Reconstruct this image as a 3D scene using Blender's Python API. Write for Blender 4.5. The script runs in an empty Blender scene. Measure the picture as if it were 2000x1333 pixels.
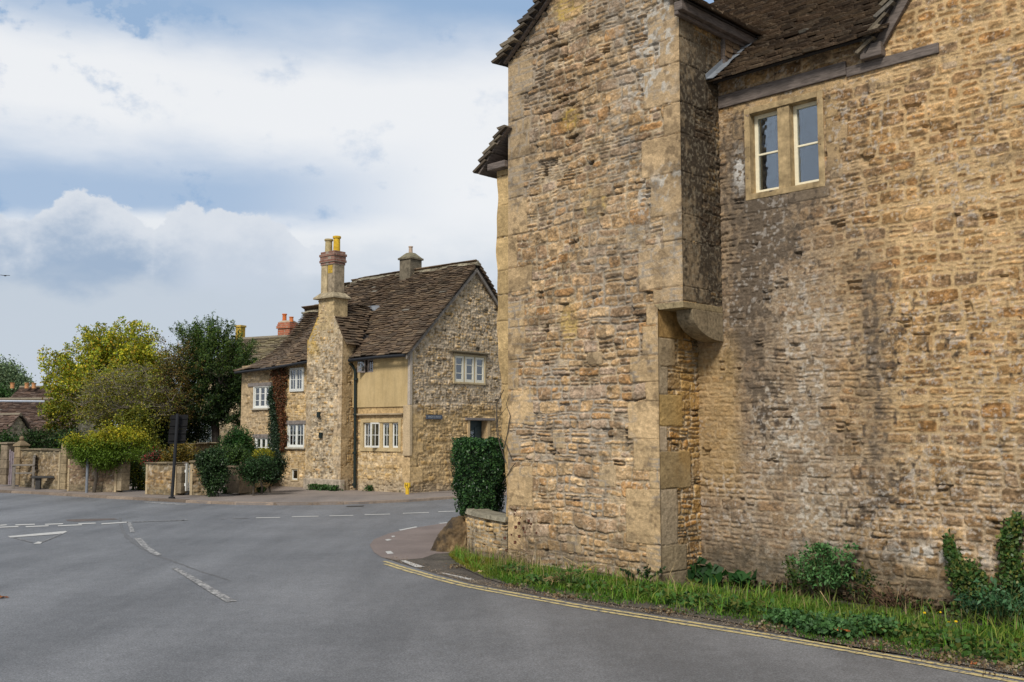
import bpy, bmesh, math, random
import numpy as np
from mathutils import Vector, Matrix, noise as mnoise

# ------------------------------------------------------------------ camera
SC = bpy.context.scene
F = 1950.0; EYE = 1.6; PITCH = math.atan((845 - 666.5) / F)
cam = bpy.data.cameras.new('camera'); camo = bpy.data.objects.new('camera', cam)
SC.collection.objects.link(camo); SC.camera = camo
camo.location = (0, 0, EYE); camo.rotation_euler = (math.pi / 2 + PITCH, 0, 0)
cam.sensor_width = 36; cam.lens = 36 * F / 2000; cam.clip_end = 3000; cam.clip_start = 0.1
# ------------------------------------------------------------------ exposure
SC.view_settings.view_transform = 'Standard'; SC.view_settings.look = 'None'
SC.view_settings.gamma = 1; SC.view_settings.exposure = 0.0
SC.cycles.max_bounces = 6; SC.cycles.transparent_max_bounces = 12
try:
    SC.cycles.use_denoising = True
except Exception: pass
# ------------------------------------------------------------------ sun
SUN_EL, SUN_AZ = math.radians(42), math.radians(199)     # azimuth clockwise from +Y: behind the camera, to its left
sdir = Vector((math.sin(SUN_AZ) * math.cos(SUN_EL), math.cos(SUN_AZ) * math.cos(SUN_EL), math.sin(SUN_EL)))
sl = bpy.data.lights.new('sun', 'SUN'); slo = bpy.data.objects.new('sun', sl); SC.collection.objects.link(slo)
sl.energy = 3.0; sl.angle = math.radians(14); sl.color = (1.0, 0.94, 0.85)
slo.rotation_euler = sdir.to_track_quat('Z', 'Y').to_euler()
# ------------------------------------------------------------------ world
W = bpy.data.worlds.new('World'); SC.world = W; W.use_nodes = True
def world():
    nt = W.node_tree; nd = nt.nodes; ln = nt.links; nd.clear()
    def M(op, a, b=None, c=None, clamp=False):
        n = nd.new('ShaderNodeMath'); n.operation = op; n.use_clamp = clamp
        for i, v in enumerate((a, b, c)):
            if v is None: continue
            if isinstance(v, (int, float)): n.inputs[i].default_value = v
            else: ln.new(v, n.inputs[i])
        return n.outputs[0]
    def SS(x, a, b):
        n = nd.new('ShaderNodeMapRange'); n.interpolation_type = 'SMOOTHSTEP'
        ln.new(x, n.inputs[0]); n.inputs[1].default_value = a; n.inputs[2].default_value = b
        return n.outputs[0]
    def MIX(f, a, b):
        n = nd.new('ShaderNodeMix'); n.data_type = 'RGBA'
        ln.new(f, n.inputs[0])
        for i, v in ((6, a), (7, b)):
            if isinstance(v, tuple): n.inputs[i].default_value = (*v, 1)
            else: ln.new(v, n.inputs[i])
        return n.outputs[2]
    tc = nd.new('ShaderNodeTexCoord'); sx = nd.new('ShaderNodeSeparateXYZ'); ln.new(tc.outputs['Generated'], sx.inputs[0])
    X = M('MULTIPLY', M('ARCTAN2', sx.outputs[0], sx.outputs[1]), 57.2958)
    E = M('MULTIPLY', M('ARCSINE', sx.outputs[2]), 57.2958)
    def NZ(kx, ky, scale, detail, off=0.0, rough=0.55):
        cb = nd.new('ShaderNodeCombineXYZ')
        ln.new(M('MULTIPLY', X, kx), cb.inputs[0]); ln.new(M('MULTIPLY', E, ky), cb.inputs[1]); cb.inputs[2].default_value = off
        n = nd.new('ShaderNodeTexNoise'); n.inputs['Scale'].default_value = scale; n.inputs['Detail'].default_value = detail
        n.inputs['Roughness'].default_value = rough
        ln.new(cb.outputs[0], n.inputs['Vector']); return M('SUBTRACT', n.outputs[0], 0.5)
    n1 = NZ(0.05, 0.16, 1.0, 6, 2.3); n2 = NZ(0.16, 0.30, 1.0, 7, 9.1); n3 = NZ(0.33, 0.4, 1.0, 8, 4.7, 0.6)
    En = M('ADD', E, M('ADD', M('MULTIPLY', n1, 5.0), M('MULTIPLY', n2, 1.6)))
    # whiteness of the high veil
    top = M('SUBTRACT', 1.0, SS(En, 19.5, 24.0))
    high = SS(M('ADD', n1, M('MULTIPLY', n2, .5)), -.12, .2)               # scattered cover higher up
    top = M('MAXIMUM', top, M('MULTIPLY', high, SS(E, 24.0, 34.0)))
    leftb = M('MULTIPLY', M('MULTIPLY', SS(M('ADD', n3, M('MULTIPLY', n2, .8)), -.02, .22), M('SUBTRACT', 1.0, SS(X, -23.0, -17.0))), SS(E, 14.5, 18.5))
    band = M('MULTIPLY', M('MULTIPLY', SS(En, 11.0, 12.6), M('SUBTRACT', 1.0, SS(En, 13.6, 17.0))), M('SUBTRACT', 1.0, SS(X, -17.0, -2.0)))
    wisps = M('MULTIPLY', SS(M('ADD', n3, n2), .10, .34), 0.35)
    blue = M('ADD', M('ADD', M('SUBTRACT', 1.0, top), M('MULTIPLY', leftb, 1.0)), M('ADD', M('MULTIPLY', band, .85), wisps), clamp=True)
    sky = MIX(blue, (0.93, 0.945, 0.965), (0.33, 0.48, 0.70))
    low = M('SUBTRACT', 1.0, SS(En, 6.0, 13.0))
    sky = MIX(low, sky, MIX(SS(M('ADD', n3, n2), -.15, .22), (0.55, 0.63, 0.73), (0.70, 0.745, 0.80)))
    # the cumulus bank
    def dome(c, h, k): return M('SUBTRACT', h, M('MULTIPLY', M('POWER', M('ABSOLUTE', M('SUBTRACT', X, c)), 2.0), k))
    et = None
    for c, h, k in ((-23.1, 12.9, .22), (-21.7, 12.0, .5), (-15.3, 12.5, .16), (-18.2, 12.2, .45), (-27.5, 11.0, .05), (-10.5, 10.8, .25)):
        d = dome(c, h, k); et = d if et is None else M('MAXIMUM', et, d)
    n5 = NZ(0.8, 0.95, 1.0, 9, 1.7, 0.62); et = M('ADD', et, M('ADD', M('MULTIPLY', n3, 3.2), M('MULTIPLY', n5, 1.3)))
    h = M('SUBTRACT', et, E)
    edge = M('SUBTRACT', 1.0, SS(X, -14.0, -6.0))
    cm = M('MULTIPLY', SS(h, 0.0, .32), edge)
    hh = M('ADD', h, M('MULTIPLY', n2, 3.5))
    hh = M('ADD', hh, M('MULTIPLY', n5, 1.5)); dk = M('MULTIPLY', SS(hh, 0.1, 3.4), M('SUBTRACT', 1.0, M('MULTIPLY', SS(X, -20.5, -17.0), .62)))
    ccol = MIX(dk, (0.75, 0.79, 0.85), (0.37, 0.475, 0.63))
    ccol = MIX(SS(M('SUBTRACT', 0.0, M('ADD', E, M('MULTIPLY', n2, 5.0))), -8.6, -7.0), ccol, (0.58, 0.645, 0.73))
    sky = MIX(cm, sky, ccol)
    sky = MIX(SS(M('SUBTRACT', 0.0, E), 0.5, 3.0), sky, (0.2, 0.19, 0.16))
    # unseen sky beside, behind and overhead dimmed to make the light more directional
    unseen_dim = M('MAXIMUM', SS(M('ABSOLUTE', X), 42.0, 80.0), SS(E, 32.0, 55.0)); sky = MIX(unseen_dim, sky, (0.50, 0.54, 0.60))
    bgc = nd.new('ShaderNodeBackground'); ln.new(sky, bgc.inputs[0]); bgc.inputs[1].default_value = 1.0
    st = nd.new('ShaderNodeTexSky'); st.sky_type = 'NISHITA'; st.sun_disc = False
    st.sun_elevation = SUN_EL; st.sun_rotation = SUN_AZ
    bgn = nd.new('ShaderNodeBackground'); ln.new(st.outputs[0], bgn.inputs[0]); bgn.inputs[1].default_value = 0.07
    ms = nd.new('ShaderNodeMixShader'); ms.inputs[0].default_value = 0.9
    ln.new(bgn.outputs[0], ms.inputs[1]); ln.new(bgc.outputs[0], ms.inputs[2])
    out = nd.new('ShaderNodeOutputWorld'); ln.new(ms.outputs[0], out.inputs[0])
world()

# ------------------------------------------------------------------ survey helpers (picture point -> true place)
CAM = np.array([0, 0, EYE]); _fw = np.array([0, math.cos(PITCH), math.sin(PITCH)]); _up = np.array([0, -math.sin(PITCH), math.cos(PITCH)])
def ray(x, y): return np.array([(x - 1000) / F, 0, 0]) + _up * ((666.5 - y) / F) + _fw
def G(x, y, z=0.0):
    d = ray(x, y); return CAM + d * ((z - EYE) / d[2])
def AT(x, y, Y):
    d = ray(x, y); return CAM + d * (Y / d[1])

# ------------------------------------------------------------------ object helpers
def tag(o, label=None, cat=None, group=None, kind=None):
    for k, v in (('label', label), ('category', cat), ('group', group), ('kind', kind)):
        if v: o[k] = v
    return o
def empty(name, loc, label, cat, group=None):
    o = bpy.data.objects.new(name, None); SC.collection.objects.link(o); o.location = [float(v) for v in loc]
    o.empty_display_size = .2
    return tag(o, label, cat, group)
def link(name, me, mat, parent=None, smooth=False, bev=0):
    o = bpy.data.objects.new(name, me); SC.collection.objects.link(o)
    if mat: me.materials.append(mat)
    if parent is not None:
        o.parent = parent
        root = parent; off = Vector((0, 0, 0))
        while root is not None: off += Vector(root.location); root = root.parent
        me.transform(Matrix.Translation(-off))
    if smooth: me.polygons.foreach_set('use_smooth', [True] * len(me.polygons))
    if bev:
        m = o.modifiers.new('bevel', 'BEVEL'); m.width = bev; m.segments = 2; m.limit_method = 'ANGLE'
    return o
def npmesh(name, V, Fq, col=None):
    me = bpy.data.meshes.new(name); n = len(V); m, k = Fq.shape
    me.vertices.add(n); me.vertices.foreach_set('co', np.ascontiguousarray(V, dtype=np.float32).ravel())
    me.loops.add(m * k); me.loops.foreach_set('vertex_index', np.ascontiguousarray(Fq, dtype=np.int32).ravel())
    me.polygons.add(m); me.polygons.foreach_set('loop_start', np.arange(0, m * k, k, dtype=np.int32))
    me.update(calc_edges=True)
    if col is not None:
        a = me.color_attributes.new(name='Col', type='FLOAT_COLOR', domain='POINT')
        c = np.ones((n, 4), dtype=np.float32); c[:, :3] = np.clip(col, 0, 1); a.data.foreach_set('color', c.ravel())
    return me
class Fr:
    """wall frame: u along, z up, d outward"""
    def __init__(s, O, ux, n):
        s.O = np.array(O, float); s.ux = np.array(ux, float); s.n = np.array(n, float); s.k = np.array([0, 0, 1.])
    def p(s, u, z, d=0): return s.O + s.ux * u + s.k * z + s.n * d
    def loc(s, x, y, d=0):
        r = ray(x, y); P0 = s.O + s.n * d; q = CAM + r * (np.dot(P0 - CAM, s.n) / np.dot(r, s.n)); q = q - s.O
        return float(q @ s.ux), float(q[2])
class MB:
    def __init__(s): s.v = []; s.f = []; s.c = []
    def add(s, vs, fs, col=(1, 1, 1)):
        b = len(s.v); s.v += [tuple(map(float, v)) for v in vs]; s.f += [tuple(i + b for i in f) for f in fs]; s.c += [col] * len(vs)
    def hexa(s, P, col=(1, 1, 1)):   # 8 points: bottom 4, top 4
        s.add(P, [(0, 3, 2, 1), (4, 5, 6, 7), (0, 1, 5, 4), (1, 2, 6, 5), (2, 3, 7, 6), (3, 0, 4, 7)], col)
    def box(s, fr, u0, u1, z0, z1, d0, d1, col=(1, 1, 1)):
        s.hexa([fr.p(u0, z0, d0), fr.p(u1, z0, d0), fr.p(u1, z0, d1), fr.p(u0, z0, d1),
                fr.p(u0, z1, d0), fr.p(u1, z1, d0), fr.p(u1, z1, d1), fr.p(u0, z1, d1)], col)
    def prism(s, A, B, col=(1, 1, 1)):
        n = len(A); s.add(list(A) + list(B), [tuple(range(n))[::-1], tuple(range(n, 2 * n))] + [(i, (i + 1) % n, (i + 1) % n + n, i + n) for i in range(n)], col)
    def tube(s, pts, rs, seg=6, col=(1, 1, 1)):
        pts = [Vector([float(c) for c in p]) for p in pts]; n = len(pts); vs = []; fs = []
        if not hasattr(rs, '__len__'): rs = [rs] * n
        for i, p in enumerate(pts):
            t = (pts[min(i + 1, n - 1)] - pts[max(i - 1, 0)]);
            if t.length < 1e-6: t = Vector((0, 0, 1))
            t.normalize(); a = t.cross(Vector((0, 0, 1)) if abs(t.z) < .9 else Vector((1, 0, 0))).normalized(); b = t.cross(a)
            for j in range(seg):
                w = 2 * math.pi * j / seg; vs.append(p + (a * math.cos(w) + b * math.sin(w)) * rs[i])
        for i in range(n - 1):
            for j in range(seg):
                k = (j + 1) % seg; fs.append((i * seg + j, i * seg + k, (i + 1) * seg + k, (i + 1) * seg + j))
        fs.append(tuple(range(seg))[::-1]); fs.append(tuple((n - 1) * seg + j for j in range(seg)))
        s.add(vs, fs, col)
    def lathe(s, base, prof, seg=20, col=(1, 1, 1)):
        vs = []; fs = []; n = len(prof)
        for r, z in prof:
            for j in range(seg):
                w = 2 * math.pi * j / seg; vs.append((base[0] + r * math.cos(w), base[1] + r * math.sin(w), base[2] + z))
        for i in range(n - 1):
            for j in range(seg):
                k = (j + 1) % seg; fs.append((i * seg + j, i * seg + k, (i + 1) * seg + k, (i + 1) * seg + j))
        fs.append(tuple(range(seg))[::-1]); fs.append(tuple((n - 1) * seg + j for j in range(seg)))
        s.add(vs, fs, col)
    def build(s, name, mat, parent=None, bev=0, smooth=False):
        me = bpy.data.meshes.new(name); me.from_pydata(s.v, [], s.f)
        a = me.color_attributes.new(name='Col', type='FLOAT_COLOR', domain='POINT')
        c = np.ones((len(s.v), 4), dtype=np.float32); c[:, :3] = np.array(s.c).reshape(-1, 3); a.data.foreach_set('color', c.ravel())
        bm = bmesh.new(); bm.from_mesh(me); bmesh.ops.recalc_face_normals(bm, faces=bm.faces); bm.to_mesh(me); bm.free()
        return link(name, me, mat, parent, smooth, bev)

# ------------------------------------------------------------------ numpy noise
def h3(i, j, s):
    i = i.astype(np.int64) if hasattr(i, 'astype') else np.int64(i); j = j.astype(np.int64) if hasattr(j, 'astype') else np.int64(j)
    x = (i * 374761393 + j * 668265263 + int(s) * 1442695041) & 0xFFFFFFFF
    x = ((x ^ (x >> 13)) * 1274126177) & 0xFFFFFFFF; x = ((x ^ (x >> 16)) * 2246822519) & 0xFFFFFFFF
    return ((x ^ (x >> 15)) & 0xFFFFFF) / float(0x1000000)
def vn(x, y, s):
    i = np.floor(x); j = np.floor(y); fx = x - i; fy = y - j; fx = fx * fx * (3 - 2 * fx); fy = fy * fy * (3 - 2 * fy)
    a = h3(i, j, s); b = h3(i + 1, j, s); c = h3(i, j + 1, s); d = h3(i + 1, j + 1, s)
    return (a + (b - a) * fx) * (1 - fy) + (c + (d - c) * fx) * fy
def fbm(x, y, s, o=4, g=.5):
    t = 0; a = 1; n = 0
    for k in range(o): t = t + a * vn(x * 2 ** k, y * 2 ** k, s + 17 * k); n += a; a *= g
    return t / n
def ss(x, a, b):
    t = np.clip((x - a) / (b - a), 0, 1); return t * t * (3 - 2 * t)

# ------------------------------------------------------------------ materials
MT = {}
def mat(name, build):
    if name not in MT:
        m = bpy.data.materials.new(name); m.use_nodes = True; nt = m.node_tree; nt.nodes.clear()
        out = nt.nodes.new('ShaderNodeOutputMaterial'); b = nt.nodes.new('ShaderNodeBsdfPrincipled'); nt.links.new(b.outputs[0], out.inputs[0])
        build(nt, b); MT[name] = m
    return MT[name]
def _noise(nt, scale, detail=5, rough=.6, co=None, stretch=None):
    if co is None: co = nt.nodes.new('ShaderNodeTexCoord').outputs['Object']
    if stretch:
        mp = nt.nodes.new('ShaderNodeMapping'); mp.inputs['Scale'].default_value = stretch; nt.links.new(co, mp.inputs[0]); co = mp.outputs[0]
    n = nt.nodes.new('ShaderNodeTexNoise'); n.inputs['Scale'].default_value = scale; n.inputs['Detail'].default_value = detail
    n.inputs['Roughness'].default_value = rough; nt.links.new(co, n.inputs['Vector']); return n.outputs[0]
def _ramp(nt, src, stops):
    r = nt.nodes.new('ShaderNodeValToRGB'); nt.links.new(src, r.inputs[0])
    while len(r.color_ramp.elements) < len(stops): r.color_ramp.elements.new(.5)
    for e, (p, c) in zip(r.color_ramp.elements, stops):
        e.position = p; e.color = (*c, 1) if hasattr(c, '__len__') else (c, c, c, 1)
    return r.outputs[0]
def _mul(nt, a, b, f=1.0, mode='MULTIPLY'):
    m = nt.nodes.new('ShaderNodeMix'); m.data_type = 'RGBA'; m.blend_type = mode; 
    if isinstance(f, (int, float)): m.inputs[0].default_value = f
    else: nt.links.new(f, m.inputs[0])
    for i, v in ((6, a), (7, b)):
        if isinstance(v, tuple): m.inputs[i].default_value = (*v, 1)
        else: nt.links.new(v, m.inputs[i])
    return m.outputs[2]
def _bump(nt, b, h, strength, dist):
    n = nt.nodes.new('ShaderNodeBump'); n.inputs['Strength'].default_value = strength; n.inputs['Distance'].default_value = dist
    nt.links.new(h, n.inputs['Height']); nt.links.new(n.outputs[0], b.inputs['Normal'])
def _attr(nt):
    a = nt.nodes.new('ShaderNodeAttribute'); a.attribute_name = 'Col'; return a.outputs['Color']
def m_vcol(name, scale=40, var=.35, bump=.5, dist=.006, rough=.9, spec=.25, coarse=9):
    def f(nt, b):
        n1 = _noise(nt, scale, 6, .7); n2 = _noise(nt, coarse, 4)
        c = _mul(nt, _attr(nt), _ramp(nt, n1, [(.3, 1 - var), (.7, 1 + var * .9)]))
        c = _mul(nt, c, _ramp(nt, n2, [(.3, .84), (.7, 1.16)]))
        nt.links.new(c, b.inputs['Base Color']); b.inputs['Roughness'].default_value = rough
        b.inputs['Specular IOR Level'].default_value = spec
        if bump: _bump(nt, b, n1, bump, dist)
    return mat(name, f)
def m_plain(name, col, rough=.6, scale=20, var=.2, bump=.2, dist=.003, metal=0, stretch=None, spec=.4):
    def f(nt, b):
        n = _noise(nt, scale, 5, .6, stretch=stretch)
        nt.links.new(_mul(nt, col, _ramp(nt, n, [(.3, 1 - var), (.7, 1 + var)])), b.inputs['Base Color'])
        b.inputs['Roughness'].default_value = rough; b.inputs['Metallic'].default_value = metal; b.inputs['Specular IOR Level'].default_value = spec
        if bump: _bump(nt, b, n, bump, dist)
    return mat(name, f)
STONE = m_vcol('rubble_stone', 95, .36, .9, .006, .93, .12, 23)
STONEF = m_vcol('far_rubble_stone', 14, .42, .7, .02, .93, .15, 3)
ASHLAR = m_vcol('dressed_stone', 30, .26, .6, .006, .92, .15, 4)
TILE = m_vcol('stone_slate', 26, .42, .8, .008, .9, .2, 7)
WOOD = m_plain('weathered_oak', (.15, .122, .105), .85, 9, .45, .6, .006, stretch=(1, 1, 7))
PAINT = m_plain('cream_paint', (.86, .79, .58), .55, 30, .08, .15, .002)
WHITE = m_plain('white_paint', (.72, .73, .69), .55, 30, .08, .1, .002)
LEAD = m_plain('lead_sheet', (.20, .22, .245), .55, 12, .25, .3, .004, spec=.5)
BLACKM = m_plain('black_paint', (.016, .017, .02), .5, 20, .2, .1)
PIPE = m_plain('dark_green_iron', (.012, .022, .02), .5, 20, .2, .1)
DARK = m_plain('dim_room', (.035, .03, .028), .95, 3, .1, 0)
CURT = m_plain('curtain_cloth', (.60, .64, .68), .9, 6, .15, .3, .02, stretch=(14, 14, .4))
def _glass(nt, b):
    t = nt.nodes.new('ShaderNodeBsdfTransparent'); g = nt.nodes.new('ShaderNodeBsdfGlossy'); g.inputs['Roughness'].default_value = .03
    g.inputs['Color'].default_value = (.9, .95, 1, 1); t.inputs[0].default_value = (.80, .86, .9, 1)
    fr = nt.nodes.new('ShaderNodeFresnel'); fr.inputs[0].default_value = 1.7
    nb = nt.nodes.new('ShaderNodeBump'); nb.inputs['Strength'].default_value = .15; nb.inputs['Distance'].default_value = .02
    nt.links.new(_noise(nt, 5, 2), nb.inputs['Height']); nt.links.new(nb.outputs[0], g.inputs['Normal'])
    ad = nt.nodes.new('ShaderNodeMath'); ad.operation = 'ADD'; ad.use_clamp = True; ad.inputs[1].default_value = .16; nt.links.new(fr.outputs[0], ad.inputs[0]); m = nt.nodes.new('ShaderNodeMixShader'); nt.links.new(ad.outputs[0], m.inputs[0]); nt.links.new(t.outputs[0], m.inputs[1]); nt.links.new(g.outputs[0], m.inputs[2])
    out = [n for n in nt.nodes if n.type == 'OUTPUT_MATERIAL'][0]; nt.links.new(m.outputs[0], out.inputs[0]); nt.nodes.remove(b)
GLASS = mat('window_glass', _glass)
def leafmat(name, trans=.25, rough=.55):
    def f(nt, b):
        c = _attr(nt); nt.links.new(c, b.inputs['Base Color']); b.inputs['Roughness'].default_value = rough; b.inputs['Specular IOR Level'].default_value = .3
        t = nt.nodes.new('ShaderNodeBsdfTranslucent'); nt.links.new(c, t.inputs[0]); m = nt.nodes.new('ShaderNodeMixShader'); m.inputs[0].default_value = trans
        out = [n for n in nt.nodes if n.type == 'OUTPUT_MATERIAL'][0]
        nt.links.new(b.outputs[0], m.inputs[1]); nt.links.new(t.outputs[0], m.inputs[2]); nt.links.new(m.outputs[0], out.inputs[0])
    return mat(name, f)
LEAF = leafmat('leaf'); BARK = m_plain('bark', (.075, .062, .048), .95, 14, .4, .6, .01)
GLOSSLEAF = leafmat('glossy_leaf', .12, .35)
DRY = m_vcol('dry_stalk', 30, .3, 0)

# ------------------------------------------------------------------ rubble masonry relief
def masonry(U, V, seed, rh=(.10, .24), cw=(.16, .5), warp=.03, q1=.25, q2=.68):
    """irregular coursed rubble: returns rounded distance to the joint, three random numbers per stone, and the stone's cell position"""
    Uw = U + warp * 2.2 * (fbm(U * 3, V * 3, seed + 1, 3) - .5) + .014 * (vn(U * 38, V * 38, seed + 3) - .5)
    Vw = V + warp * 1.8 * (fbm(U * 2.2, V * 3.5, seed + 2, 3) - .5) + .012 * (vn(U * 34, V * 40, seed + 4) - .5) + .05 * (vn(U * .5, V * .5, seed + 9) - .5)
    rng = np.random.RandomState(seed); v0, v1 = V.min() - .4, V.max() + .4; u0, u1 = U.min() - .6, U.max() + .6
    rb = [v0]
    while rb[-1] < v1: rb.append(rb[-1] + rng.uniform(*rh))
    rb = np.array(rb); row = np.clip(np.searchsorted(rb, Vw) - 1, 0, len(rb) - 2)
    c0 = np.zeros_like(U); c1 = np.zeros_like(U); col = np.zeros(U.shape, np.int64)
    for r in range(len(rb) - 1):
        m = row == r
        if not m.any(): 
            continue
        n = int((u1 - u0) / cw[0]) + 3; jb = u0 - rng.uniform(0, .3) + np.concatenate([[0], np.cumsum(rng.uniform(cw[0], cw[1], n))])
        k = np.clip(np.searchsorted(jb, Uw[m]) - 1, 0, n - 1); col[m] = k; c0[m] = jb[k]; c1[m] = jb[k + 1]
    r0 = rb[row]; r1 = rb[row + 1]; lean = (h3(row, col, seed + 21) - .5) * .25
    fy = (Vw - r0) / (r1 - r0) + lean * ((Uw - c0) / (c1 - c0) - .5)
    q = h3(row, col, seed + 31); f1 = .34 + .32 * h3(row, col, seed + 32); g1 = .26 + .14 * h3(row, col, seed + 33); g2 = .6 + .14 * h3(row, col, seed + 34)
    H = r1 - r0
    lo = np.where(q < q1, 0, np.where(q < q2, np.where(fy < f1, 0, f1), np.where(fy < g1, 0, np.where(fy < g2, g1, g2))))
    hi = np.where(q < q1, 1, np.where(q < q2, np.where(fy < f1, f1, 1), np.where(fy < g1, g1, np.where(fy < g2, g2, 1))))
    lay = np.round(lo * 97).astype(np.int64)
    sp = (h3(row * 7 + lay, col, seed + 41) < .42) & (q >= q1) & ((c1 - c0) > cw[0] * 1.25)
    gx = c0 + (c1 - c0) * (.3 + .4 * h3(row * 7 + lay, col, seed + 42))
    side = (Uw > gx); a0 = np.where(sp & side, gx, c0); a1 = np.where(sp & ~side, gx, c1)
    du = np.minimum(Uw - a0, a1 - Uw); dv = np.minimum(fy - lo, hi - fy) * H
    du = np.maximum(du, 0); dv = np.maximum(dv, 0)
    d = du + dv - np.sqrt(du * du + dv * dv)
    ident = col * 3 + np.where(sp & side, 1, 0); ir = row * 131 + lay
    return d, h3(ir, ident, seed + 51), h3(ir, ident, seed + 52), h3(ir, ident, seed + 53), (Uw - a0) / np.maximum(a1 - a0, .01), (fy - lo) / np.maximum(hi - lo, .01)
PAL = np.array([(.47, .305, .125), (.40, .265, .12), (.33, .235, .135), (.41, .225, .075), (.54, .385, .185), (.34, .265, .175), (.44, .295, .13), (.28, .185, .095)])
def relief(name, fr, u0, u1, z0, z1, step, seed, mat_, parent, inside=None, holes=(), blocks=(), mortar=(.52, .43, .30), depth=.03,
           stain=None, edges=(), rh=(.10, .24), cw=(.16, .5), bcol=(.52, .41, .25), pal=PAL, flush=.25, warp=.03, rough=1.0, joint=.008, skew=None, q1=.25, q2=.68, pv_=.75, wk=.6, gp_=.14):
    nu = int(round((u1 - u0) / step)) + 1; nz = int(round((z1 - z0) / step)) + 1
    U, V = np.meshgrid(np.linspace(u0, u1, nu), np.linspace(z0, z1, nz))
    d, r1, r2, r3, su, sv = masonry(U, V, seed, rh, cw, warp, q1, q2)
    kf = 1.0 if step < .015 else .42
    big = fbm(U * .9 + 5, V * .9, seed + 60, 3); mid = fbm(U * 5, V * 7, seed + 61, 4); chip = fbm(U * kf * 24, V * kf * 30, seed + 69, 3, .65); spk = fbm(U * kf * 44, V * kf * 50, seed + 73, 2, .7); fine = fbm(U * 30, V * 42, seed + 62, 3)
    j = joint * (.5 + 1.0 * fbm(U * 4, V * 4, seed + 63, 2))
    S = ss(d, j * .45, j * .45 + .008 + .006 * mid)                 # 1 on the stone, 0 in the joint
    fl = np.clip(flush + 1.4 * (fbm(U * 1.3, V * 1.3 + 9, seed + 64, 3) - .5), 0, 1)
    hm = -depth * (1 - .75 * fl) - .006 * mid - .012 * (fine - .5)
    hs = -depth * .45 * r1 + .012 * (su - .5) * (r2 - .5) * 2 + .010 * (sv - .5) * (r3 - .5) * 2 + rough * (.010 * (mid - .5) + .006 * (fine - .5) + .022 * (chip - .5) + .008 * (spk - .5))
    # bedding lines within the stones
    hs = hs - rough * .003 * ss(vn(U * 9, V * 75, seed + 66), .70, .9)
    gap = (h3(np.floor(U / .17), np.floor(V / .11), seed + 67) < gp_) * (1 - S) * ss(vn(U * 7, V * 9, seed + 68), .40, .62)
    h = hm * (1 - S) + np.minimum(hs, .004) * S - gap * .035
    pidx = np.clip((r1 * .6 + r2 * .4) * len(pal), 0, len(pal) - 1).astype(int); C = pal[(h3(pidx * 0 + (r1 * 9999).astype(np.int64), (r2 * 9999).astype(np.int64), seed) * len(pal)).astype(int)]
    mean = np.mean(pal, axis=0); C = mean + (C - mean) * pv_; mot = fbm(U * 11 + 3, V * 15, seed + 65, 4, .62)
    C = C * (.86 + .28 * r3)[..., None] * (.66 + .70 * mid)[..., None] * (.80 + .40 * fine)[..., None] * (.50 + 1.0 * mot)[..., None] * (.66 + .68 * chip)[..., None] * (.62 + .76 * spk)[..., None]
    mo = np.array(mortar) * (.70 + .60 * mid)[..., None] * (.72 + .56 * chip)[..., None] * (.75 + .5 * spk)[..., None]
    C = mo * (1 - S)[..., None] + C * S[..., None]
    wz = fbm(U * 8 + 31, V * 9, seed + 72, 5, .68); C = C * (1 - .55 * wk * ss(wz, .53, .66))[..., None]; C = C * (1 + .30 * wk * ss(wz, .46, .36))[..., None]
    fl_ = ss(fbm(U * kf * 30 + 7, V * kf * 34, seed + 74, 3, .7), .64, .72) * .55; C = C * (1 - fl_)[..., None] + np.array((.60, .53, .43)) * fl_[..., None]
    C = C * (1 - .6 * gap)[..., None]
    for b in blocks:
        a0, b0, a1, b1 = b[:4]; bc = np.array(b[4] if len(b) > 4 else bcol)
        wob = .034 * (fbm(U * 7, V * 7, seed + 70, 3) - .5) if step < .012 else .012 * (vn(U * 9, V * 9, seed + 70) - .5)
        bx = np.minimum(U - a0, a1 - U) + wob; by = np.minimum(V - b0, b1 - V) + wob
        m = (bx > 0) & (by > 0); dd = np.maximum(bx, 0) + np.maximum(by, 0) - np.hypot(np.maximum(bx, 0), np.maximum(by, 0))
        k = ss(dd, .002, .010)
        rr = h3(np.full(U.shape, int(a0 * 1000)), np.full(U.shape, int(b0 * 1000)), seed)
        hb = -.003 - .006 * rr + .009 * (mid - .5) + .008 * (chip - .5) + .0014 * np.sin((U * (rr - .35) * 2.2 + V) * 170 + 16 * mid + 9 * chip) * ss(rr, .3, .7)
        hb = hb * k - .016 * (1 - k)
        cb = bc * .98 * (.84 + .28 * rr)[..., None] * (.72 + .56 * mid)[..., None] * (.84 + .32 * fine)[..., None] * (.78 + .44 * chip)[..., None] * np.array((1, .96, .92))
        cb = cb * (.62 + .38 * k)[..., None]
        h = np.where(m, hb, h); C = np.where(m[..., None], cb, C)
    if stain: C, h = stain(U, V, C, h, seed, S, r1, r2)
    for e in edges:                       # keep the arris crisp where two faces meet
        dist = e(U, V); h = h * ss(dist, -.001, .02)
    keep = np.ones((nz - 1, nu - 1), bool); cu = .25 * (U[:-1, :-1] + U[1:, :-1] + U[:-1, 1:] + U[1:, 1:]); cv = .25 * (V[:-1, :-1] + V[1:, :-1] + V[:-1, 1:] + V[1:, 1:])
    if inside is not None: keep &= inside(cu, cv)
    for (a, b_, c_, d_) in holes: keep &= ~((cu > a) & (cu < c_) & (cv > b_) & (cv < d_))
    UU = U if skew is None else skew(U, V)
    if hasattr(fr, 'path'):
        x, y, nx, ny = fr.path(UU); P = np.stack([x + nx * h, y + ny * h, V if skew is None else V], -1)
        if hasattr(fr, 'top'): P[..., 2] = V * fr.top(UU) / z1
    else: P = fr.O + UU[..., None] * fr.ux + V[..., None] * fr.k + h[..., None] * fr.n
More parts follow.
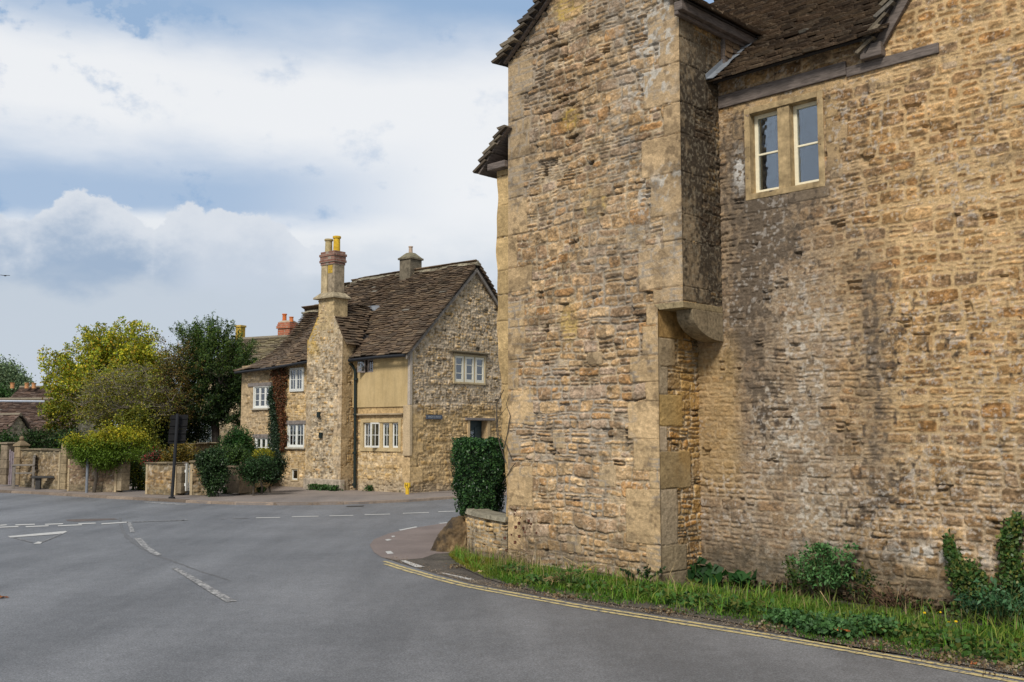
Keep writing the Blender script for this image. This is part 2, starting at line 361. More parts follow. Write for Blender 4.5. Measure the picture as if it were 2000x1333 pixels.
    idx = np.arange(nu * nz).reshape(nz, nu); a = idx[:-1, :-1][keep]; b_ = idx[:-1, 1:][keep]; c_ = idx[1:, 1:][keep]; d_ = idx[1:, :-1][keep]
    q = np.stack([a, b_, c_, d_], 1)
    if np.dot(np.cross(fr.ux, fr.k), fr.n) < 0: q = q[:, ::-1]
    used = np.unique(q); remap = np.full(nu * nz, -1); remap[used] = np.arange(len(used))
    me = npmesh(name, P.reshape(-1, 3)[used], remap[q], C.reshape(-1, 3)[used])
    return link(name, me, mat_, parent, smooth=True)

# ------------------------------------------------------------------ stone slates
def slates(name, surf, u0, u1, s0, s1, course, parent, seed, wr=(.14, .34), th=.022, clip=None, pal=None, grow=1.0, mat_=None, lift=.0):
    """surf(u, s) -> point, along-u, up-slope, normal.  Every course laps the one below it."""
    rng = np.random.RandomState(seed); mb = MB(); s = s0; k = 0
    pal = pal or [(.125, .086, .056), (.10, .070, .047), (.145, .102, .066), (.088, .064, .045), (.125, .095, .066), (.17, .122, .078)]
    while s < s1:
        c = course * (1 - .25 * (s - s0) / max(s1 - s0, .1)); u = u0 - rng.uniform(0, wr[0])
        while u < u1:
            w = min(rng.uniform(*wr), u1 + rng.uniform(0, .03) - u) if u > u0 else rng.uniform(*wr); u = max(u, u0 - rng.uniform(0, .03)); g = rng.uniform(.002, .008); um = u + w / 2
            if w < .03: break
            if clip is None or clip(um, s):
                P, a, b, n = surf(um, s); j = rng.uniform(-.012, .012) * (c / .13) ** .5; t = th * rng.uniform(.7, 1.4)
                L = min(c * 1.7, max(s1 - s, c * .55)); w2 = (w - g) / 2; o = lift + t * 1.9 + rng.uniform(0, .4) * th; sk = rng.uniform(-.012, .012); top = lift + .002
                cut = [rng.uniform(0, .22) * w2 for _ in range(2)]
                def q(x, y, z): return P + a * x + b * y + n * z
                col = np.array(pal[rng.randint(len(pal))]) * rng.uniform(.78, 1.2)
                if rng.rand() < .006: col = np.array((.24, .22, .18)) * rng.uniform(.8, 1.1)
                yb = j; ym = j - .004
                lowr = [q(-w2, yb + sk + cut[0] * .4, o - t), q(-w2 + cut[0], ym + sk, o - t), q(w2 - cut[1], ym - sk, o - t), q(w2, yb - sk + cut[1] * .4, o - t), q(w2, L, top - t), q(-w2, L, top - t)]
                upr = [p + n * t for p in lowr]
                mb.prism(lowr, upr, tuple(col))
            u += w
        s += c; k += 1
    return mb.build(name, mat_ or TILE, parent)
def plane_surf(O, a, b):
    a = np.array(a, float); b = np.array(b, float); b = b / np.linalg.norm(b); n = np.cross(a, b)
    if n[2] < 0: n = -n
    O = np.array(O, float)
    return lambda u, s: (O + a * u + b * s, a, b, n)

# ------------------------------------------------------------------ windows
def window(parent, fr, u0, u1, z0, z1, lights, rows=2, cols=1, surround=None, smat=None, rec=.10, fw=.035, bar=.016, paint=None, sill=None, curtain=None,
           name='window', open_light=None, jamb=.0, pr=.012, mull=.09, depth=.2, scol=(.50, .40, .25), label=None):
    """stone or timber surround with reveals, then casements with panes; a part of the house with its own sub-parts"""
    paint = paint or WHITE; mb = MB(); j = jamb
    # frame ring (jambs, head, sill) standing a hair proud of the wall and running back through it
    tw = surround or .05
    mb.box(fr, u0 - tw, u0, z0 - tw, z1 + tw, -depth, pr, scol); mb.box(fr, u1, u1 + tw, z0 - tw, z1 + tw, -depth, pr, scol)
    mb.box(fr, u0, u1, z1, z1 + tw, -depth, pr + .001, scol); mb.box(fr, u0, u1, z0 - tw, z0, -depth, pr + .001, scol)
    n = lights; W_ = (u1 - u0 - mull * (n - 1)) / n
    for i in range(1, n): 
        a = u0 + i * W_ + (i - 1) * mull; mb.box(fr, a, a + mull, z0, z1, -depth, -.015, scol)
    w = mb.build(name, smat or ASHLAR, parent, bev=.006)
    if label: w['label'] = label
    if sill:
        sb = MB(); sb.box(fr, u0 - tw - .06, u1 + tw + .06, z0 - tw - .045, z0 - tw, -.02, .05, sill); sb.build('sill', ASHLAR, w, bev=.006)
    for i in range(n):
        a = u0 + i * (W_ + mull); b = a + W_; c = MB(); f2 = fr; off = -rec
        if open_light == i:     # casement swung outward on its outer jamb
            ang = math.radians(52); O = fr.p(a, 0, -rec + .03); ux = fr.ux * math.cos(ang) + fr.n * math.sin(ang); nn = fr.n * math.cos(ang) - fr.ux * math.sin(ang)
            f2 = Fr(O, ux, nn); aa, bb, off = 0, W_, 0
        else: aa, bb = a, b
        c.box(f2, aa, aa + fw, z0, z1, off - .02, off + .02); c.box(f2, bb - fw, bb, z0, z1, off - .02, off + .02)
        c.box(f2, aa + fw, bb - fw, z0, z0 + fw * 1.25, off - .02, off + .019); c.box(f2, aa + fw, bb - fw, z1 - fw, z1, off - .02, off + .019)
        for r in range(1, rows):
            zz = z0 + (z1 - z0) * r / rows; c.box(f2, aa + fw, bb - fw, zz - bar / 2, zz + bar / 2, off - .012, off + .014)
        for r in range(1, cols):
            uu = aa + (bb - aa) * r / cols; c.box(f2, uu - bar / 2, uu + bar / 2, z0 + fw * 1.25, z1 - fw, off - .011, off + .012)
        c.build('casement', paint, w, bev=.003)
        g = MB(); g.box(f2, aa + fw, bb - fw, z0 + fw * 1.25, z1 - fw, off - .004, off); g.build('pane', GLASS, w)
        if curtain and i in curtain:
            cv, cf = [], []; x0, x1 = curtain[i]; K = 24
            for q in range(K + 1):
                uu = a + (b - a) * (x0 + (x1 - x0) * q / K); dd = -depth - .06 + .02 * math.sin(q * 1.7)
                cv += [fr.p(uu, z0, dd), fr.p(uu, z1, dd), fr.p(uu, z1, dd - .004), fr.p(uu, z0, dd - .004)]
            for q in range(K):
                for e in range(4): cf.append((q * 4 + e, q * 4 + (e + 1) % 4, q * 4 + 4 + (e + 1) % 4, q * 4 + 4 + e))
            cm = MB(); cm.add(cv, cf); cm.build('curtain', CURT, w)
    return w
def plain_box(name, fr, u0, u1, z0, z1, d0, d1, m, parent=None, col=(1, 1, 1), bev=0):
    b = MB(); b.box(fr, u0, u1, z0, z1, d0, d1, col); return b.build(name, m, parent, bev)

# ------------------------------------------------------------------ foliage
def leaf_quads(P, size, rng, cols, droop=.3, ratio=.62, nrm=None, fold=.18):
    """one small folded diamond-shaped leaf per point"""
    n = len(P); t = rng.normal(size=(n, 3)); t[:, 2] -= droop; t /= np.linalg.norm(t, axis=1)[:, None]
    if nrm is None: nrm = rng.normal(size=(n, 3)) + np.array([0, 0, .8])
    b = np.cross(nrm, t); b /= np.maximum(np.linalg.norm(b, axis=1), 1e-6)[:, None]; m = np.cross(t, b)
    s = (size * rng.uniform(.65, 1.3, n))[:, None]
    V = np.stack([P - t * s * .5, P + b * s * ratio * .5 + m * s * fold, P + t * s * .5, P - b * s * ratio * .5 + m * s * fold], 1).reshape(-1, 3)
    return V, np.arange(4 * n).reshape(n, 4), np.repeat(cols, 4, axis=0)
def leaf_cols(n, pal, rng, w=None, var=.25):
    pal = np.array(pal); i = rng.choice(len(pal), n, p=None if w is None else np.array(w) / np.sum(w))
    return pal[i] * rng.uniform(1 - var, 1 + var, n)[:, None]
def foliage(name, P, size, pal, seed, parent, w=None, mat_=None, droop=.3, ratio=.62, nrm=None, cols=None):
    rng = np.random.RandomState(seed); c = leaf_cols(len(P), pal, rng, w) if cols is None else cols
    V, Q, C = leaf_quads(P, size, rng, c, droop, ratio, nrm); return link(name, npmesh(name, V, Q, C), mat_ or LEAF, parent)
def in_lobes(rng, n, lobes, shell=.35):
    """points through a union of ellipsoids, thicker towards their skins; lobes: (x, y, z, rx, ry, rz)"""
    L = np.array(lobes, float); vol = L[:, 3] * L[:, 4] * L[:, 5]; i = rng.choice(len(L), n, p=vol / vol.sum())
    d = rng.normal(size=(n, 3)); d /= np.linalg.norm(d, axis=1)[:, None]; r = rng.uniform(shell, 1.0, n) ** .6
    return L[i, :3] + d * r[:, None] * L[i, 3:6]
def grow(base, tips, rng, r0, rise=.35, sway=.12, mb=None, minr=.008):
    """limbs: each tip joins the nearest point of the tree that lies nearer the base"""
    base = np.array(base, float); nodes = [base]; rad = {0: r0}; par = {}
    order = np.argsort([np.linalg.norm(t - base) for t in tips]); kids = {0: []}
    for i in order:
        t = np.array(tips[i]); N = np.array(nodes); dt = np.linalg.norm(N - t, axis=1) + .35 * np.linalg.norm(N - base, axis=1)
        j = int(np.argmin(dt)); nodes.append(t); k = len(nodes) - 1; par[k] = j; kids.setdefault(j, []).append(k); kids.setdefault(k, [])
    cnt = [1] * len(nodes)
    for k in range(len(nodes) - 1, 0, -1): cnt[par[k]] += cnt[k]
    mb = mb or MB(); tot = cnt[0]
    for k in range(1, len(nodes)):
        a = nodes[par[k]]; b = nodes[k]; ra = max(minr, r0 * (cnt[par[k]] / tot) ** .42 if par[k] else r0); rb = max(minr * .6, r0 * (cnt[k] / tot) ** .42)
        ra = min(ra, rb * 1.6 + .004); L = np.linalg.norm(b - a); w = rng.normal(size=3) * sway * L
        m1 = a + (b - a) * .35 + w * .5 + np.array([0, 0, rise * L * .15]); m2 = a + (b - a) * .7 + w * .6
        mb.tube([a, m1, m2, b], [ra, ra * .8 + rb * .2, (ra + rb) / 2, rb], 5)
    return mb, nodes
def tree(name, base, lobes, nclu, nleaf, csize, lsize, pal, seed, label, r0=.12, w=None, trunk_h=None, group=None, twigs=0, droop=.3, ratio=.62, cat='tree', shell=.35, bark=None, mat_=None, flat=1.0, tone=None, spray=0.0):
    rng = np.random.RandomState(seed); root = empty(name, base, label, cat, group)
    tips = in_lobes(rng, nclu, lobes, shell); cx = np.mean([l[:3] for l in lobes], axis=0)
    fork = np.array([base[0] + (cx[0] - base[0]) * .3, base[1] + (cx[1] - base[1]) * .3, trunk_h if trunk_h is not None else min(l[2] - l[5] * .7 for l in lobes)])
    mb = MB(); b0 = np.array(base, float); mb.tube([b0 - [0, 0, .1], b0 + (fork - b0) * .5 + rng.normal(size=3) * .04, fork], [r0 * 1.25, r0 * 1.05, r0], 9)
    grow(fork, tips, rng, r0 * .95, mb=mb)
    if twigs:
        for _ in range(twigs):
            t = tips[rng.randint(len(tips))]; d = rng.normal(size=3); d[2] = abs(d[2]) * .6; d /= np.linalg.norm(d); l = rng.uniform(.2, .55)
            mb.tube([t, t + d * l * .5 + rng.normal(size=3) * .04, t + d * l + rng.normal(size=3) * .06 - [0, 0, .08]], [.007, .005, .002], 3)
    mb.build('trunk', bark or BARK, root)
    i = rng.choice(len(tips), nleaf); P = tips[i] + rng.normal(size=(nleaf, 3)) * np.array([csize, csize, csize * flat])
    if spray:
        cen = np.mean(tips, axis=0); dv = tips - cen; dv /= np.maximum(np.linalg.norm(dv, axis=1), .01)[:, None]; dv = dv * .7 + np.array([0, 0, .28]) + rng.normal(size=dv.shape) * .25
        k = rng.rand(nleaf) ** 1.3; P = tips[i] + dv[i] * (k * spray)[:, None] + rng.normal(size=(nleaf, 3)) * (csize * (1 - .75 * k))[:, None]
    # whole sprays differ in tone, as they do in a real crown
    ct = rng.uniform(.6, 1.35, len(tips)); c = leaf_cols(nleaf, pal, rng, w) * ct[i][:, None]
    if tone is not None: c = tone(P, c, rng)
    V, Q, C = leaf_quads(P, lsize, rng, c, droop, ratio); link('crown', npmesh('crown', V, Q, C), mat_ or LEAF, root)
    return root

# ================================================================== GROUND
def sheet(name, pts, z, mat_, kind='structure', sub=None):
    mb = MB(); mb.add([(p[0], p[1], z) for p in pts], [tuple(range(len(pts)))])
    o = mb.build(name, mat_); tag(o, kind=kind)
    return o
def _asph(nt, b):
    co = nt.nodes.new('ShaderNodeTexCoord').outputs['Object']
    n1 = _noise(nt, 75, 5, .85, co); n2 = _noise(nt, .55, 5, .6, co); n3 = _noise(nt, 6, 5, .7, co); n4 = _noise(nt, 1.1, 4, .6, co, (1, .16, 1))
    c = _mul(nt, _ramp(nt, n2, [(.3, (.130, .133, .139)), (.72, (.188, .191, .199))]), _ramp(nt, n1, [(.32, .36), (.5, 1.0), (.68, 1.9)]))
    c = _mul(nt, c, _ramp(nt, n3, [(.3, .88), (.7, 1.12)])); c = _mul(nt, c, _ramp(nt, n4, [(.32, .74), (.62, 1.12)]))
    vo = nt.nodes.new('ShaderNodeTexVoronoi'); vo.inputs['Scale'].default_value = 34; nt.links.new(co, vo.inputs['Vector'])
    c = _mul(nt, c, _ramp(nt, vo.outputs['Distance'], [(.06, 1.55), (.13, 1.0)]))
    nt.links.new(c, b.inputs['Base Color']); b.inputs['Roughness'].default_value = .62; b.inputs['Specular IOR Level'].default_value = .5
    _bump(nt, b, n1, .7, .006)
ASPH = mat('asphalt', _asph)
def _pave(nt, b):
    co = nt.nodes.new('ShaderNodeTexCoord').outputs['Object']; n1 = _noise(nt, 60, 4, .8, co); n2 = _noise(nt, .8, 4, .6, co, (1, .3, 1))
    c = _mul(nt, _ramp(nt, n2, [(.35, (.18, .155, .14)), (.65, (.27, .225, .195))]), _ramp(nt, n1, [(.3, .75), (.7, 1.3)]))
    nt.links.new(c, b.inputs['Base Color']); b.inputs['Roughness'].default_value = .85; _bump(nt, b, n1, .4, .005)
PAVE = mat('old_tarmac_pavement', _pave)
def _pink(nt, b):
    co = nt.nodes.new('ShaderNodeTexCoord').outputs['Object']; n1 = _noise(nt, 80, 4, .8, co); n2 = _noise(nt, 1.5, 5, .6, co)
    c = _mul(nt, _ramp(nt, n2, [(.35, (.165, .130, .115)), (.68, (.22, .175, .155))]), _ramp(nt, n1, [(.3, .7), (.7, 1.35)]))
    nt.links.new(c, b.inputs['Base Color']); b.inputs['Roughness'].default_value = .85; _bump(nt, b, n1, .4, .005)
PINK = mat('worn_pink_tarmac', _pink)
def _soil(nt, b):
    co = nt.nodes.new('ShaderNodeTexCoord').outputs['Object']; n1 = _noise(nt, 45, 5, .8, co); n2 = _noise(nt, 3, 5, .6, co)
    c = _mul(nt, _ramp(nt, n2, [(.35, (.055, .045, .035)), (.62, (.10, .085, .068))]), _ramp(nt, n1, [(.35, .45), (.65, 1.7)]))
    nt.links.new(c, b.inputs['Base Color']); b.inputs['Roughness'].default_value = .95; _bump(nt, b, n1, .8, .01)
SOIL = mat('gritty_soil', _soil)
def _turf(nt, b):
    n1 = _noise(nt, 12, 6, .8); n2 = _noise(nt, .3, 4)
    c = _mul(nt, _ramp(nt, n2, [(.35, (.035, .055, .015)), (.65, (.06, .08, .025))]), _ramp(nt, n1, [(.3, .6), (.7, 1.4)]))
    nt.links.new(c, b.inputs['Base Color']); b.inputs['Roughness'].default_value = .95; _bump(nt, b, n1, .6, .05)
TURF = mat('turf', _turf)
def _paintm(name, col, wear):
    def f(nt, b):
        co = nt.nodes.new('ShaderNodeTexCoord').outputs['Object']; n = _noise(nt, 16, 8, .75, co); n1 = _noise(nt, 130, 3, .8, co)
        k = _ramp(nt, n, [(wear, 0.0), (wear + .10, 1.0)])
        c = _mul(nt, _mul(nt, (.14, .14, .143), _ramp(nt, n1, [(.32, .5), (.68, 1.6)])), _mul(nt, col, _ramp(nt, n1, [(.3, .78), (.7, 1.12)])), k, 'MIX')
        nt.links.new(c, b.inputs['Base Color']); b.inputs['Roughness'].default_value = .8; _bump(nt, b, n1, .5, .005)
    return mat(name, f)
PW = _paintm('road_paint', (.56, .55, .52), .33); PWW = _paintm('worn_road_paint', (.46, .45, .43), .47); PWF = _paintm('faded_road_paint', (.34, .34, .335), .50)
PY = _paintm('yellow_road_paint', (.62, .50, .22), .41)
SEAM = m_plain('tar_seam', (.14, .141, .144), .75, 20, .3, .3)

sheet('ground', [(-1500, -1500), (1500, -1500), (1500, 2500), (-1500, 2500)], -.35, TURF)
FE_PX = ((876, 1086), (896, 1108), (950, 1133), (1010, 1150), (1085, 1166), (1200, 1184), (1300, 1197), (1475, 1228), (1590, 1254), (1660, 1266), (1825, 1292), (2000, 1325), (2150, 1352))
fe = np.vstack([np.array([G(x, y)[:2] for x, y in FE_PX]), [(7.0, 2.75)]])
kerb_px = [(-260, 955), (-120, 958), (0, 963), (60, 965.5), (120, 969), (200, 974), (260, 977), (330, 981), (400, 984.5), (470, 987), (560, 988), (640, 987), (700, 985.5), (800, 981), (905, 974), (985, 968)]
K = [G(x, y)[:2] for x, y in kerb_px]
K += [K[-1] + (K[-1] - K[-2]) / np.linalg.norm(K[-1] - K[-2]) * t for t in (4, 12, 30)]
K = [K[0] + (K[0] - K[1]) * 6] + K
sheet('garden_ground', [tuple(k) for k in K] + [(1500, 60), (1500, 2500), (-1500, 2500), (-1500, 40)], .0, TURF)
road = [(-60, -60), (64, -60), (10, -.2)] + [tuple(p) for p in fe[::-1]] + [(-.86, 13.3), (-.60, 13.6), (-.2, 13.3), (.2, 15.5), (3, 19), (60, 45)] + [tuple(k) for k in K[::-1]] + [(-60, 28)]
sheet('road', road, .004, ASPH)
back = [k + np.array([-.2, 1.0]) * 0 for k in K]
pv = [tuple(k) for k in K] + [(20, 40), (-1.5, 30), (-8.5, 33), (-9, 30.5), (-13, 33), (-22, 40), (-60, 48)]
mbp = MB(); mbp.prism([(p[0], p[1], -.05) for p in pv], [(p[0], p[1], .055) for p in pv]); tag(mbp.build('pavement', PAVE), kind='structure')
# kerb stones, each a slightly different length, on the road's edge
rng = np.random.RandomState(4); kb = MB(); Ka = np.array(K[1:-2]); seg = np.linalg.norm(np.diff(Ka, axis=0), axis=1); cum = np.concatenate([[0], np.cumsum(seg)])
def along(s): return np.array([np.interp(s, cum, Ka[:, 0]), np.interp(s, cum, Ka[:, 1])])
s = 0
while s < cum[-1] - 1:
    L = rng.uniform(.6, 1.0); a = along(s); b = along(s + L - .012); t = (b - a) / np.linalg.norm(b - a); n = np.array([-t[1], t[0]]);  n = n if n[1] > 0 else -n
    h = .066 + rng.uniform(-.006, .006); o = rng.uniform(-.008, .008); a = a + n * o - n * .02; b = b + n * (o + rng.uniform(-.004, .004)) - n * .02; w = n * .15; c = tuple(np.array((.24, .19, .15)) * rng.uniform(.6, 1.25))
    kb.hexa([(*a, -.03), (*b, -.03), (*(b + w), -.03), (*(a + w), -.03), (*(a + n * .012), h), (*(b + n * .012), h), (*(b + w), h), (*(a + w), h)], c); s += L
tag(kb.build('kerb', ASHLAR, bev=.008), kind='structure')

# pink tarmac forecourt and the gritty strip along the verge
def gp(pts, z=0): return [tuple(G(x, y)[:2]) for x, y in pts]
sheet('pink_tarmac_path', gp([(985, 1012), (925, 1017), (862, 1024), (810, 1032), (760, 1043), (730, 1055), (722, 1066), (730, 1080), (745, 1090), (775, 1096), (825, 1092), (850, 1083), (905, 1080), (990, 1060)]), .008, PINK)
sheet('gritty_soil_strip', gp([(752, 1092), (790, 1104), (850, 1122), (920, 1141), (1000, 1156), (1150, 1182), (1300, 1205), (1480, 1234), (1700, 1271), (2000, 1325), (2140, 1356)]) + [tuple(G(x, y - 5)[:2]) for x, y in FE_PX[::-1][1:]] + gp([(845, 1078), (790, 1088)]), .0062, SOIL)

# road markings
def mark(name, polys, m, z=.010):
    mb = MB()
    for p in polys: mb.add([(*G(x, y)[:2], z) for x, y in p], [tuple(range(len(p)))])
    return tag(mb.build(name, m), kind='structure')
def ribbon(pts, w, z, name, m, jag=0, seed=1):
    rng = np.random.RandomState(seed); g = np.array([G(x, y)[:2] for x, y in pts]); cs = np.concatenate([[0], np.cumsum(np.linalg.norm(np.diff(g, axis=0), axis=1))])
    n = max(8, int(cs[-1] / .12)); s = np.linspace(0, cs[-1], n); sm = np.stack([np.interp(s, cs, g[:, k]) for k in (0, 1)], 1)
    for _ in range(3): sm[1:-1] = (sm[:-2] + sm[1:-1] * 2 + sm[2:]) / 4
    t = np.gradient(sm, axis=0); t /= np.linalg.norm(t, axis=1)[:, None]; nn = np.stack([-t[:, 1], t[:, 0]], 1)
    ww = (np.interp(s, cs, w) if hasattr(w, '__len__') else np.full(n, w)) * (1 + jag * rng.uniform(-1, 1, n)); c = sm + nn * (rng.uniform(-.5, .5, n) * jag * ww)[:, None]
    a = c - nn * ww[:, None] / 2; b = c + nn * ww[:, None] / 2
    mb = MB(); mb.add([(*p, z) for p in a] + [(*p, z) for p in b], [(i, i + 1, n + i + 1, n + i) for i in range(n - 1)]); return tag(mb.build(name, m), kind='structure')
yu = [(749.5, 1097.6), (790, 1110.5), (844, 1126), (910, 1143), (970, 1154), (1060, 1170.5), (1150, 1187), (1300, 1210), (1475, 1237), (1650, 1267), (1825, 1298), (2000, 1330), (2120, 1353)]
yl = [(752, 1103), (790, 1115.5), (844, 1130.8), (910, 1147.6), (970, 1159), (1060, 1175.5), (1150, 1192), (1300, 1215.5), (1475, 1243), (1650, 1273), (1825, 1305), (2000, 1338), (2120, 1361)]
ribbon(yu, .055, .0085, 'yellow_line', PY, .08); ribbon(yl, .055, .0085, 'yellow_line', PY, .10, 2)
ribbon([(236, 1012), (236, 1030), (246, 1048), (268, 1066), (300, 1084), (345, 1100), (390, 1117), (450, 1135)], [.05, .05, .06, .07, .05, .035, .03, .02], .007, 'tar_seam', SEAM, .35, 3)
mark('centre_line', [[(247.5, 1020.7), (255.5, 1020.7), (263.5, 1040.5), (254, 1040.5)]], PWW)
ribbon([(268, 1052), (286, 1071), (309, 1086)], [.10, .09, .10], .010, 'centre_line', PWW)
ribbon([(340, 1111), (375, 1131), (415, 1156), (452, 1177)], [.06, .085, .09, .10], .010, 'centre_line', PWW)
gw = [((0, 1027.5), (13, 1026.5)), ((30, 1026.8), (68, 1025.4)), ((88, 1025.6), (123, 1024.4)), ((153, 1024.2), (187, 1023.2)), ((198, 1024.6), (250, 1021.2))]
gw2 = [((-20, 1032), (36, 1029.8)), ((50, 1030.2), (95, 1028.4)), ((113, 1028.4), (160, 1026.4))]
mark('give_way_line', [[(a[0], a[1] - .9), (b[0], b[1] - .9), (b[0], b[1] + 1), (a[0], a[1] + 1)] for a, b in gw + gw2], PW)
mark('give_way_triangle', [[(15, 1049), (128, 1038.6), (131, 1040), (122, 1044), (20, 1051.5)], [(65, 1064), (74, 1059.5), (83, 1060), (79, 1063.5)]], PW)
mark('give_way_triangle', [[(118, 1043.5), (104, 1049), (78, 1060), (85, 1060.5), (106, 1051.5), (124, 1044)], [(24, 1051.6), (60, 1061), (66, 1061.5), (36, 1051.8)]], PWF)
far = [((500, 1012.8), (547, 1012)), ((570, 1010.6), (622, 1009.6)), ((643, 1009), (690, 1008)), ((712, 1006.6), (762, 1005.5)), ((787, 1004), (838, 1002.4)), ((856, 1001), (902, 999.2))]
mark('far_centre_line', [[(a[0], a[1] - .55), (b[0], b[1] - .55), (b[0], b[1] + .6), (a[0], a[1] + .6)] for a, b in far], PW)
mark('far_centre_line', [[(258, 1020.2), (360, 1017), (360, 1018), (258, 1021.4)], [(355, 1016.3), (368, 1016.2), (366, 1017.8), (354, 1017.8)], [(432, 1014.2), (442, 1014), (441, 1015.2), (431, 1015.4)], [(455, 1013.6), (486, 1013), (486, 1013.9), (455, 1014.6)]], PWF)
mark('kerbside_line', [[(285, 981), (330, 984), (368, 986.5), (360, 987.3), (320, 986), (280, 982.2)]], PWW)
mark('give_way_line', [[(782, 1097), (792, 1096.4), (829, 1109), (812, 1110)], [(860, 1121), (868, 1121), (927, 1134), (914, 1134.3)], [(752.5, 1079), (763, 1078), (769, 1083), (757, 1084)],
     [(752, 1055.6), (760, 1054.4), (765, 1056.2), (756, 1058)], [(764, 1048.6), (770, 1048), (772, 1050), (766, 1050.6)], [(778, 1036.6), (813, 1029.8), (815, 1031.4), (782, 1038)], [(856, 1023.4), (872, 1021.6), (874, 1022.8), (860, 1024.4)]], PW, .0105)

# ================================================================== NEAR HOUSE
s2 = math.sqrt(.5); LC = np.array([1.646, 11.186, 0]); e_ = np.array([s2, -s2, 0]); b_ = np.array([s2, s2, 0])
A = Fr(LC, e_, -b_); CL = Fr(LC, b_, e_); CU = Fr(LC + e_ * .345, b_, e_); B = Fr(LC + b_ * .78 + e_ * .345, e_, -b_)
NH = empty('stone_house', LC, 'large honey-coloured rubble stone house on the right, with corbelled upper corner and two-light window', 'house')
T38 = math.tan(math.radians(38))
def mainz(back): return 5.60 + T38 * (back - .62)          # underside of the main roof, back measured from wall A
def blob(U, V, u, v, ru, rv): return np.exp(-(((U - u) / ru) ** 2 + ((V - v) / rv) ** 2))
def mixc(C, c, m): return C * (1 - m)[..., None] + np.array(c) * m[..., None]
def lichen(U, V, C, seed, m, c=(.56, .53, .47), f=22, thr=.56):
    k = ss(fbm(U * f, V * f, seed + 90, 3), thr, thr + .07) * m; return mixc(C, c, np.clip(k, 0, 1) * .8)
def stainA(U, V, C, h, seed, S, r1, r2):
    n = fbm(U * 2.2, V * 1.6, seed + 80, 4); f = fbm(U * 14, V * 14, seed + 81, 3)
    for px, py, ru, rv, k in ((1112, 232, .17, .16, 1), (1160, 395, .20, .20, 1.0), (1110, 12, .30, .20, .9), (1110, 630, .16, .26, .6)):
        u, v = A.loc(px, py); m = ss(blob(U, V, u, v, ru, rv) + (n - .5) * .5, .35, .5) * (1 - S) * k
        C = mixc(C, (.60, .40, .10), np.clip(m, 0, 1)); h = h * (1 - .6 * m)
        C = mixc(C, (.50, .35, .12), np.clip(ss(blob(U, V, u, v, ru * 1.3, rv * 1.3), .3, .8) * .3, 0, 1))
    C = mixc(C, np.array((.37, .325, .27)), np.clip(ss(n + .3 * f, .60, .82) * (1 - S) * .8, 0, 1))          # grey repointing
    C = mixc(C, (.36, .285, .20), np.clip(ss(V, 2.2, 4.2) * .40 * ss(n, .3, .7), 0, 1))
    C = lichen(U, V, C, seed, np.clip(ss(U, -.9, .1) * ss(V, 3, 4.5) * 1.2 * ss(n, .35, .6), 0, 1), f=16, thr=.55)
    C = C * (1 - .30 * ss(fbm(U * 3, V * 4, seed + 83, 4), .55, .72) * ss(V, 1.5, 3))[..., None]
    C = C * (1 - .22 * ss(.55 - V, 0, .45))[..., None] * .97; C = mixc(C, (.14, .10, .06), np.clip(ss(f * .6 + fbm(U * 5, V * 5, seed + 88, 4) * .6, .64, .78) * .55, 0, 1))
    C = C * np.array((1.0, 1.0, 1.0)) + .06 * ss(2.6 - V, 0, 1.2)[..., None] * np.array((1, .8, .5)) * S[..., None]
    return C, h
qa = []; rq = random.Random(5); z = 0.12; i = 0
while z < 6.4:
    hh = rq.uniform(.28, .52); w = (.36 if i % 2 else .20) + rq.uniform(-.06, .10)
    qa.append((-2.5, z, -2.4 + w, z + hh, (.54, .40, .23))); z += hh + (0 if rq.random() < .7 else .12); i += 1
qa.append((-.3, -.25, .02, .05, (.42, .33, .21)))
z = .05; i = 0
for hh, w in ((.30, .22), (.62, .50), (.20, .16), (.36, .38), (.42, .46), (.22, .20), (.30, .42), (.34, .24), (.24, .18)):
    qa.append((-w, z, .02, z + hh, (.56, .415, .24))); z += hh
z = 3.05
for hh, w in ((.17, .42), (.52, .62), (.30, .28), (.48, .44), (.44, .56), (.36, .24), (.46, .52), (.30, .30), (.40, .46)):
    qa.append((.345 - w, z, .36, z + hh, (.55, .41, .245))); z += hh
for (x, y, w, hh) in ((1185, 930, .26, .26), (1120, 1062, .22, .22), (1240, 465, .30, .26), (1090, 860, .2, .2), (1160, 700, .24, .16)):
    u, v = A.loc(x, y); qa.append((u - w / 2, v - hh / 2, u + w / 2, v + hh / 2, (.52, .40, .25)))
relief('wall', A, -2.40, .345, -.25, 7.62, .0085, 11, STONE, NH, inside=lambda u, v: ((v > 3.04) | (u < 0)) & (v < 6.5 + np.minimum(u + 2.4, .345 - u) * .78),
       blocks=qa, stain=stainA, rh=(.075, .19), cw=(.11, .36), flush=.56, warp=.046, depth=.034, pal=PAL * np.array((1.10, 1.06, 1.20)), mortar=(.46, .36, .235), joint=.011, q1=.50, q2=.93,
       edges=(lambda U, V: np.where(V > 3.04, .345 - U, np.where(U < 0, -U, 0)), lambda U, V: U + 2.40))
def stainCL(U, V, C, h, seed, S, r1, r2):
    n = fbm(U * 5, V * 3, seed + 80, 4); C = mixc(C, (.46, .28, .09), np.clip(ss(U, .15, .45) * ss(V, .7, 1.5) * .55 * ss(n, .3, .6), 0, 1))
    C = C * (1 - .65 * ss(V, 2.0, 2.9) * ss(n + .3 * U, .45, .7))[..., None]; return C, h
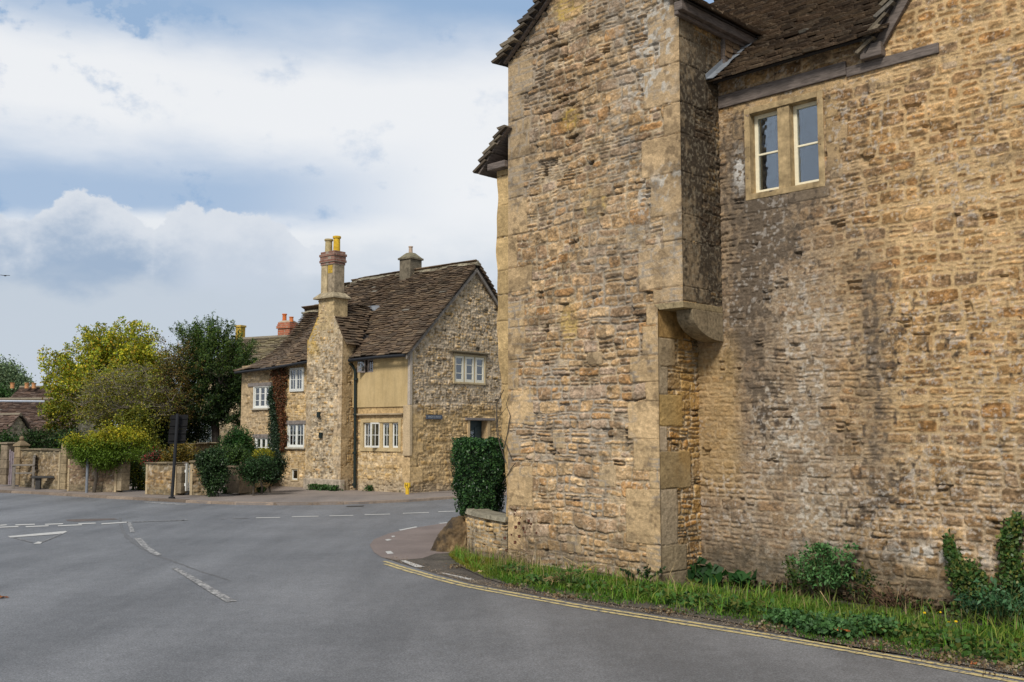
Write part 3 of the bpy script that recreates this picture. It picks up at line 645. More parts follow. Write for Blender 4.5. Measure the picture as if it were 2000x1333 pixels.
qc = [(-.02, .05 + a, w, .05 + b, c) for a, b, w, c in ((-.3, 0, .6, (.30, .25, .17)), (0, .30, .5, (.40, .33, .22)), (.30, .92, .34, (.42, .35, .25)), (.92, 1.34, .60, (.44, .34, .19)), (1.34, 1.62, .16, (.48, .40, .29)), (1.62, 1.98, .46, (.47, .34, .15)), (1.98, 2.30, .18, (.48, .40, .28)), (2.30, 2.62, .34, (.46, .37, .24)), (2.62, 2.95, .50, (.44, .29, .12)))]
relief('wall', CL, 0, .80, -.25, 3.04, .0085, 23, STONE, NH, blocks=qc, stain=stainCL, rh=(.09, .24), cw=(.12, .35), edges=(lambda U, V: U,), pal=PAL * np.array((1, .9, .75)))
def stainC(U, V, C, h, seed, S, r1, r2):
    n = fbm(U * 4, V * 2.2, seed + 80, 5, .6); f = fbm(U * 26, V * 22, seed + 81, 3)
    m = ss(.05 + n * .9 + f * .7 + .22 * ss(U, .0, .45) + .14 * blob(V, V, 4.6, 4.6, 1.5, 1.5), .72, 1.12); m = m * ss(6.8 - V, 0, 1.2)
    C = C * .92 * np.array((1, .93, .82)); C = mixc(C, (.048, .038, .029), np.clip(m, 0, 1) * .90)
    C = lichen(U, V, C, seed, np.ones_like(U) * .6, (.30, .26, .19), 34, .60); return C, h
qc = []; z = 3.05
for hh in (.17, .52, .30, .48, .44, .36, .46, .30, .40): qc.append((-.02, z, rq.choice((.30, .42, .55, .80)), z + hh, (.30, .255, .19))); z += hh
relief('wall', CU, 0, .9, 3.04, 6.45, .0085, 29, STONE, NH, inside=lambda u, v: (u < .80) | (v > mainz(u) - .1), blocks=qc, stain=stainC, rh=(.12, .26), cw=(.2, .5), edges=(lambda U, V: U,), flush=.6, mortar=(.33, .28, .21))
W0 = B.loc(1472, 212); W1 = B.loc(1610, 350)
wa, wb, wc, wd = [B.loc(x, y, -.12) for x, y in ((1474, 228), (1530, 375), (1549, 205), (1610, 355))]
wu0, wu1 = wa[0], wd[0]; wz0, wz1 = (wb[1] + wd[1]) / 2, wa[1]; print('window', wa, wb, wc, wd)
def stainB(U, V, C, h, seed, S, r1, r2):
    n = fbm(U * 1.8, V * 1.2, seed + 80, 5, .55); f = fbm(U * 18, V * 14, seed + 81, 4, .6); v1 = fbm(U * 6, V * 1.5, seed + 82, 4)
    base = mixc(C, np.array((.55, .40, .21)), np.clip((1 - S) * ss(U, .9, 2.2) * ss(V, .8, 2.0), 0, 1) * .8)               # creamy joints to the right
    C = base; C = C * (1 + .12 * ss(U, 1.2, 2.5) * ss(V, 1.8, 3.2))[..., None] * np.where(V[..., None] > 1.6, np.array((1.03, .98, .90)), 1)
    C = C * (1.0 - .10 * ss(2.0 - U, 0, .8))[..., None] * np.array((.94, .94, .975)); C = mixc(C, (.12, .085, .05), np.clip(ss(f * .55 + fbm(U * 4.5, V * 6, seed + 88, 4) * .6, .62, .78) * .50, 0, 1))
    C = mixc(C * (.82 + .36 * f)[..., None], (.27, .215, .16), np.clip(ss(2.1 - U, 0, 1.2) * .45 * ss(4.9 - V, 0, .5), 0, 1))
    cen = .34 + .20 * (v1 - .5) + .10 * ss(3.2 - V, 0, 1.6)
    m1 = np.exp(-((U - cen) / .36) ** 2) * ss(V, 1.15, 2.6) * ss(5.5 - V, 0, .5)
    m1 = np.maximum(m1, .95 * blob(U, V, .22, 4.6, .16, .75)); m1 = np.maximum(m1, .95 * blob(U, V, .62, 3.75, .42, .42)); m1 = np.maximum(m1, .80 * blob(U, V, .75, 4.05, .45, .22)); m1 = np.maximum(m1, .8 * blob(U, V, .45, 2.35, .22, .5))
    m2 = np.exp(-((U - 1.80 - .16 * (v1 - .5)) / .22) ** 2) * ss(V, .5, 1.2) * ss(4.1 - V, 0, 1.0) * .72
    k = ss(np.maximum(m1, m2) + (n - .5) * .9 + (f - .5) * 2.2, .34, .92)
    C = mixc(C, (.050, .040, .034), np.clip(k, 0, 1) * .86); C = mixc(C, (.20, .155, .11), np.clip(ss(np.maximum(m1, m2), .05, .7) * .50, 0, 1))
    pale = np.clip(ss(1.75 - U, 0, .8) * ss(U, .15, .6) * ss(3.6 - V, 0, 1.0) * ss(n, .35, .6), 0, 1)
    C = mixc(C, (.42, .35, .26), pale * .30 * (1 - k)); C = lichen(U, V, C, seed, pale * .9 * (1 - k), (.58, .53, .45), 20, .56)
    u, v = B.loc(1443, 335); C = lichen(U, V, C, seed + 3, np.clip(blob(U, V, u, v, .07, .22) * 1.4, 0, 1), (.62, .60, .56), 30, .42)
    u, v = B.loc(1880, 1120); C = lichen(U, V, C, seed + 5, np.clip(blob(U, V, u - .2, v + .15, .5, .10) * 1.3, 0, 1), (.66, .62, .55), 14, .46)
    C = mixc(C, (.55, .36, .13), np.clip(ss(.30 - U, 0, .25) * ss(2.9 - V, 0, .5) * ss(V, .7, 1.2) * .35, 0, 1))
    C = lichen(U, V, C, seed + 9, np.clip(ss(n, .45, .6), 0, 1) * .55, (.52, .48, .43), 26, .63)
    C = C * (1 - .45 * ss(.75 - V, 0, .6) * ss(f + n, .8, 1.15))[..., None]; C = mixc(C, (.10, .085, .06), np.clip(ss(.45 - V + .25 * (n - .5), 0, .3) * .65, 0, 1))
    return C, h
qb = []
for (x, y, w, hh, c) in ((1640, 260, .18, .28, (.47, .36, .22)), (1632, 330, .14, .2, (.45, .36, .24)), (1990, 190, .3, .16, (.48, .37, .22)), (1860, 120, .2, .12, (.42, .34, .24)), (1720, 160, .26, .13, (.5, .39, .25))):
    u, v = B.loc(x, y); qb.append((u - w / 2, v - hh / 2, u + w / 2, v + hh / 2, c))
for zz, hh, w in ((4.16, .22, 0), (4.40, .30, .04), (4.72, .26, -.03), (4.99, .24, .03)): 
    if w: qb += [(wu0 - .20 - w, zz, wu0 - .09, zz + hh, (.44, .33, .19)), (wu1 + .09, zz, wu1 + .2 + w, zz + hh, (.49, .37, .21))]
qb += [(wu0 - .1, 4.10, wu0 + .46, 4.285, (.19, .155, .115)), (wu0 + .46, 4.12, wu1 + .12, 4.285, (.22, .18, .13)), (wu0 - .22, 5.29, wu1 + .3, 5.40, (.49, .37, .21))]
GZ = 5.50; GT = math.tan(math.radians(55)); GU = 1.88
gab = lambda u, v: ((u > -.012) | (v < 3.0)) & (v < np.maximum(np.where(u < GU + .1, 5.79, 5.0), GZ + GT * np.minimum(u - GU, GU + 4.4 - u)))
relief('wall', B, -.40, 3.75, -.25, 6.75, .0085, 37, STONE, NH, inside=gab, holes=[(wu0, wz0, wu1, wz1)], blocks=qb, stain=stainB, rh=(.07, .165), cw=(.11, .34), flush=.72, warp=.034, depth=.022,
       mortar=(.52, .385, .235), joint=.013, pal=PAL * np.array((.90, .85, .86)), q1=.46, q2=.92, gp_=.05, pv_=.55)
BK = dict(inside=gab, rh=(.07, .165), cw=(.11, .34), flush=.72, depth=.022, mortar=(.52, .385, .235), joint=.013, pal=PAL * np.array((.90, .85, .86)), q1=.46, q2=.92, gp_=.05, pv_=.55)
relief('wall', B, 3.75, 7.6, -.25, 4.2, .014, 38, STONE, NH, stain=stainB, **BK); relief('wall', B, 3.75, 7.6, 4.2, 8.8, .02, 40, STONE, NH, stain=stainB, **BK)
relief('wall', B, 1.7, 3.75, 6.75, 8.8, .03, 39, STONE, NH, **BK)
# hidden sides and the dim rooms behind the windows
hb = MB(); D = 6.0
hb.box(B, 7.6, 7.7, 0, 5.6, -D, .0, (.42, .32, .19)); hb.box(A, -2.4, 7.9, 0, 5.6, -D - .9, -D - .78, (.42, .32, .19)); hb.box(A, -2.40, -2.30, 0, 6.45, -D - .78, -.05, (.42, .32, .19))
hb.build('wall', ASHLAR, NH)
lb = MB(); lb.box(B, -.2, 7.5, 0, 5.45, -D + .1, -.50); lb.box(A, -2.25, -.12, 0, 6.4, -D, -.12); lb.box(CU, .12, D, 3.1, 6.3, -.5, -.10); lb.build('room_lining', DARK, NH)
# corbel: a slab with a quarter-round bracket behind it
cb = MB(); cb.prism([A.p(-.055, 3.045, .004), A.p(.346, 3.045, .004), A.p(.346, 2.975, .004), A.p(.02, 2.975, .004)], [A.p(-.055, 3.045, -.78), A.p(.346, 3.045, -.78), A.p(.346, 2.975, -.78), A.p(.02, 2.975, -.78)], (.30, .235, .135))
pr = [(.17, 2.974)]; 
for k in range(13):
    t = k / 12 * math.pi / 2; pr.append((.17 + .61 * (1 - math.cos(t)) , 2.93 - .29 * math.sin(t)))
pr += [(.78, 2.974)]
cb.prism([CU.p(u, z, .006) for u, z in pr], [CU.p(u, z, -.215) for u, z in pr], (.26, .205, .13))
cb.build('corbel', m_vcol('lichened_stone', 24, .55, .7, .008, .92, .15, 7), NH, bev=.006)
# two-light window
WSTONE = m_vcol('weathered_window_stone', 7, .55, .7, .012, .92, .15, 3)
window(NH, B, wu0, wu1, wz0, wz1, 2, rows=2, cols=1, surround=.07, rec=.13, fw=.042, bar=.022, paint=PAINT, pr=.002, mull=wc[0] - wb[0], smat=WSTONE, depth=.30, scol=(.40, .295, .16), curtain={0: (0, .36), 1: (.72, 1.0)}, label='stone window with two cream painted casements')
# timbers
tb = MB(); 
def bl(x0, y0, x1, y1): a = B.loc(x0, y0); b = B.loc(x1, y1); return a, b
tb.box(B, .0, 1.60, 5.40, 5.555, -.05, .018); tb.build('timber_beam', WOOD, NH, bev=.008)
tb = MB(); tb.box(B, 1.602, 2.58, 5.375, 5.485, -.05, .016); tb.box(B, 1.80, 2.03, 5.487, 5.63, -.05, .10); tb.build('timber_beam', WOOD, NH, bev=.01)
tb = MB()
for q in range(1):
    a0 = B.p(GU + .10, GZ + .02, .0); u2 = B.ux * math.cos(math.radians(55)) + B.k * math.sin(math.radians(55)); w2 = -B.ux * math.sin(math.radians(55)) + B.k * math.cos(math.radians(55))
    P = [a0, a0 + u2 * 3.9, a0 + u2 * 3.9 + w2 * .12, a0 + w2 * .12]; tb.prism(P, [p + B.n * .05 for p in P])
tb.build('bargeboard', WOOD, NH, bev=.006)
# main roof slope over wall B
up38 = b_ * math.cos(math.radians(38)) + np.array([0, 0, 1]) * math.sin(math.radians(38))
O = B.p(0, 5.66, .20)
mainS = plane_surf(O, e_, up38)
def rightclip(u, s): z_ = 5.62 + s * math.sin(math.radians(38)); return u < GU + .02 + (z_ - GZ) / GT and (u > .02 or (s > .9 and z_ > 6.18 + .78 * (.17 - u)))
slates('roof', mainS, -2.2, 4.2, 0, 4.6, .088, NH, 51, wr=(.11, .25), th=.026, clip=rightclip)
def deck(name, surf, u0, u1, s0, s1, th, m, parent, off=-.005):
    mb = MB(); c = [];
    for o in (off, off - th):
        for u, s in ((u0, s0), (u1, s0), (u1, s1), (u0, s1)):
            P, a, b, n = surf(u, s); c.append(P + n * o)
    mb.hexa(c[4:] + c[:4]); return mb.build(name, m, parent)
deck('roof_deck', mainS, .02, 1.95, .06, 1.0, .03, DARK, NH); deck('roof_deck', mainS, .02, 2.4, 1.0, 1.6, .03, DARK, NH); deck('roof_deck', mainS, -.15, 2.8, 1.6, 4.6, .03, DARK, NH); deck('roof_deck', mainS, -.45, .02, 1.05, 3.2, .03, DARK, NH); deck('roof_deck', mainS, -1.2, -.15, 2.2, 4.6, .03, DARK, NH)
# roof of the gabled bay to the right
up55 = e_ * math.cos(math.radians(55)) + np.array([0, 0, 1]) * math.sin(math.radians(55))
gs = plane_surf(B.p(GU - .06, GZ + .02, .13), b_, up55)
def gclip(u, s): return u < .28 or GZ + s * math.sin(math.radians(55)) > mainz(.78 + u - .13) + .02
slates('roof', gs, 0, 5, .0, 4.1, .13, NH, 52, wr=(.16, .32), th=.035, clip=gclip, pal=[(.11, .09, .065), (.17, .14, .10), (.20, .18, .15), (.26, .24, .20)])
up55r = -e_ * math.cos(math.radians(55)) + np.array([0, 0, 1]) * math.sin(math.radians(55))
gs2 = plane_surf(B.p(GU + 4.5, GZ + .0, .13), b_, up55r); slates('roof', gs2, 0, 5, 0, 4.0, .2, NH, 53, wr=(.3, .5), th=.035)
deck('roof_deck', gs, .02, 5, .05, 4.0, .02, DARK, NH); deck('roof_deck', gs2, .02, 5, .05, 4.0, .02, DARK, NH)
# roof of the projecting gabled wing (wall A)
upR = -e_ * math.cos(math.radians(38)) + np.array([0, 0, 1]) * math.sin(math.radians(38)); upL = e_ * math.cos(math.radians(38)) + np.array([0, 0, 1]) * math.sin(math.radians(38))
wr_ = plane_surf(A.p(.345 + .17, 6.42, .10), b_, upR); wl_ = plane_surf(A.p(-2.40 - .12, 6.46, .13), b_, upL)
slates('roof', wr_, 0, 5, 0, 1.88, .12, NH, 54, wr=(.14, .3), th=.028, clip=lambda u, s: 6.42 + s * .61 > mainz(u - .1) - .05)
slates('roof', wl_, 0, 5, 0, 1.90, .125, NH, 55, wr=(.14, .3), th=.045, pal=[(.09, .07, .05), (.13, .105, .075), (.17, .14, .10), (.07, .06, .05)])
deck('roof_deck', wr_, .03, 5, .04, 1.86, .02, DARK, NH); deck('roof_deck', wl_, .03, 5, .04, 1.86, .02, DARK, NH)
tb = MB()
for sgn, (u0, z0) in ((1, (-2.43, 6.47)), (-1, (.375, 6.47))):
    u2 = A.ux * sgn * math.cos(math.radians(38)) + A.k * math.sin(math.radians(38)); a0 = A.p(u0, z0, .0); w2 = np.cross(u2, A.n) * (1 if np.cross(u2, A.n)[2] > 0 else -1)
    P = [a0, a0 + u2 * 1.8, a0 + u2 * 1.8 + w2 * .06, a0 + w2 * .06]; tb.prism(P, [p + A.n * .06 for p in P])
tb.build('bargeboard', WOOD, NH, bev=.006)
tb = MB(); tb.box(CU, -.10, 1.72, 6.325, 6.43, .006, .115); tb.box(CU, -.10, 1.72, 6.28, 6.325, .006, .06); tb.build('eaves_board', WOOD, NH, bev=.01)
# tile-hung cheek above the main roof
ck = (lambda u, s: (CU.p(.90 + u, 5.70 + s, .02), CU.ux, CU.k, CU.n))
slates('cheek_tiles', ck, 0, .85, 0, .66, .095, NH, 56, wr=(.10, .17), th=.014, clip=lambda u, s: 5.78 + s > mainz(.90 + u), pal=[(.20, .13, .075), (.15, .105, .07), (.24, .16, .09), (.12, .09, .07)])
plain_box('wall', CU, .9, 1.8, 5.9, 6.3, -.1, .005, ASHLAR, NH, (.3, .22, .13))
plain_box('corner_post', CU, .865, .90, 5.72, 6.28, -.02, .035, WOOD, NH, bev=.004)
# lead flashing in the angle, lying over the slates
fl = MB(); rngf = random.Random(3); q = 14
vs = []; 
for i in range(q + 1):
    s_ = -.03 + 1.42 * i / q; P, a, b, n = mainS(0.0, s_); wv = .105 + rngf.uniform(-.02, .025)
    P = P + n * .075; vs += [P + a * .012 + np.array([0, 0, .055]), P + a * .015, P + a * wv - n * .012, P + a * wv - n * .018, P + a * .004 - n * .01, P + a * .002 + np.array([0, 0, .055])]
fs = [(i * 6 + j, i * 6 + (j + 1) % 6, i * 6 + 6 + (j + 1) % 6, i * 6 + 6 + j) for i in range(q) for j in range(6)] + [tuple(range(6)), tuple(range(q * 6, q * 6 + 6))]
fl.add(vs, fs); fl.build('lead_flashing', LEAD, NH)
# narrow range behind, seen as a sliver to the left of wall A
X = Fr(LC - b_ * .0 - A.n * .05, e_, -b_)
eb = []; z = 0; rq = random.Random(8)
while z < 5.1:
    hh = rq.uniform(.32, .62); eb.append((-2.9, z, -2.2, z + hh, tuple(np.array((.50, .37, .19)) * rq.uniform(.85, 1.1)))); z += hh
xp = A.loc(965, 340); xq = A.loc(985, 940)
relief('wall', X, -2.66, -2.385, -.2, 5.12, .0085, 61, STONE, NH, blocks=eb, skew=lambda U, V: -2.385 + (U + 2.385) * (.30 + .70 * ss(V, .2, 3.6) + .05 * np.sin(V * 5) + .03 * np.sin(V * 13)), edges=(lambda U, V: (U + 2.66) * 2,))
hb = MB(); hb.prism([X.p(-2.655, 5.1, 0), X.p(-2.47, 0, 0), X.p(-2.38, 0, 0), X.p(-2.38, 5.1, 0)], [X.p(-2.655, 5.1, -4.5), X.p(-2.47, 0, -4.5), X.p(-2.38, 0, -4.5), X.p(-2.38, 5.1, -4.5)], (.42, .32, .19))
hb.v = [tuple(np.array(v) + b_ * .03) for v in hb.v]; hb.build('wall', ASHLAR, NH)
up45 = e_ * math.cos(math.radians(44)) + np.array([0, 0, 1]) * math.sin(math.radians(44))
ex = plane_surf(A.p(-2.93, 5.06, .10), b_, up45)
slates('roof', ex, 0, 4.6, 0, .80, .15, NH, 62, wr=(.18, .34), th=.038, pal=[(.09, .07, .05), (.13, .105, .075), (.17, .14, .10), (.10, .08, .06)])
deck('roof_deck', ex, .03, 4.5, .03, .8, .03, WOOD, NH)
plain_box('eaves_board', A, -2.74, -2.41, 5.08, 5.17, -.6, .06, WOOD, NH, bev=.01)
for nm in [o for o in NH.children if o.name.startswith('room_lining')]: pass
# bare creeper stems on the corner
vn_ = MB(); rv = np.random.RandomState(2)
for (pts) in ([(990, 905), (978, 870), (968, 842), (975, 815), (992, 795)], [(1000, 895), (990, 868), (975, 850), (965, 800)], [(983, 945), (1000, 915), (1008, 905)], [(985, 880), (992, 850), (998, 812), (990, 790), (996, 770)], [(972, 845), (960, 832), (968, 790), (985, 762)]):
    P = []
    for x, y in pts: u, v = A.loc(x, y); P.append(A.p(max(u, -2.6), v, .012))
    vn_.tube(P, [.008, .007, .006, .004, .003][:len(P)] if len(P) == 5 else .006, 5)
tag(vn_.build('climbing_stems', BARK), 'bare brown creeper stems clinging to the left corner of the large stone house', 'creeper')

# ================================================================== HOUSE ACROSS THE ROAD
def dirs(deg_front):
    a = math.radians(deg_front); fd = np.array([-math.sin(a), math.cos(a), 0]); fn = np.array([-math.cos(a), -math.sin(a), 0]); return fd, fn
L2 = np.array([-2.6125, 25.725, 0.0]); fd, fn = dirs(50); gd = -fn; gn = -fd
FF = Fr(L2, fd, fn); GG = Fr(L2, gd, gn)
FH = empty('cottage', L2, 'old stone cottage across the road with gable end, tall chimney breast and many small windows', 'house')
WOODL = m_plain('pale_weathered_oak', (.17, .145, .13), .85, 9, .45, .6, .006, stretch=(1, 1, 7))
FPAL = np.array([(.57, .385, .16), (.49, .325, .14), (.43, .295, .145), (.61, .43, .21), (.38, .26, .13), (.53, .345, .135)])
GPAL = np.array([(.54, .365, .17), (.46, .305, .14), (.56, .40, .21), (.46, .285, .10), (.34, .22, .11)])
def stG(U, V, C, h, seed, S, r1, r2):
    n = fbm(U * 1.2, V * 1.0, seed + 80, 4); f = fbm(U * 9, V * 9, seed + 81, 4, .65); up = ss(V + (n - .5) * .8, 2.1, 2.5)
    lowc = mixc(C, (.64, .44, .20), np.clip(.30 + .45 * (1 - S), 0, 1)); C = C * up[..., None] + lowc * (1 - up)[..., None]
    C = mixc(C, (.20, .125, .06), np.clip(up * ss(f, .52, .64) * .42, 0, 1))
    C = mixc(C, (.62, .50, .36), np.clip(up * ss(fbm(U * 14, V * 15, seed + 84, 4, .7), .50, .58) * ss(n + .25 * ss(3.0 - U, 0, 2.5), .38, .62) * .85, 0, 1))
    C = mixc(C, (.24, .165, .085), np.clip((1 - up) * ss(fbm(U * 5, V * 11, seed + 85, 4), .58, .68) * .5, 0, 1))
    C = mixc(C, (.30, .25, .19), np.clip(ss(.45 - V + .3 * (n - .5), 0, .3) * .6, 0, 1)); return C, h
gq = []
z = 0.3; i = 0
for hh in (.42, .34, .30, .36, .34, .24): gq.append((-.02, z, .26 if i % 2 else .5, z + hh, (.60, .46, .27))); z += hh; i += 1
g1 = GG.loc(887, 692); g2 = GG.loc(950, 753); d1 = GG.loc(918, 820); d2 = GG.loc(951, 958)
gwu0, gwu1, gwz0, gwz1 = 1.66, 2.86, 2.97, 3.68
du0, du1, dz1 = 2.27, 2.98, 1.93
relief('wall', GG, 0, 4.92, -.05, 6.3, .025, 71, STONEF, FH, inside=lambda u, v: v < 3.72 + 1.045 * np.minimum(u + .05, 4.97 - u), holes=[(gwu0, gwz0, gwu1, gwz1), (du0, -1, du1, dz1)], blocks=gq, stain=stG,
       rh=(.06, .145), cw=(.10, .27), depth=.04, joint=.010, pal=GPAL, edges=(lambda U, V: U,), mortar=(.52, .43, .31), rough=1.6)
def stF(U, V, C, h, seed, S, r1, r2):
    f = fbm(U * 9, V * 9, seed + 81, 4, .65); C = mixc(C, (.25, .17, .09), np.clip(ss(f, .54, .66) * .55, 0, 1)); C = mixc(C, (.64, .44, .20), .30 * np.ones_like(U))
    C = mixc(C, (.36, .31, .24), np.clip(ss(.5 - V, 0, .3) * .55, 0, 1)); C = mixc(C, (.33, .27, .20), np.clip(ss(U, 5.6, 6.4) * .4, 0, 1)); return C, h
# front, right-hand bay (rubble below, plaster above)
bw0, bw1, bz0, bz1 = .44, 1.80, 1.20, 1.86
relief('wall', FF, 0, 2.25, -.05, 2.30, .025, 73, STONEF, FH, holes=[(bw0, bz0, bw1, bz1)], stain=stF, rh=(.06, .145), cw=(.10, .27), depth=.04, joint=.010, pal=FPAL, edges=(lambda U, V: U,),
       blocks=[(-.02, .3, .30, .72, (.60, .46, .27)), (-.02, .72, .5, 1.0, (.6, .46, .28)), (-.02, 1.0, .26, 2.3, (.56, .43, .25)), (.1, 1.93, 1.98, 2.06, (.52, .41, .26)), (.1, 2.06, 2.1, 2.3, (.50, .37, .2))], rough=1.4)
def _plas(nt, b):
    n = _noise(nt, 1.6, 6, .65); n2 = _noise(nt, 30, 4); n3 = _noise(nt, 2.5, 4, .6, None, (3, 3, .5))
    c = _mul(nt, _ramp(nt, n, [(.35, (.47, .345, .165)), (.65, (.56, .42, .215))]), _ramp(nt, n2, [(.3, .92), (.7, 1.08)])); c = _mul(nt, c, _ramp(nt, n3, [(.35, .84), (.6, 1.04)]))
    nt.links.new(c, b.inputs['Base Color']); b.inputs['Roughness'].default_value = .9; _bump(nt, b, n2, .25, .01)
PLAS = mat('ochre_plaster', _plas)
pwa = FF.loc(725, 700); pwb = FF.loc(697, 731)
pu0, pu1, pz0, pz1 = 1.40, 1.93, 3.20, 3.55
mb = MB()
for (a, b, c, d) in ((.02, pu0, 2.27, 3.72), (pu1, 2.22, 2.27, 3.72), (pu0, pu1, 2.27, pz0), (pu0, pu1, pz1, 3.72)): mb.box(FF, a, b, c, d, -.12, .030)
mb.build('plaster_panel', PLAS, FH)
# corner pilaster and string course
plain_box('pilaster', FF, -.03, .22, 1.0, 2.30, -.05, .05, ASHLAR, FH, (.52, .40, .25), bev=.015)
mb = MB(); mb.box(FF, .24, 1.98, 2.055, 2.10, -.02, .09, (.40, .31, .20)); mb.build('drip_mould', ASHLAR, FH, bev=.01)
plain_box('corner_post', FF, -.02, .07, 2.302, 3.70, -.05, .045, ASHLAR, FH, (.46, .40, .33), bev=.01)
# front, left-hand part
lw = [(FF.loc(527, 795), FF.loc(497, 757)), (FF.loc(591, 762), FF.loc(568, 722)), (FF.loc(592, 872), FF.loc(564, 829)), (FF.loc(581, 938), FF.loc(570, 917)), (FF.loc(527, 893), FF.loc(500, 856))]
hol = [(a[0], a[1], b[0], b[1]) for a, b in lw]
lq = []; z = 0; i = 0
while z < 3.4: lq.append((7.36 - (.22 if i % 2 else .42), z, 7.5, z + .34, (.48, .37, .22))); z += .34; i += 1
lq += [(hol[2][0] - .16, hol[2][1] - .1, hol[2][0] - .04, hol[2][3] + .05, (.60, .46, .27)), (hol[3][0] - .2, hol[3][1] - .25, hol[3][2] + .2, hol[3][1] - .04, (.52, .42, .28)), (hol[0][2] + .04, hol[0][1], hol[0][2] + .24, hol[0][3] + .06, (.46, .36, .22))]
relief('wall', FF, 3.65, 7.36, -.05, 3.62, .025, 75, STONEF, FH, holes=hol, stain=stF, rh=(.06, .145), cw=(.10, .27), depth=.04, joint=.010, pal=FPAL, blocks=lq, edges=(lambda U, V: (7.36 - U),), rough=1.5)
# hidden sides, rooms
hb = MB(); hb.box(FF, 7.26, 7.36, 0, 3.6, -4.9, -.05, (.45, .34, .2)); hb.box(FF, .0, 7.3, 0, 3.6, -4.92, -4.82, (.45, .34, .2)); hb.prism([FF.p(7.26, 3.3, -.1), FF.p(7.26, 4.8, -2.46), FF.p(7.26, 3.3, -4.9)], [FF.p(7.34, 3.3, -.1), FF.p(7.34, 4.8, -2.46), FF.p(7.34, 3.3, -4.9)], (.45, .34, .2))
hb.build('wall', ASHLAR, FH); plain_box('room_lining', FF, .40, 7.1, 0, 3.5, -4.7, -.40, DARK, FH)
# chimney breast
BF = Fr(L2 + fn * .42, fd, fn)
def bIn(u, v):
    return np.where(v < 4.15, (u > 2.2) & (u < 3.70), np.where(v < 4.78, (u > 2.2 + (v - 4.15) * .62) & (u < 3.70 - (v - 4.15) * .62), (u > 2.60) & (u < 3.26)))
bq = [(3.5, .0, 3.75, .42, (.50, .43, .33)), (2.15, 0, 3.75, .36, (.42, .36, .27))]; z = .36; i = 0
while z < 4.0: w = .34 if i % 2 else .2; bq.append((2.15, z, 2.2 + w, z + .36, (.52, .41, .27))); z += .36; i += 1
bq += [(3.38, .5, 3.72, 1.1, (.56, .43, .25)), (3.50, 1.5, 3.72, 2.4, (.45, .36, .24)), (2.2, 1.0, 2.6, 1.5, (.56, .44, .27)), (3.4, 3.0, 3.72, 3.4, (.44, .35, .23))]
def stB(U, V, C, h, seed, S, r1, r2):
    n = fbm(U * 2, V * 1.2, seed + 80, 4); f = fbm(U * 11, V * 11, seed + 81, 4, .65)
    C = mixc(C, (.58, .50, .38), np.clip(ss(f, .5, .62) * .45, 0, 1)); C = mixc(C, (.17, .13, .085), np.clip(ss(fbm(U * 9, V * 8, seed + 83, 4, .65), .57, .66) * .65, 0, 1))
    C = mixc(C, (.56, .36, .06), np.clip(ss(V, 3.4, 4.3) * ss(U, 2.95, 3.35) * ss(n, .38, .6) * .75, 0, 1)); return C, h
relief('wall', BF, 2.2, 3.70, -.05, 5.32, .022, 77, STONEF, FH, inside=bIn, stain=stB, rh=(.055, .12), cw=(.09, .22), depth=.035, joint=.010, pal=GPAL * 1.06, blocks=bq, edges=(lambda U, V: np.minimum(U - 2.2, 3.7 - U) + .0,), rough=1.6, bcol=(.5, .4, .26))
BS = Fr(L2 + fd * 2.2, -fn, -fd)   # side of the breast, running back to the wall
BS = Fr(L2 + fd * 2.2 + fn * .42, -fn, -fd); bq = []; z = 0; i = 0
while z < 4.0: bq.append((-.02, z, (.28, .43, .2)[i % 3], z + .36, tuple(np.array((.50, .40, .26)) * (.9 + .06 * (i % 3))))); z += .36; i += 1
relief('wall', BS, 0, .48, -.05, 4.15, .022, 78, STONEF, FH, blocks=bq, stain=stF, rh=(.08, .2), cw=(.12, .3), depth=.03, edges=(lambda U, V: U,))
hb = MB(); hb.box(FF, 3.60, 3.698, 0, 4.15, -.3, .40, (.48, .38, .24))
hb.prism([BF.p(2.22, 4.13, -.02), BF.p(2.62, 4.78, -.02), BF.p(2.62, 5.3, -.02), BF.p(3.24, 5.3, -.02), BF.p(3.24, 4.78, -.02), BF.p(3.68, 4.13, -.02)], [BF.p(2.22, 4.13, -.3), BF.p(2.62, 4.78, -.3), BF.p(2.62, 5.3, -.3), BF.p(3.24, 5.3, -.3), BF.p(3.24, 4.78, -.3), BF.p(3.68, 4.13, -.3)], (.46, .37, .24))
hb.box(BF, 2.598, 3.262, 4.4, 5.31, -.50, -.018, (.50, .38, .21)); hb.box(FF, 2.17, 3.72, -.05, .34, .3, .455, (.44, .38, .30))
hb.build('chimney_breast', m_vcol('mossy_ashlar', 9, .5, .6, .02, .92, .15, 3), FH, bev=.01)
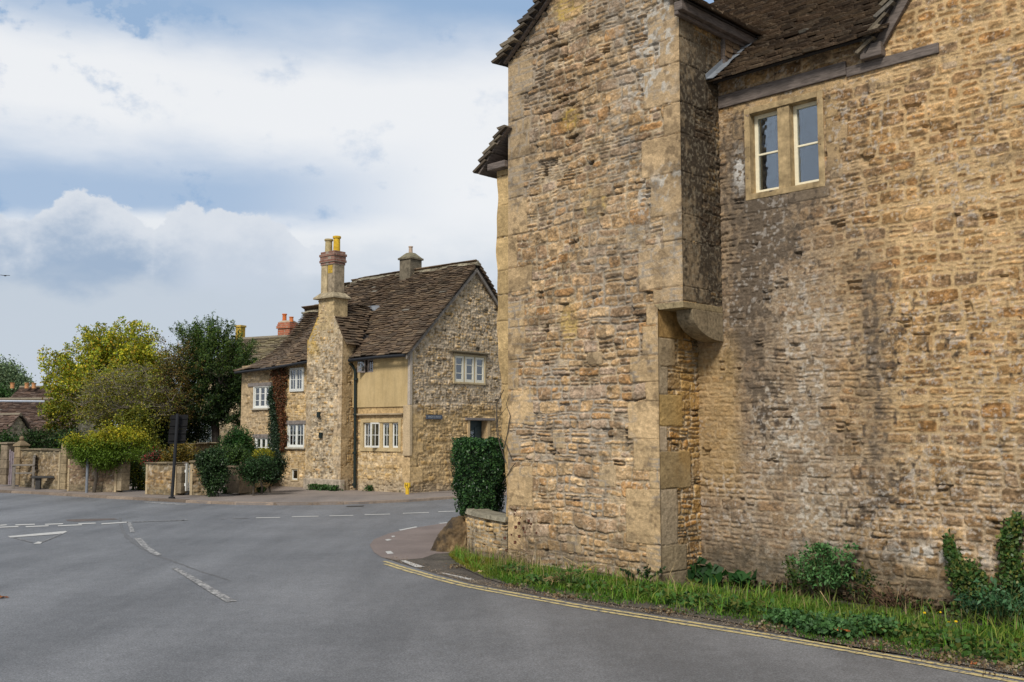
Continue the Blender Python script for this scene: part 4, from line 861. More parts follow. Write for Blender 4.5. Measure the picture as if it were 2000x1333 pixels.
# chimney: weathering, twin shaft, brick cap, two pots
CH = MB(); c0 = (.36, .30, .20)
def frus(mb, fr, a, b, z0, z1, col): # a,b=(u0,u1,d0,d1)
    mb.hexa([fr.p(a[0], z0, a[2]), fr.p(a[1], z0, a[2]), fr.p(a[1], z0, a[3]), fr.p(a[0], z0, a[3]), fr.p(b[0], z1, b[2]), fr.p(b[1], z1, b[2]), fr.p(b[1], z1, b[3]), fr.p(b[0], z1, b[3])], col)
frus(CH, BF, (2.52, 3.38, -.56, .09), (2.52, 3.38, -.56, .09), 5.27, 5.315, c0); frus(CH, BF, (2.52, 3.38, -.56, .09), (2.66, 3.22, -.44, -.04), 5.315, 5.45, c0)
frus(CH, BF, (2.66, 2.94, -.42, -.06), (2.66, 2.94, -.42, -.06), 5.45, 6.22, (.34, .275, .19)); frus(CH, BF, (2.965, 3.23, -.42, -.06), (2.965, 3.23, -.42, -.06), 5.45, 6.22, (.44, .35, .21)); frus(CH, BF, (2.9, 3.0, -.40, -.09), (2.9, 3.0, -.40, -.09), 5.45, 6.22, (.15, .12, .08))
ch = CH.build('chimney', m_vcol('lichened_chimney_stone', 8, .5, .5, .02, .92, .15, 3), FH, bev=.008)
def _brick(c1, c2, mo):
    def f(nt, b):
        co = nt.nodes.new('ShaderNodeTexCoord').outputs['Object']; sx = nt.nodes.new('ShaderNodeSeparateXYZ'); nt.links.new(co, sx.inputs[0])
        ad = nt.nodes.new('ShaderNodeMath'); ad.operation = 'ADD'; nt.links.new(sx.outputs[0], ad.inputs[0]); nt.links.new(sx.outputs[1], ad.inputs[1])
        cb = nt.nodes.new('ShaderNodeCombineXYZ'); nt.links.new(ad.outputs[0], cb.inputs[0]); nt.links.new(sx.outputs[2], cb.inputs[1])
        br = nt.nodes.new('ShaderNodeTexBrick'); nt.links.new(cb.outputs[0], br.inputs[0]); br.inputs['Color1'].default_value = (*c1, 1); br.inputs['Color2'].default_value = (*c2, 1); br.inputs['Mortar'].default_value = (*mo, 1)
        br.inputs['Scale'].default_value = 1; br.inputs['Brick Width'].default_value = .225; br.inputs['Row Height'].default_value = .075; br.inputs['Mortar Size'].default_value = .008
        nt.links.new(_mul(nt, br.outputs[0], _ramp(nt, _noise(nt, 9, 5), [(.3, .7), (.7, 1.3)])), b.inputs['Base Color']); b.inputs['Roughness'].default_value = .9; _bump(nt, b, br.outputs['Fac'], -.4, .01)
    return f
BR1 = mat('dull_red_brick', _brick((.20, .085, .06), (.27, .15, .11), (.3, .25, .2))); BR2 = mat('orange_red_brick', _brick((.46, .10, .035), (.38, .12, .06), (.35, .28, .2)))
CP = MB()
for i, (g, z0, z1) in enumerate(((.01, 6.22, 6.29), (.035, 6.29, 6.36), (.02, 6.36, 6.46), (.04, 6.46, 6.53), (.01, 6.53, 6.60))): frus(CP, BF, (2.66 - g, 3.23 + g, -.43 - g, -.05 + g), (2.66 - g, 3.23 + g, -.43 - g, -.05 + g), z0, z1, c0)
CP.build('brick_cap', BR1, ch, bev=.006)
def pot(name, p, r, h, col, parent, seed=1):
    mb = MB(); mb.lathe(p, [(r * 1.05, 0), (r * .98, .03), (r * .92, h * .85), (r * 1.15, h * .87), (r * 1.18, h * .95), (r * 1.08, h), (r * .8, h), (r * .75, h * .8)], 20, col)
    return mb.build(name, m_vcol('clay_pot', 14, .35, .3, .01, .85, .2, 4), parent, smooth=False)
pot('chimney_pot', BF.p(3.09, 6.58, -.20), .105, .40, (.42, .34, .18), ch); pot('chimney_pot', BF.p(2.83, 6.58, -.27), .10, .46, (.66, .42, .04), ch)
lp = MB(); lp.box(BF, 2.74, 2.93, 5.98, 6.20, -.0605, -.054, (.50, .33, .05)); lp.build('lichen_patch', m_vcol('yellow_lichen', 20, .6, .5, .01), ch, bev=0)
# main roof: right range high, dropping towards the left end
EZ = 3.62
def ezf(u): return 3.60 - .16 * float(ss(np.array(u), 3.0, 7.3))
def kk(u): return 6.33 - .80 * float(ss(np.array(u), 5.0, 6.7)) - ezf(u) - .25
def Sfront(u, s):      # s is distance up the slope; saggy eaves
    R = kk(u); run = 2.46 + .25; Ls = math.hypot(run, R + .25); t = s / Ls; ez = ezf(u) + .02 * math.sin(u * 2.1) + .02 * math.sin(u * 5 + s)
    b = np.array([*( -fn[:2] * run), R + .25]); b = b / np.linalg.norm(b); P = L2 + fd * u + fn * .25 + np.array([0, 0, ez]) + b * s; n = np.cross(fd, b); n = n if n[2] > 0 else -n
    sag = (.05 + .30 * float(ss(np.array(u), 4.5, 7.2))) * math.sin(math.pi * min(1, t)) * (1.25 - .5 * t); return P - n * sag, fd, b, n
Lslope = math.hypot(2.71, 2.87)
fcl = lambda u, s: s < math.hypot(2.71, kk(u) + .25) and not (2.15 < u < 3.78 and s < .30 * Lslope * max(0, 1 - 0) and s < 1.05)
slates('roof', Sfront, -.10, 7.42, 0, Lslope, .100, FH, 81, wr=(.14, .30), th=.023, clip=fcl)
def Sback(u, s):
    R = kk(u); run = 2.71; b = np.array([*(fn[:2] * run), R + .25]); b = b / np.linalg.norm(b); P = L2 + fd * u - fn * (4.92 + .25) + np.array([0, 0, ezf(u)]) + b * s; n = np.cross(fd, b); n = n if n[2] > 0 else -n; return P, fd, b, n
slates('roof', Sback, -.10, 7.42, 0, Lslope, .2, FH, 82, wr=(.3, .6), th=.03, clip=lambda u, s: s < math.hypot(2.71, kk(u) + .25))
dk = MB()
for i in range(12):
    u0_ = -.05 + i * .62; u1_ = u0_ + .62
    for Sf in (Sfront, Sback):
        L0 = math.hypot(2.71, kk(u0_) + .25) - .03; L1 = math.hypot(2.71, kk(u1_) + .25) - .03
        for q in range(8):
            c = []
            for o in (-.03, -.06):
                for u, s in ((u0_, .04 + (L0 - .04) * q / 8), (u1_, .04 + (L1 - .04) * q / 8), (u1_, .04 + (L1 - .04) * (q + 1) / 8), (u0_, .04 + (L0 - .04) * (q + 1) / 8)):
                    P, a, b, n = Sf(u, s); c.append(P + n * o)
            dk.hexa(c[4:] + c[:4])
dk.build('roof_deck', DARK, FH)
rd = MB(); rngr = np.random.RandomState(5); u = -.12
while u < 7.3:
    L = rngr.uniform(.3, .45); P0, _, _, _ = Sfront(u, math.hypot(2.71, kk(u) + .25)); P1, _, _, _ = Sfront(u + L - .01, math.hypot(2.71, kk(u + L) + .25))
    c = tuple(np.array((.27, .24, .17)) * rngr.uniform(.6, 1.25)); dn = np.array([0, 0, -.10]); 
    rd.prism([P0 + fn * .13 + dn * .8, P0 + np.array([0, 0, .06]), P0 - fn * .13 + dn * .8], [P1 + fn * .13 + dn * .8, P1 + np.array([0, 0, .06]), P1 - fn * .13 + dn * .8], c); u += L
rd.build('ridge_tiles', TILE, FH)
# bargeboards / verge
vb = MB()
for sg in (0, 1):
    P0 = GG.p(-.22, EZ - .04, .03) if sg == 0 else GG.p(5.14, EZ - .04, .03); P1 = GG.p(2.46, EZ + 2.55, .03); d_ = P1 - P0
    vb.prism([P0, P1, P1 + [0, 0, -.11], P0 + [0, 0, -.11]], [p + gn * .05 for p in (P0, P1, P1 + [0, 0, -.11], P0 + [0, 0, -.11])])
vb.build('bargeboard', m_plain('grey_verge_board', (.21, .185, .16), .85, 12, .3, .3), FH, bev=.004)
# cross roof behind the chimney breast
uR = 2.93; RZ = 5.17; upc = math.atan2(1.06, .74)
for sg, sd in ((-1, 83), (1, 84)):
    up_ = fd * (-sg) * math.cos(upc) + np.array([0, 0, 1]) * math.sin(upc); O = L2 + fd * (uR + sg * .86) + fn * .36 + np.array([0, 0, RZ - .86 * math.tan(upc)])
    def Sc(u, s, O=O, up_=up_):
        P = O - fn * u + up_ * s; n = np.cross(fn, up_); n = n if n[2] > 0 else -n; return P, -fn, up_, n
    def ccl(u, s, O=O, up_=up_):
        P = O - fn * u + up_ * s; back = -(P - L2) @ fn; zr = ezf(uR) + (back + .25) * (2.87 / 2.71) - .06; return P[2] > zr
    slates('roof', Sc, 0, 2.2, 0, .86 / math.cos(upc), .100, FH, sd, wr=(.14, .30), th=.030, clip=ccl)
    deck('roof_deck', Sc, .05, 1.2, .05, 1.3, .02, DARK, FH)
hb = MB(); hb.prism([FF.p(2.24, 3.3, .36), FF.p(uR, RZ - .1, .36), FF.p(3.6, 4.1, .36), FF.p(3.6, 3.3, .36)], [FF.p(2.24, 3.3, -1.0), FF.p(uR, RZ - .1, -1.0), FF.p(3.6, 4.1, -1.0), FF.p(3.6, 3.3, -1.0)], (.5, .38, .21)); hb.build('wall', ASHLAR, FH)
# lead saddle where the cross roof meets the slope
b0 = 1.30; sad = MB(); P = lambda du, db, dz: L2 + fd * (uR + du) - fn * (b0 + db) + np.array([0, 0, RZ + dz])
sad.prism([P(-.22, .16, .05), P(.16, .2, .08), P(.05, -.25, -.02), P(-.14, -.02, -.10)], [P(-.22, .16, .085), P(.16, .2, .115), P(.05, -.25, .015), P(-.14, -.02, -.065)]); sad.build('lead_flashing', LEAD, FH)
# central chimney on the ridge
cc = MB(); u0_, u1_ = 2.35, 2.80
frus(cc, FF, (u0_, u1_, -2.70, -2.22), (u0_, u1_, -2.70, -2.22), 6.0, 6.68, (.17, .145, .105)); frus(cc, FF, (u0_ - .04, u1_ + .04, -2.74, -2.18), (u0_ - .04, u1_ + .04, -2.74, -2.18), 6.68, 6.74, (.19, .165, .115)); frus(cc, FF, (u0_ - .02, u1_ + .02, -2.72, -2.20), (u0_ + .13, u1_ - .13, -2.56, -2.36), 6.74, 6.90, (.20, .18, .12))
c2 = cc.build('chimney', m_vcol('lichened_chimney_stone', 8, .5, .5, .02), FH, bev=.008); pot('chimney_pot', FF.p(2.58, 6.9, -2.46), .06, .20, (.48, .36, .27), c2)
# windows
window(FH, GG, gwu0, gwu1, gwz0, gwz1, 3, rows=3, cols=1, surround=.055, rec=.03, fw=.062, bar=.022, paint=m_plain('pale_cream_paint', (.74, .71, .60), .5, 20, .06, .1), mull=.06, depth=.22, scol=(.50, .40, .24), curtain={0: (0, 1), 1: (0, 1), 2: (0, 1)}, label='three-light cream window high in the gable end')
plain_box('window_hood', GG, gwu0 - .22, gwu1 + .14, gwz1 + .09, gwz1 + .135, -.02, .10, ASHLAR, FH, (.20, .165, .11), bev=.01)
window(FH, FF, bw0, bw1, bz0, bz1, 4, rows=2, cols=2, surround=.10, rec=.07, fw=.04, bar=.016, mull=.11, depth=.26, scol=(.52, .40, .22), curtain={1: (0, .5), 3: (.2, 1)}, open_light=2, label='four-light stone mullioned window with one white casement open')
window(FH, FF, pu0, pu1, pz0, pz1, 2, rows=3, cols=2, surround=.035, smat=WOOD, rec=.0, fw=.03, bar=.012, paint=m_plain('grey_timber', (.26, .22, .20), .7, 20, .2, .2), mull=.10, depth=.15, open_light=1, label='small dark timber window in the plaster')
for i, ((a, b), (nl, rw, cl, cu)) in enumerate(zip(lw, ((3, 3, 1, None), (2, 2, 2, {0: (0, 1), 1: (0, 1)}), (2, 2, 2, {0: (0, 1), 1: (.1, .7)}), (1, 1, 1, {0: (.3, .8)}), (3, 2, 1, {2: (.3, .7)})))):
    w = window(FH, FF, a[0], b[0], a[1], b[1], nl, rows=rw, cols=cl, surround=.04, smat=WHITE if i != 3 else ASHLAR, rec=.04 if i != 1 else .0, fw=.032, bar=.018, mull=.02, depth=.2, sill=(.42, .38, .30) if i in (0, 2) else None, curtain=cu, scol=(.5, .4, .25))
for (x0, x1, y, k) in ((485, 531, 750, 0), (555, 598, 825, 1), (494, 530, 852, 2)):
    a = FF.loc(x1, y); b = FF.loc(x0, y); plain_box('timber_lintel', FF, a[0], b[0], a[1] - .06, a[1] + .05, -.05, .025, m_plain('grey_lintel_oak', (.20, .175, .16), .85, 12, .35, .4), FH, bev=.008)
plain_box('vent', BF, *(lambda a, b: (a[0], b[0], a[1], b[1]))(BF.loc(625, 816), BF.loc(620, 805)), -.02, .03, PIPE, FH); plain_box('vent', BF, *(lambda a, b: (a[0], b[0], a[1], b[1]))(BF.loc(629, 856), BF.loc(624, 845)), -.02, .03, PIPE, FH)
# door
db = MB(); db.box(GG, du0 - .18, du1 + .30, dz1, dz1 + .07, -.15, .05); db.build('timber_lintel', m_plain('grey_lintel_oak', (.2, .175, .16), .85, 12, .35, .4), FH, bev=.008)
DG = m_plain('dark_teal_paint', (.022, .045, .05), .45, 12, .2, .1)
dj = MB(); dj.box(GG, du0 - .09, du0, 0, dz1, -.30, .012, (.55, .40, .22)); dj.box(GG, du1, du1 + .12, 0, dz1, -.30, .012, (.50, .36, .2)); dj.build('door_jamb', ASHLAR, FH, bev=.008)
dd = MB(); dd.box(GG, du0, du1, .12, dz1, -.26, -.20)
for (a, b, c, d) in ((.06, .30, .16, .8), (.40, .64, .16, .8), (.40, .64, .95, 1.75)): dd.box(GG, du0 + a, du0 + b, c + .1, d, -.201, -.185)
door = dd.build('door', DG, FH, bev=.006); g = MB(); g.box(GG, du0 + .08, du0 + .36, 1.0, 1.66, -.2, -.192); g.build('pane', GLASS, door)
g = MB(); g.box(GG, du0 + .54, du0 + .58, 1.02, 1.12, -.2, -.15); g.build('letter_plate', m_plain('brass', (.4, .33, .15), .4, metal=1), door)
plain_box('doorstep', GG, du0 - .1, du1 + .1, .1, .2, -.3, .1, ASHLAR, FH, (.4, .34, .25), bev=.01)
# gutter and drainpipe
gu = MB(); gu.tube([Sfront(-.05, 0)[0] + fn * .03 - [0, 0, .03], Sfront(1.0, 0)[0] + fn * .03 - [0, 0, .035], Sfront(2.1, 0)[0] + fn * .03 - [0, 0, .03]], .045, 8); gu.build('gutter', BLACKM, FH)
gu = MB(); gu.tube([Sfront(3.8, 0)[0] + fn * .03 - [0, 0, .03], Sfront(5.5, 0)[0] + fn * .03 - [0, 0, .035], Sfront(7.3, 0)[0] + fn * .03 - [0, 0, .03]], .04, 8); gu.build('gutter', BLACKM, FH)
pp = MB(); pp.tube([FF.p(2.10, 3.46, .25), FF.p(2.08, 3.40, .16), FF.p(2.05, 3.25, .09), FF.p(2.03, 1.8, .085), FF.p(2.02, .12, .08)], .042, 10)
for zz in (3.0, 2.05, 1.02, .18): pp.lathe(FF.p(2.03, zz, .085), [(.042, 0), (.062, .005), (.062, .06), (.042, .065)], 10)
pp.build('drainpipe', PIPE, FH, smooth=False)
# street nameplate and hydrant marker
def text(name, body, size, fr, u, z, d, m, parent, ext=.002):
    cu = bpy.data.curves.new(name, 'FONT'); cu.body = body; cu.size = size; cu.extrude = ext; cu.align_x = 'CENTER'; cu.align_y = 'CENTER'
    o = bpy.data.objects.new(name, cu); SC.collection.objects.link(o); bpy.context.view_layer.update()
    me = bpy.data.meshes.new_from_object(o.evaluated_get(bpy.context.evaluated_depsgraph_get())); bpy.data.objects.remove(o)
    sx = fr.ux if np.cross(fr.ux, fr.k) @ fr.n > 0 else -fr.ux
    Mx = Matrix(((sx[0], fr.k[0], fr.n[0]), (sx[1], fr.k[1], fr.n[1]), (sx[2], fr.k[2], fr.n[2]))).to_4x4(); Mx.translation = Vector(fr.p(u, z, d)); me.transform(Mx); return link(name, me, m, parent)
a = GG.loc(832, 819); b = GG.loc(863, 812)
SG = m_plain('slate_blue_enamel', (.07, .085, .115), .6, 20, .15, .1)
sgn = empty('street_sign', GG.p((a[0] + b[0]) / 2, a[1], .03), 'long slate blue street nameplate on the gable wall left of the dark door', 'sign'); plain_box('sign_plate', GG, a[0], b[0], a[1], a[1] + .115, -.01, .025, SG, sgn)
text('lettering', 'HIGH STREET', .082, GG, (a[0] + b[0]) / 2, a[1] + .055, .026, m_plain('pale_lettering', (.36, .39, .42), .6), sgn)
hp = G(797, 966, .055); HF = Fr(hp, -fd, fn)
hy = empty('hydrant_marker', hp, 'small yellow hydrant marker post with black H at the cottage corner', 'marker'); YEL = m_plain('yellow_paint', (.72, .46, .03), .5, 20, .12, .1)
hm = MB(); hm.box(HF, -.045, .045, -.02, .16, 0, .05); hm.prism([HF.p(-.06, .15, 0), HF.p(.06, .15, 0), HF.p(.085, .19, 0), HF.p(.085, .29, 0), HF.p(-.085, .29, 0), HF.p(-.085, .19, 0)], [HF.p(-.06, .15, .055), HF.p(.06, .15, .055), HF.p(.085, .19, .055), HF.p(.085, .29, .055), HF.p(-.085, .29, .055), HF.p(-.085, .19, .055)]); hm.build('post', YEL, hy, bev=.006)
text('lettering', 'H', .15, HF, 0, .215, .0555, BLACKM, hy, .001)

# ================================================================== HOUSES BEYOND
def simple_house(name, O, deg, L, Dp, ez, rz, label, wcol, seed, course=.16, rpal=None, group=None, front=True):
    f, n = dirs(deg); fr = Fr(O, f, n); root = empty(name, O, label, 'house', group)
    relief('wall', fr, 0, L, -.1, ez, .045, seed, STONEF, root, rh=(.10, .24), cw=(.18, .45), depth=.04, pal=np.array(wcol), rough=1.5) if front else None
    gr = Fr(O, -n, -f); relief('wall', gr, 0, Dp, -.1, rz, .05, seed + 1, STONEF, root, inside=lambda u, v: v < ez + (rz - ez) / (Dp / 2) * np.minimum(u, Dp - u), rh=(.10, .24), cw=(.18, .45), depth=.04, pal=np.array(wcol), rough=1.5)
    gl = Fr(O + f * L, -n, f); m = MB(); h = Dp / 2
    m.prism([gl.p(0, 0, -.08), gl.p(Dp, 0, -.08), gl.p(Dp, ez, -.08), gl.p(h, rz, -.08), gl.p(0, ez, -.08)], [gl.p(0, 0, 0), gl.p(Dp, 0, 0), gl.p(Dp, ez, 0), gl.p(h, rz, 0), gl.p(0, ez, 0)], tuple(np.mean(wcol, axis=0)))
    m.box(fr, 0, L, 0, ez, -Dp, -Dp + .1, tuple(np.mean(wcol, axis=0))); m.build('wall', ASHLAR, root)
    for sg in (0, 1):
        up_ = (-n if sg == 0 else n) * h + np.array([0, 0, rz - ez]); up_ = up_ / np.linalg.norm(up_); Oe = O - f * .12 + np.array([0, 0, ez - .14]) + (n * .2 if sg == 0 else -n * (Dp + .2))
        sf = plane_surf(Oe, f, up_); Ls = math.hypot(h + .2, rz - ez + .14)
        slates('roof', sf, 0, L + .24, 0, Ls, course if sg == 0 else .3, root, seed + 5 + sg, wr=(.18, .42) if sg == 0 else (.5, .9), th=.03, pal=rpal); deck('roof_deck', sf, .03, L + .2, .03, Ls - .02, .03, DARK, root)
    rb = MB(); a = O - f * .12 - n * h + np.array([0, 0, rz + .05]); b = a + f * (L + .24); rb.tube([a, b], .09, 6, (.22, .19, .14)); rb.build('ridge_tiles', TILE, root)
    return root, fr
RP = [(.125, .082, .062), (.10, .066, .052), (.15, .10, .075), (.17, .125, .10), (.085, .058, .048)]
# low house far left: main roof, a second higher range behind and a small gable in front
O = AT(128, 872, 47); O[2] = 0
lh, lfr = simple_house('low_stone_house', O + np.array([0, 0, 0]), 84, 7.5, 4.2, AT(60, 838, 47)[2], AT(60, 781, 48.5)[2], 'long low house with brown-red tiled roof at the far left behind the garden wall', [(.40, .33, .22), (.34, .28, .19), (.45, .37, .25)], 301, .15, RP)
P = AT(14, 755, 51); 
h2, _ = simple_house('low_stone_house', np.array([AT(135, 800, 50)[0], 50, 0]), 84, 3.6, 3.4, AT(60, 800, 50)[2], AT(60, 757, 51)[2], 'small higher roof with orange ridge pots rising behind the long low roof', [(.40, .33, .22), (.34, .28, .19)], 311, .15, RP)
for x, w in ((24, 7), (52, 7), (66, 4)): pot('chimney_pot', AT(x, 757, 51.6) - np.array([0, 0, .05]), .10, .28, (.55, .27, .12), h2)
pl = MB(); fr_ = Fr(AT(-30, 781, 46.6), (1, 0.09, 0), (.09, -1, 0)); a = AT(-40, 783.5, 46); b = AT(88, 784.5, 46.4); pl.tube([a, b], .05, 6); pl.build('ridge_pipe', m_plain('pale_lead', (.42, .46, .54), .5), lh)
O = AT(-60, 872, 44); O[2] = 0; g3, _ = simple_house('outbuilding', np.array([AT(14, 840, 44)[0], 44., 0]), 60, 4, 1.1, AT(10, 845, 44)[2], AT(8, 812, 44)[2] , 'small gabled outbuilding in front of the low house at the picture edge', [(.30, .24, .18), (.36, .29, .2)], 321, .15, RP)
# house behind the yew, with brick chimney
O = AT(640, 870, 35); O[2] = 0
yh, yfr = simple_house('stone_house', O, 62, 6.3, 4.6, AT(500, 735, 38)[2], AT(541, 666, 40)[2], 'stone house half hidden behind the dark yew, with orange brick chimney', [(.50, .40, .25), (.42, .33, .2), (.55, .44, .28)], 331, .15, [(.24, .20, .12), (.20, .165, .11), (.28, .24, .15), (.17, .14, .10)])
a = yfr.loc(414, 862); b = yfr.loc(392, 828)
window(yh, yfr, min(a[0], b[0]), max(a[0], b[0]), .9, 2.0, 2, rows=3, cols=1, surround=.05, smat=WHITE, rec=.0, mull=.04, depth=.1)
a = AT(562, 668, 39.5); fB = Fr((a[0], a[1], 0), yfr.ux, yfr.n)
bc = MB(); z0 = AT(560, 690, 39)[2]
for g, p, q in ((0, z0, AT(0, 643, 39.5)[2]), (.05, AT(0, 643, 39.5)[2], AT(0, 638, 39.5)[2]), (.02, AT(0, 638, 39.5)[2], AT(0, 634, 39.5)[2]), (0, AT(0, 634, 39.5)[2], AT(0, 630.5, 39.5)[2])): bc.box(fB, -.30 - g, .30 + g, p, q, -.26 - g, .26 + g)
bch = bc.build('chimney', BR2, yh, bev=.008); bc = MB(); frus(bc, fB, (-.30, .30, -.25, .25), (-.2, .2, -.16, .16), AT(0, 630.5, 39.5)[2], AT(0, 627, 39.5)[2], (.42, .36, .27)); bc.build('flaunching', ASHLAR, bch)
pot('chimney_pot', AT(555.5, 629, 39.6), .085, .32, (.62, .17, .055), bch); pot('chimney_pot', AT(569, 629, 39.3), .082, .20, (.62, .20, .07), bch)
a = AT(469, 668, 41); fB = Fr((a[0], a[1], 0), yfr.ux, yfr.n); bc = MB(); bc.box(fB, -.14, .14, z0, AT(0, 640, 41)[2], -.14, .14, (.50, .33, .06)); bc.box(fB, -.17, .17, AT(0, 640, 41)[2], AT(0, 636, 41)[2], -.17, .17, (.55, .38, .10)); bc.build('chimney', ASHLAR, yh, bev=.01)
# small grey chimney peeping over the cottage roof
g = empty('stone_house', (-10.2, 42, 0), 'hidden house, only its small grey chimney with metal cowl showing over the cottage roof', 'house')
a = AT(603, 640, 42); fB = Fr((a[0], a[1], 0), (1, 0, 0), (0, -1, 0)); bc = MB(); bc.box(fB, -.22, .22, 0, AT(0, 615, 42)[2], -.22, .22, (.30, .31, .29)); bc.box(fB, -.27, .27, AT(0, 615, 42)[2], AT(0, 611, 42)[2], -.27, .27, (.26, .27, .25)); q = bc.build('chimney', ASHLAR, g, bev=.01)
bc = MB(); bc.lathe(AT(604.5, 611, 42), [(.05, 0), (.05, .12), (.02, .13), (.02, .17), (.13, .18), (.10, .21), (.01, .22)], 12); bc.build('cowl', m_plain('zinc', (.3, .31, .33), .4, metal=.7), q)
# roof just showing to the right of the cottage gable
simple_house('stone_house', np.array([AT(1075, 850, 33)[0], 33., 0]), 50, 3.4, 5, 3.9, AT(960, 556, 35)[2] + .0, 'house behind the cottage of which a strip of dark roof shows right of the gable', [(.42, .33, .2), (.36, .28, .18)], 341, .14)

# ================================================================== GARDEN WALLS
MOSSY = m_vcol('weathered_pier_stone', 9, .5, .6, .02, .92, .15, 3)
def gwall(name, pa, pb, h, label, seed, cat='garden wall', th=.28, cope=True, step=.028, ends=True, pal=None, z0=.06, h2=None):
    pa = np.array([pa[0], pa[1], 0.]); pb = np.array([pb[0], pb[1], 0.]); L = np.linalg.norm(pb - pa); ux = (pb - pa) / L; n = np.array([ux[1], -ux[0], 0]); n = n if n[1] < 0 else -n
    fr = Fr(pa, ux, n); root = empty(name, pa + ux * L / 2, label, cat)
    relief('wall_face', fr, 0, L, z0, h, step, seed, STONEF, root, rh=(.07, .15), cw=(.12, .32), depth=.035, joint=.009, pal=(pal if pal is not None else GPAL) * np.array((.66, .64, .62)), mortar=(.30, .225, .14), rough=1.5, stain=lambda U, V, C, h_, s_, S, a, b: (mixc(C * (1 - .25 * ss(fbm(U * 1.5, V * 1.5, s_ + 80, 3), .5, .7))[..., None], (.20, .19, .13), np.clip(ss(V, h - .25, h) * .4 + ss(.4 - V, 0, .25) * .35, 0, 1)), h_))
    m = MB(); m.box(fr, 0, L, z0, h - .005, -th, -.06, (.40, .33, .21)); m.box(fr, 0, .06, z0, h - .01, -.06, -.005, (.44, .35, .22)); m.box(fr, L - .06, L, z0, h - .01, -.06, -.005, (.44, .35, .22)); m.build('wall_core', ASHLAR, root)
    if cope:
        r = np.random.RandomState(seed); c = MB(); u = -.03
        while u < L:
            w = min(r.uniform(.22, .5), L + .03 - u); cc_ = tuple(np.array((.19, .155, .10)) * r.uniform(.7, 1.3)); t = r.uniform(.02, .05); c.box(fr, u, u + w - .01, h, h + t, -th - .03, .035 + r.uniform(-.01, .01), cc_); u += w
        c.build('coping', ASHLAR, root, bev=.012)
    return root, fr
def pier(name, x, ybase, w, ytop, label, seed, cap=None, col=(.27, .205, .125), cat='gate pier', z0=.1):
    c = G(x, ybase, .055); zt = AT(x, ytop, c[1])[2]; f, n = dirs(60); fr = Fr((c[0], c[1], 0), -f, n); root = empty(name, (c[0], c[1], 0), label, cat); w2 = w / 2
    m = MB(); r = np.random.RandomState(seed); z = z0
    while z < zt - .02:
        hh = min(r.uniform(.16, .32), zt - z); o = r.uniform(-.01, .01); m.box(fr, -w2 + o, w2 + o, z, z + hh - .008, -w + o, 0 + o, tuple(np.array(col) * r.uniform(.65, 1.2))); z += hh
    m.box(fr, -w2 + .015, w2 - .015, z0, zt - .02, -w + .015, -.015, (.2, .16, .11)); m.build('shaft', MOSSY, root, bev=.015)
    if cap:
        q = MB(); frus(q, fr, (-w2 - .03, w2 + .03, -w - .03, .03), (-w2 - .03, w2 + .03, -w - .03, .03), zt, zt + .05, col); frus(q, fr, (-w2 - .02, w2 + .02, -w - .02, .02), (-.05, .05, -w2 - .05, -w2 + .05), zt + .05, zt + cap, tuple(np.array(col) * .8)); q.build('cap', ASHLAR, root, bev=.01)
        if cap > .15: q = MB(); q.lathe(fr.p(0, zt + cap - .02, -w2), [(.02, 0), (.03, .015), (.055, .04), (.07, .08), (.055, .12), (.03, .145), (.01, .15)], 14, tuple(np.array(col) * .75)); q.build('ball', ASHLAR, root, smooth=True)
    return root, c
pw = [(.46, .35, .20), (.38, .29, .17), (.42, .30, .16), (.34, .26, .17)]
pier('gate_pier', 4, 950, .32, 868, 'stone gate pier cut by the left edge of the picture', 401, .06, (.25, .20, .14))
pier('gate_pier', 30, 951, .27, 872, 'stone gate pier with pyramid cap beside the wooden bench', 402, .16)
def P2(x, y): return G(x, y, .055)[:2]
def hgt(x, yb, yt): c = G(x, yb, .055); return AT(x, yt, c[1])[2]
gwall('garden_wall', P2(36, 951), P2(114, 957), hgt(75, 954, 880), 'tall rough stone garden wall behind the wooden bench', 411, pal=np.array(pw))
pier('buttress', 121, 960, .22, 866, 'square stone buttress dividing the tall wall from the lower one', 403, None, (.34, .265, .16), 'buttress')
gwall('garden_wall', P2(130, 960), P2(226, 962), hgt(180, 961, 897), 'lower brown stone garden wall under the overhanging yellow shrub', 412, pal=np.array([(.34, .23, .16), (.40, .28, .18), (.28, .20, .15)]), cope=False)
pier('gate_pier', 229, 962, .27, 903, 'plain pale dressed stone pier at the end of the lower wall', 404, None, (.31, .25, .165))
gwall('garden_wall', P2(283, 966), P2(342, 968), hgt(312, 967, 906), 'low coursed stone wall left of the white garden gate', 413)
pier('gate_pier', 347, 968, .2, 911, 'slim stone pier left of the white garden gate', 405, None, (.30, .24, .16))
gwall('garden_wall', P2(370, 968), P2(404, 968), hgt(385, 968, 904), 'short stone wall between the white gate and the hanging ivy', 414)
pier('gate_pier', 455, 967, .42, 914, 'squat mottled stone pier right of the hanging ivy', 406, .05, (.28, .22, .15))
gwall('garden_wall', P2(466, 966), tuple(FF.p(6.0, 0, .1)[:2]), hgt(500, 966, 912), 'stone wall below dark ivy joining the cottage corner', 415)
c = G(400, 955, .055); gwall('garden_wall', AT(376, 885, 31)[:2], AT(425, 885, 33)[:2], AT(400, 868, 31.5)[2], 'higher mossy garden wall seen behind the gate under the yew', 416, pal=np.array([(.28, .24, .12), (.34, .28, .16)]))
sw = Fr(FF.p(7.3, 0, 0), dirs(50)[0], fn); gwall('garden_wall', FF.p(7.4, 0, -.3)[:2], FF.p(9.4, 0, -1.5)[:2], AT(450, 832, 32)[2], 'tall rough stone wall meeting the left corner of the cottage', 417, cope=False, pal=GPAL * .8)
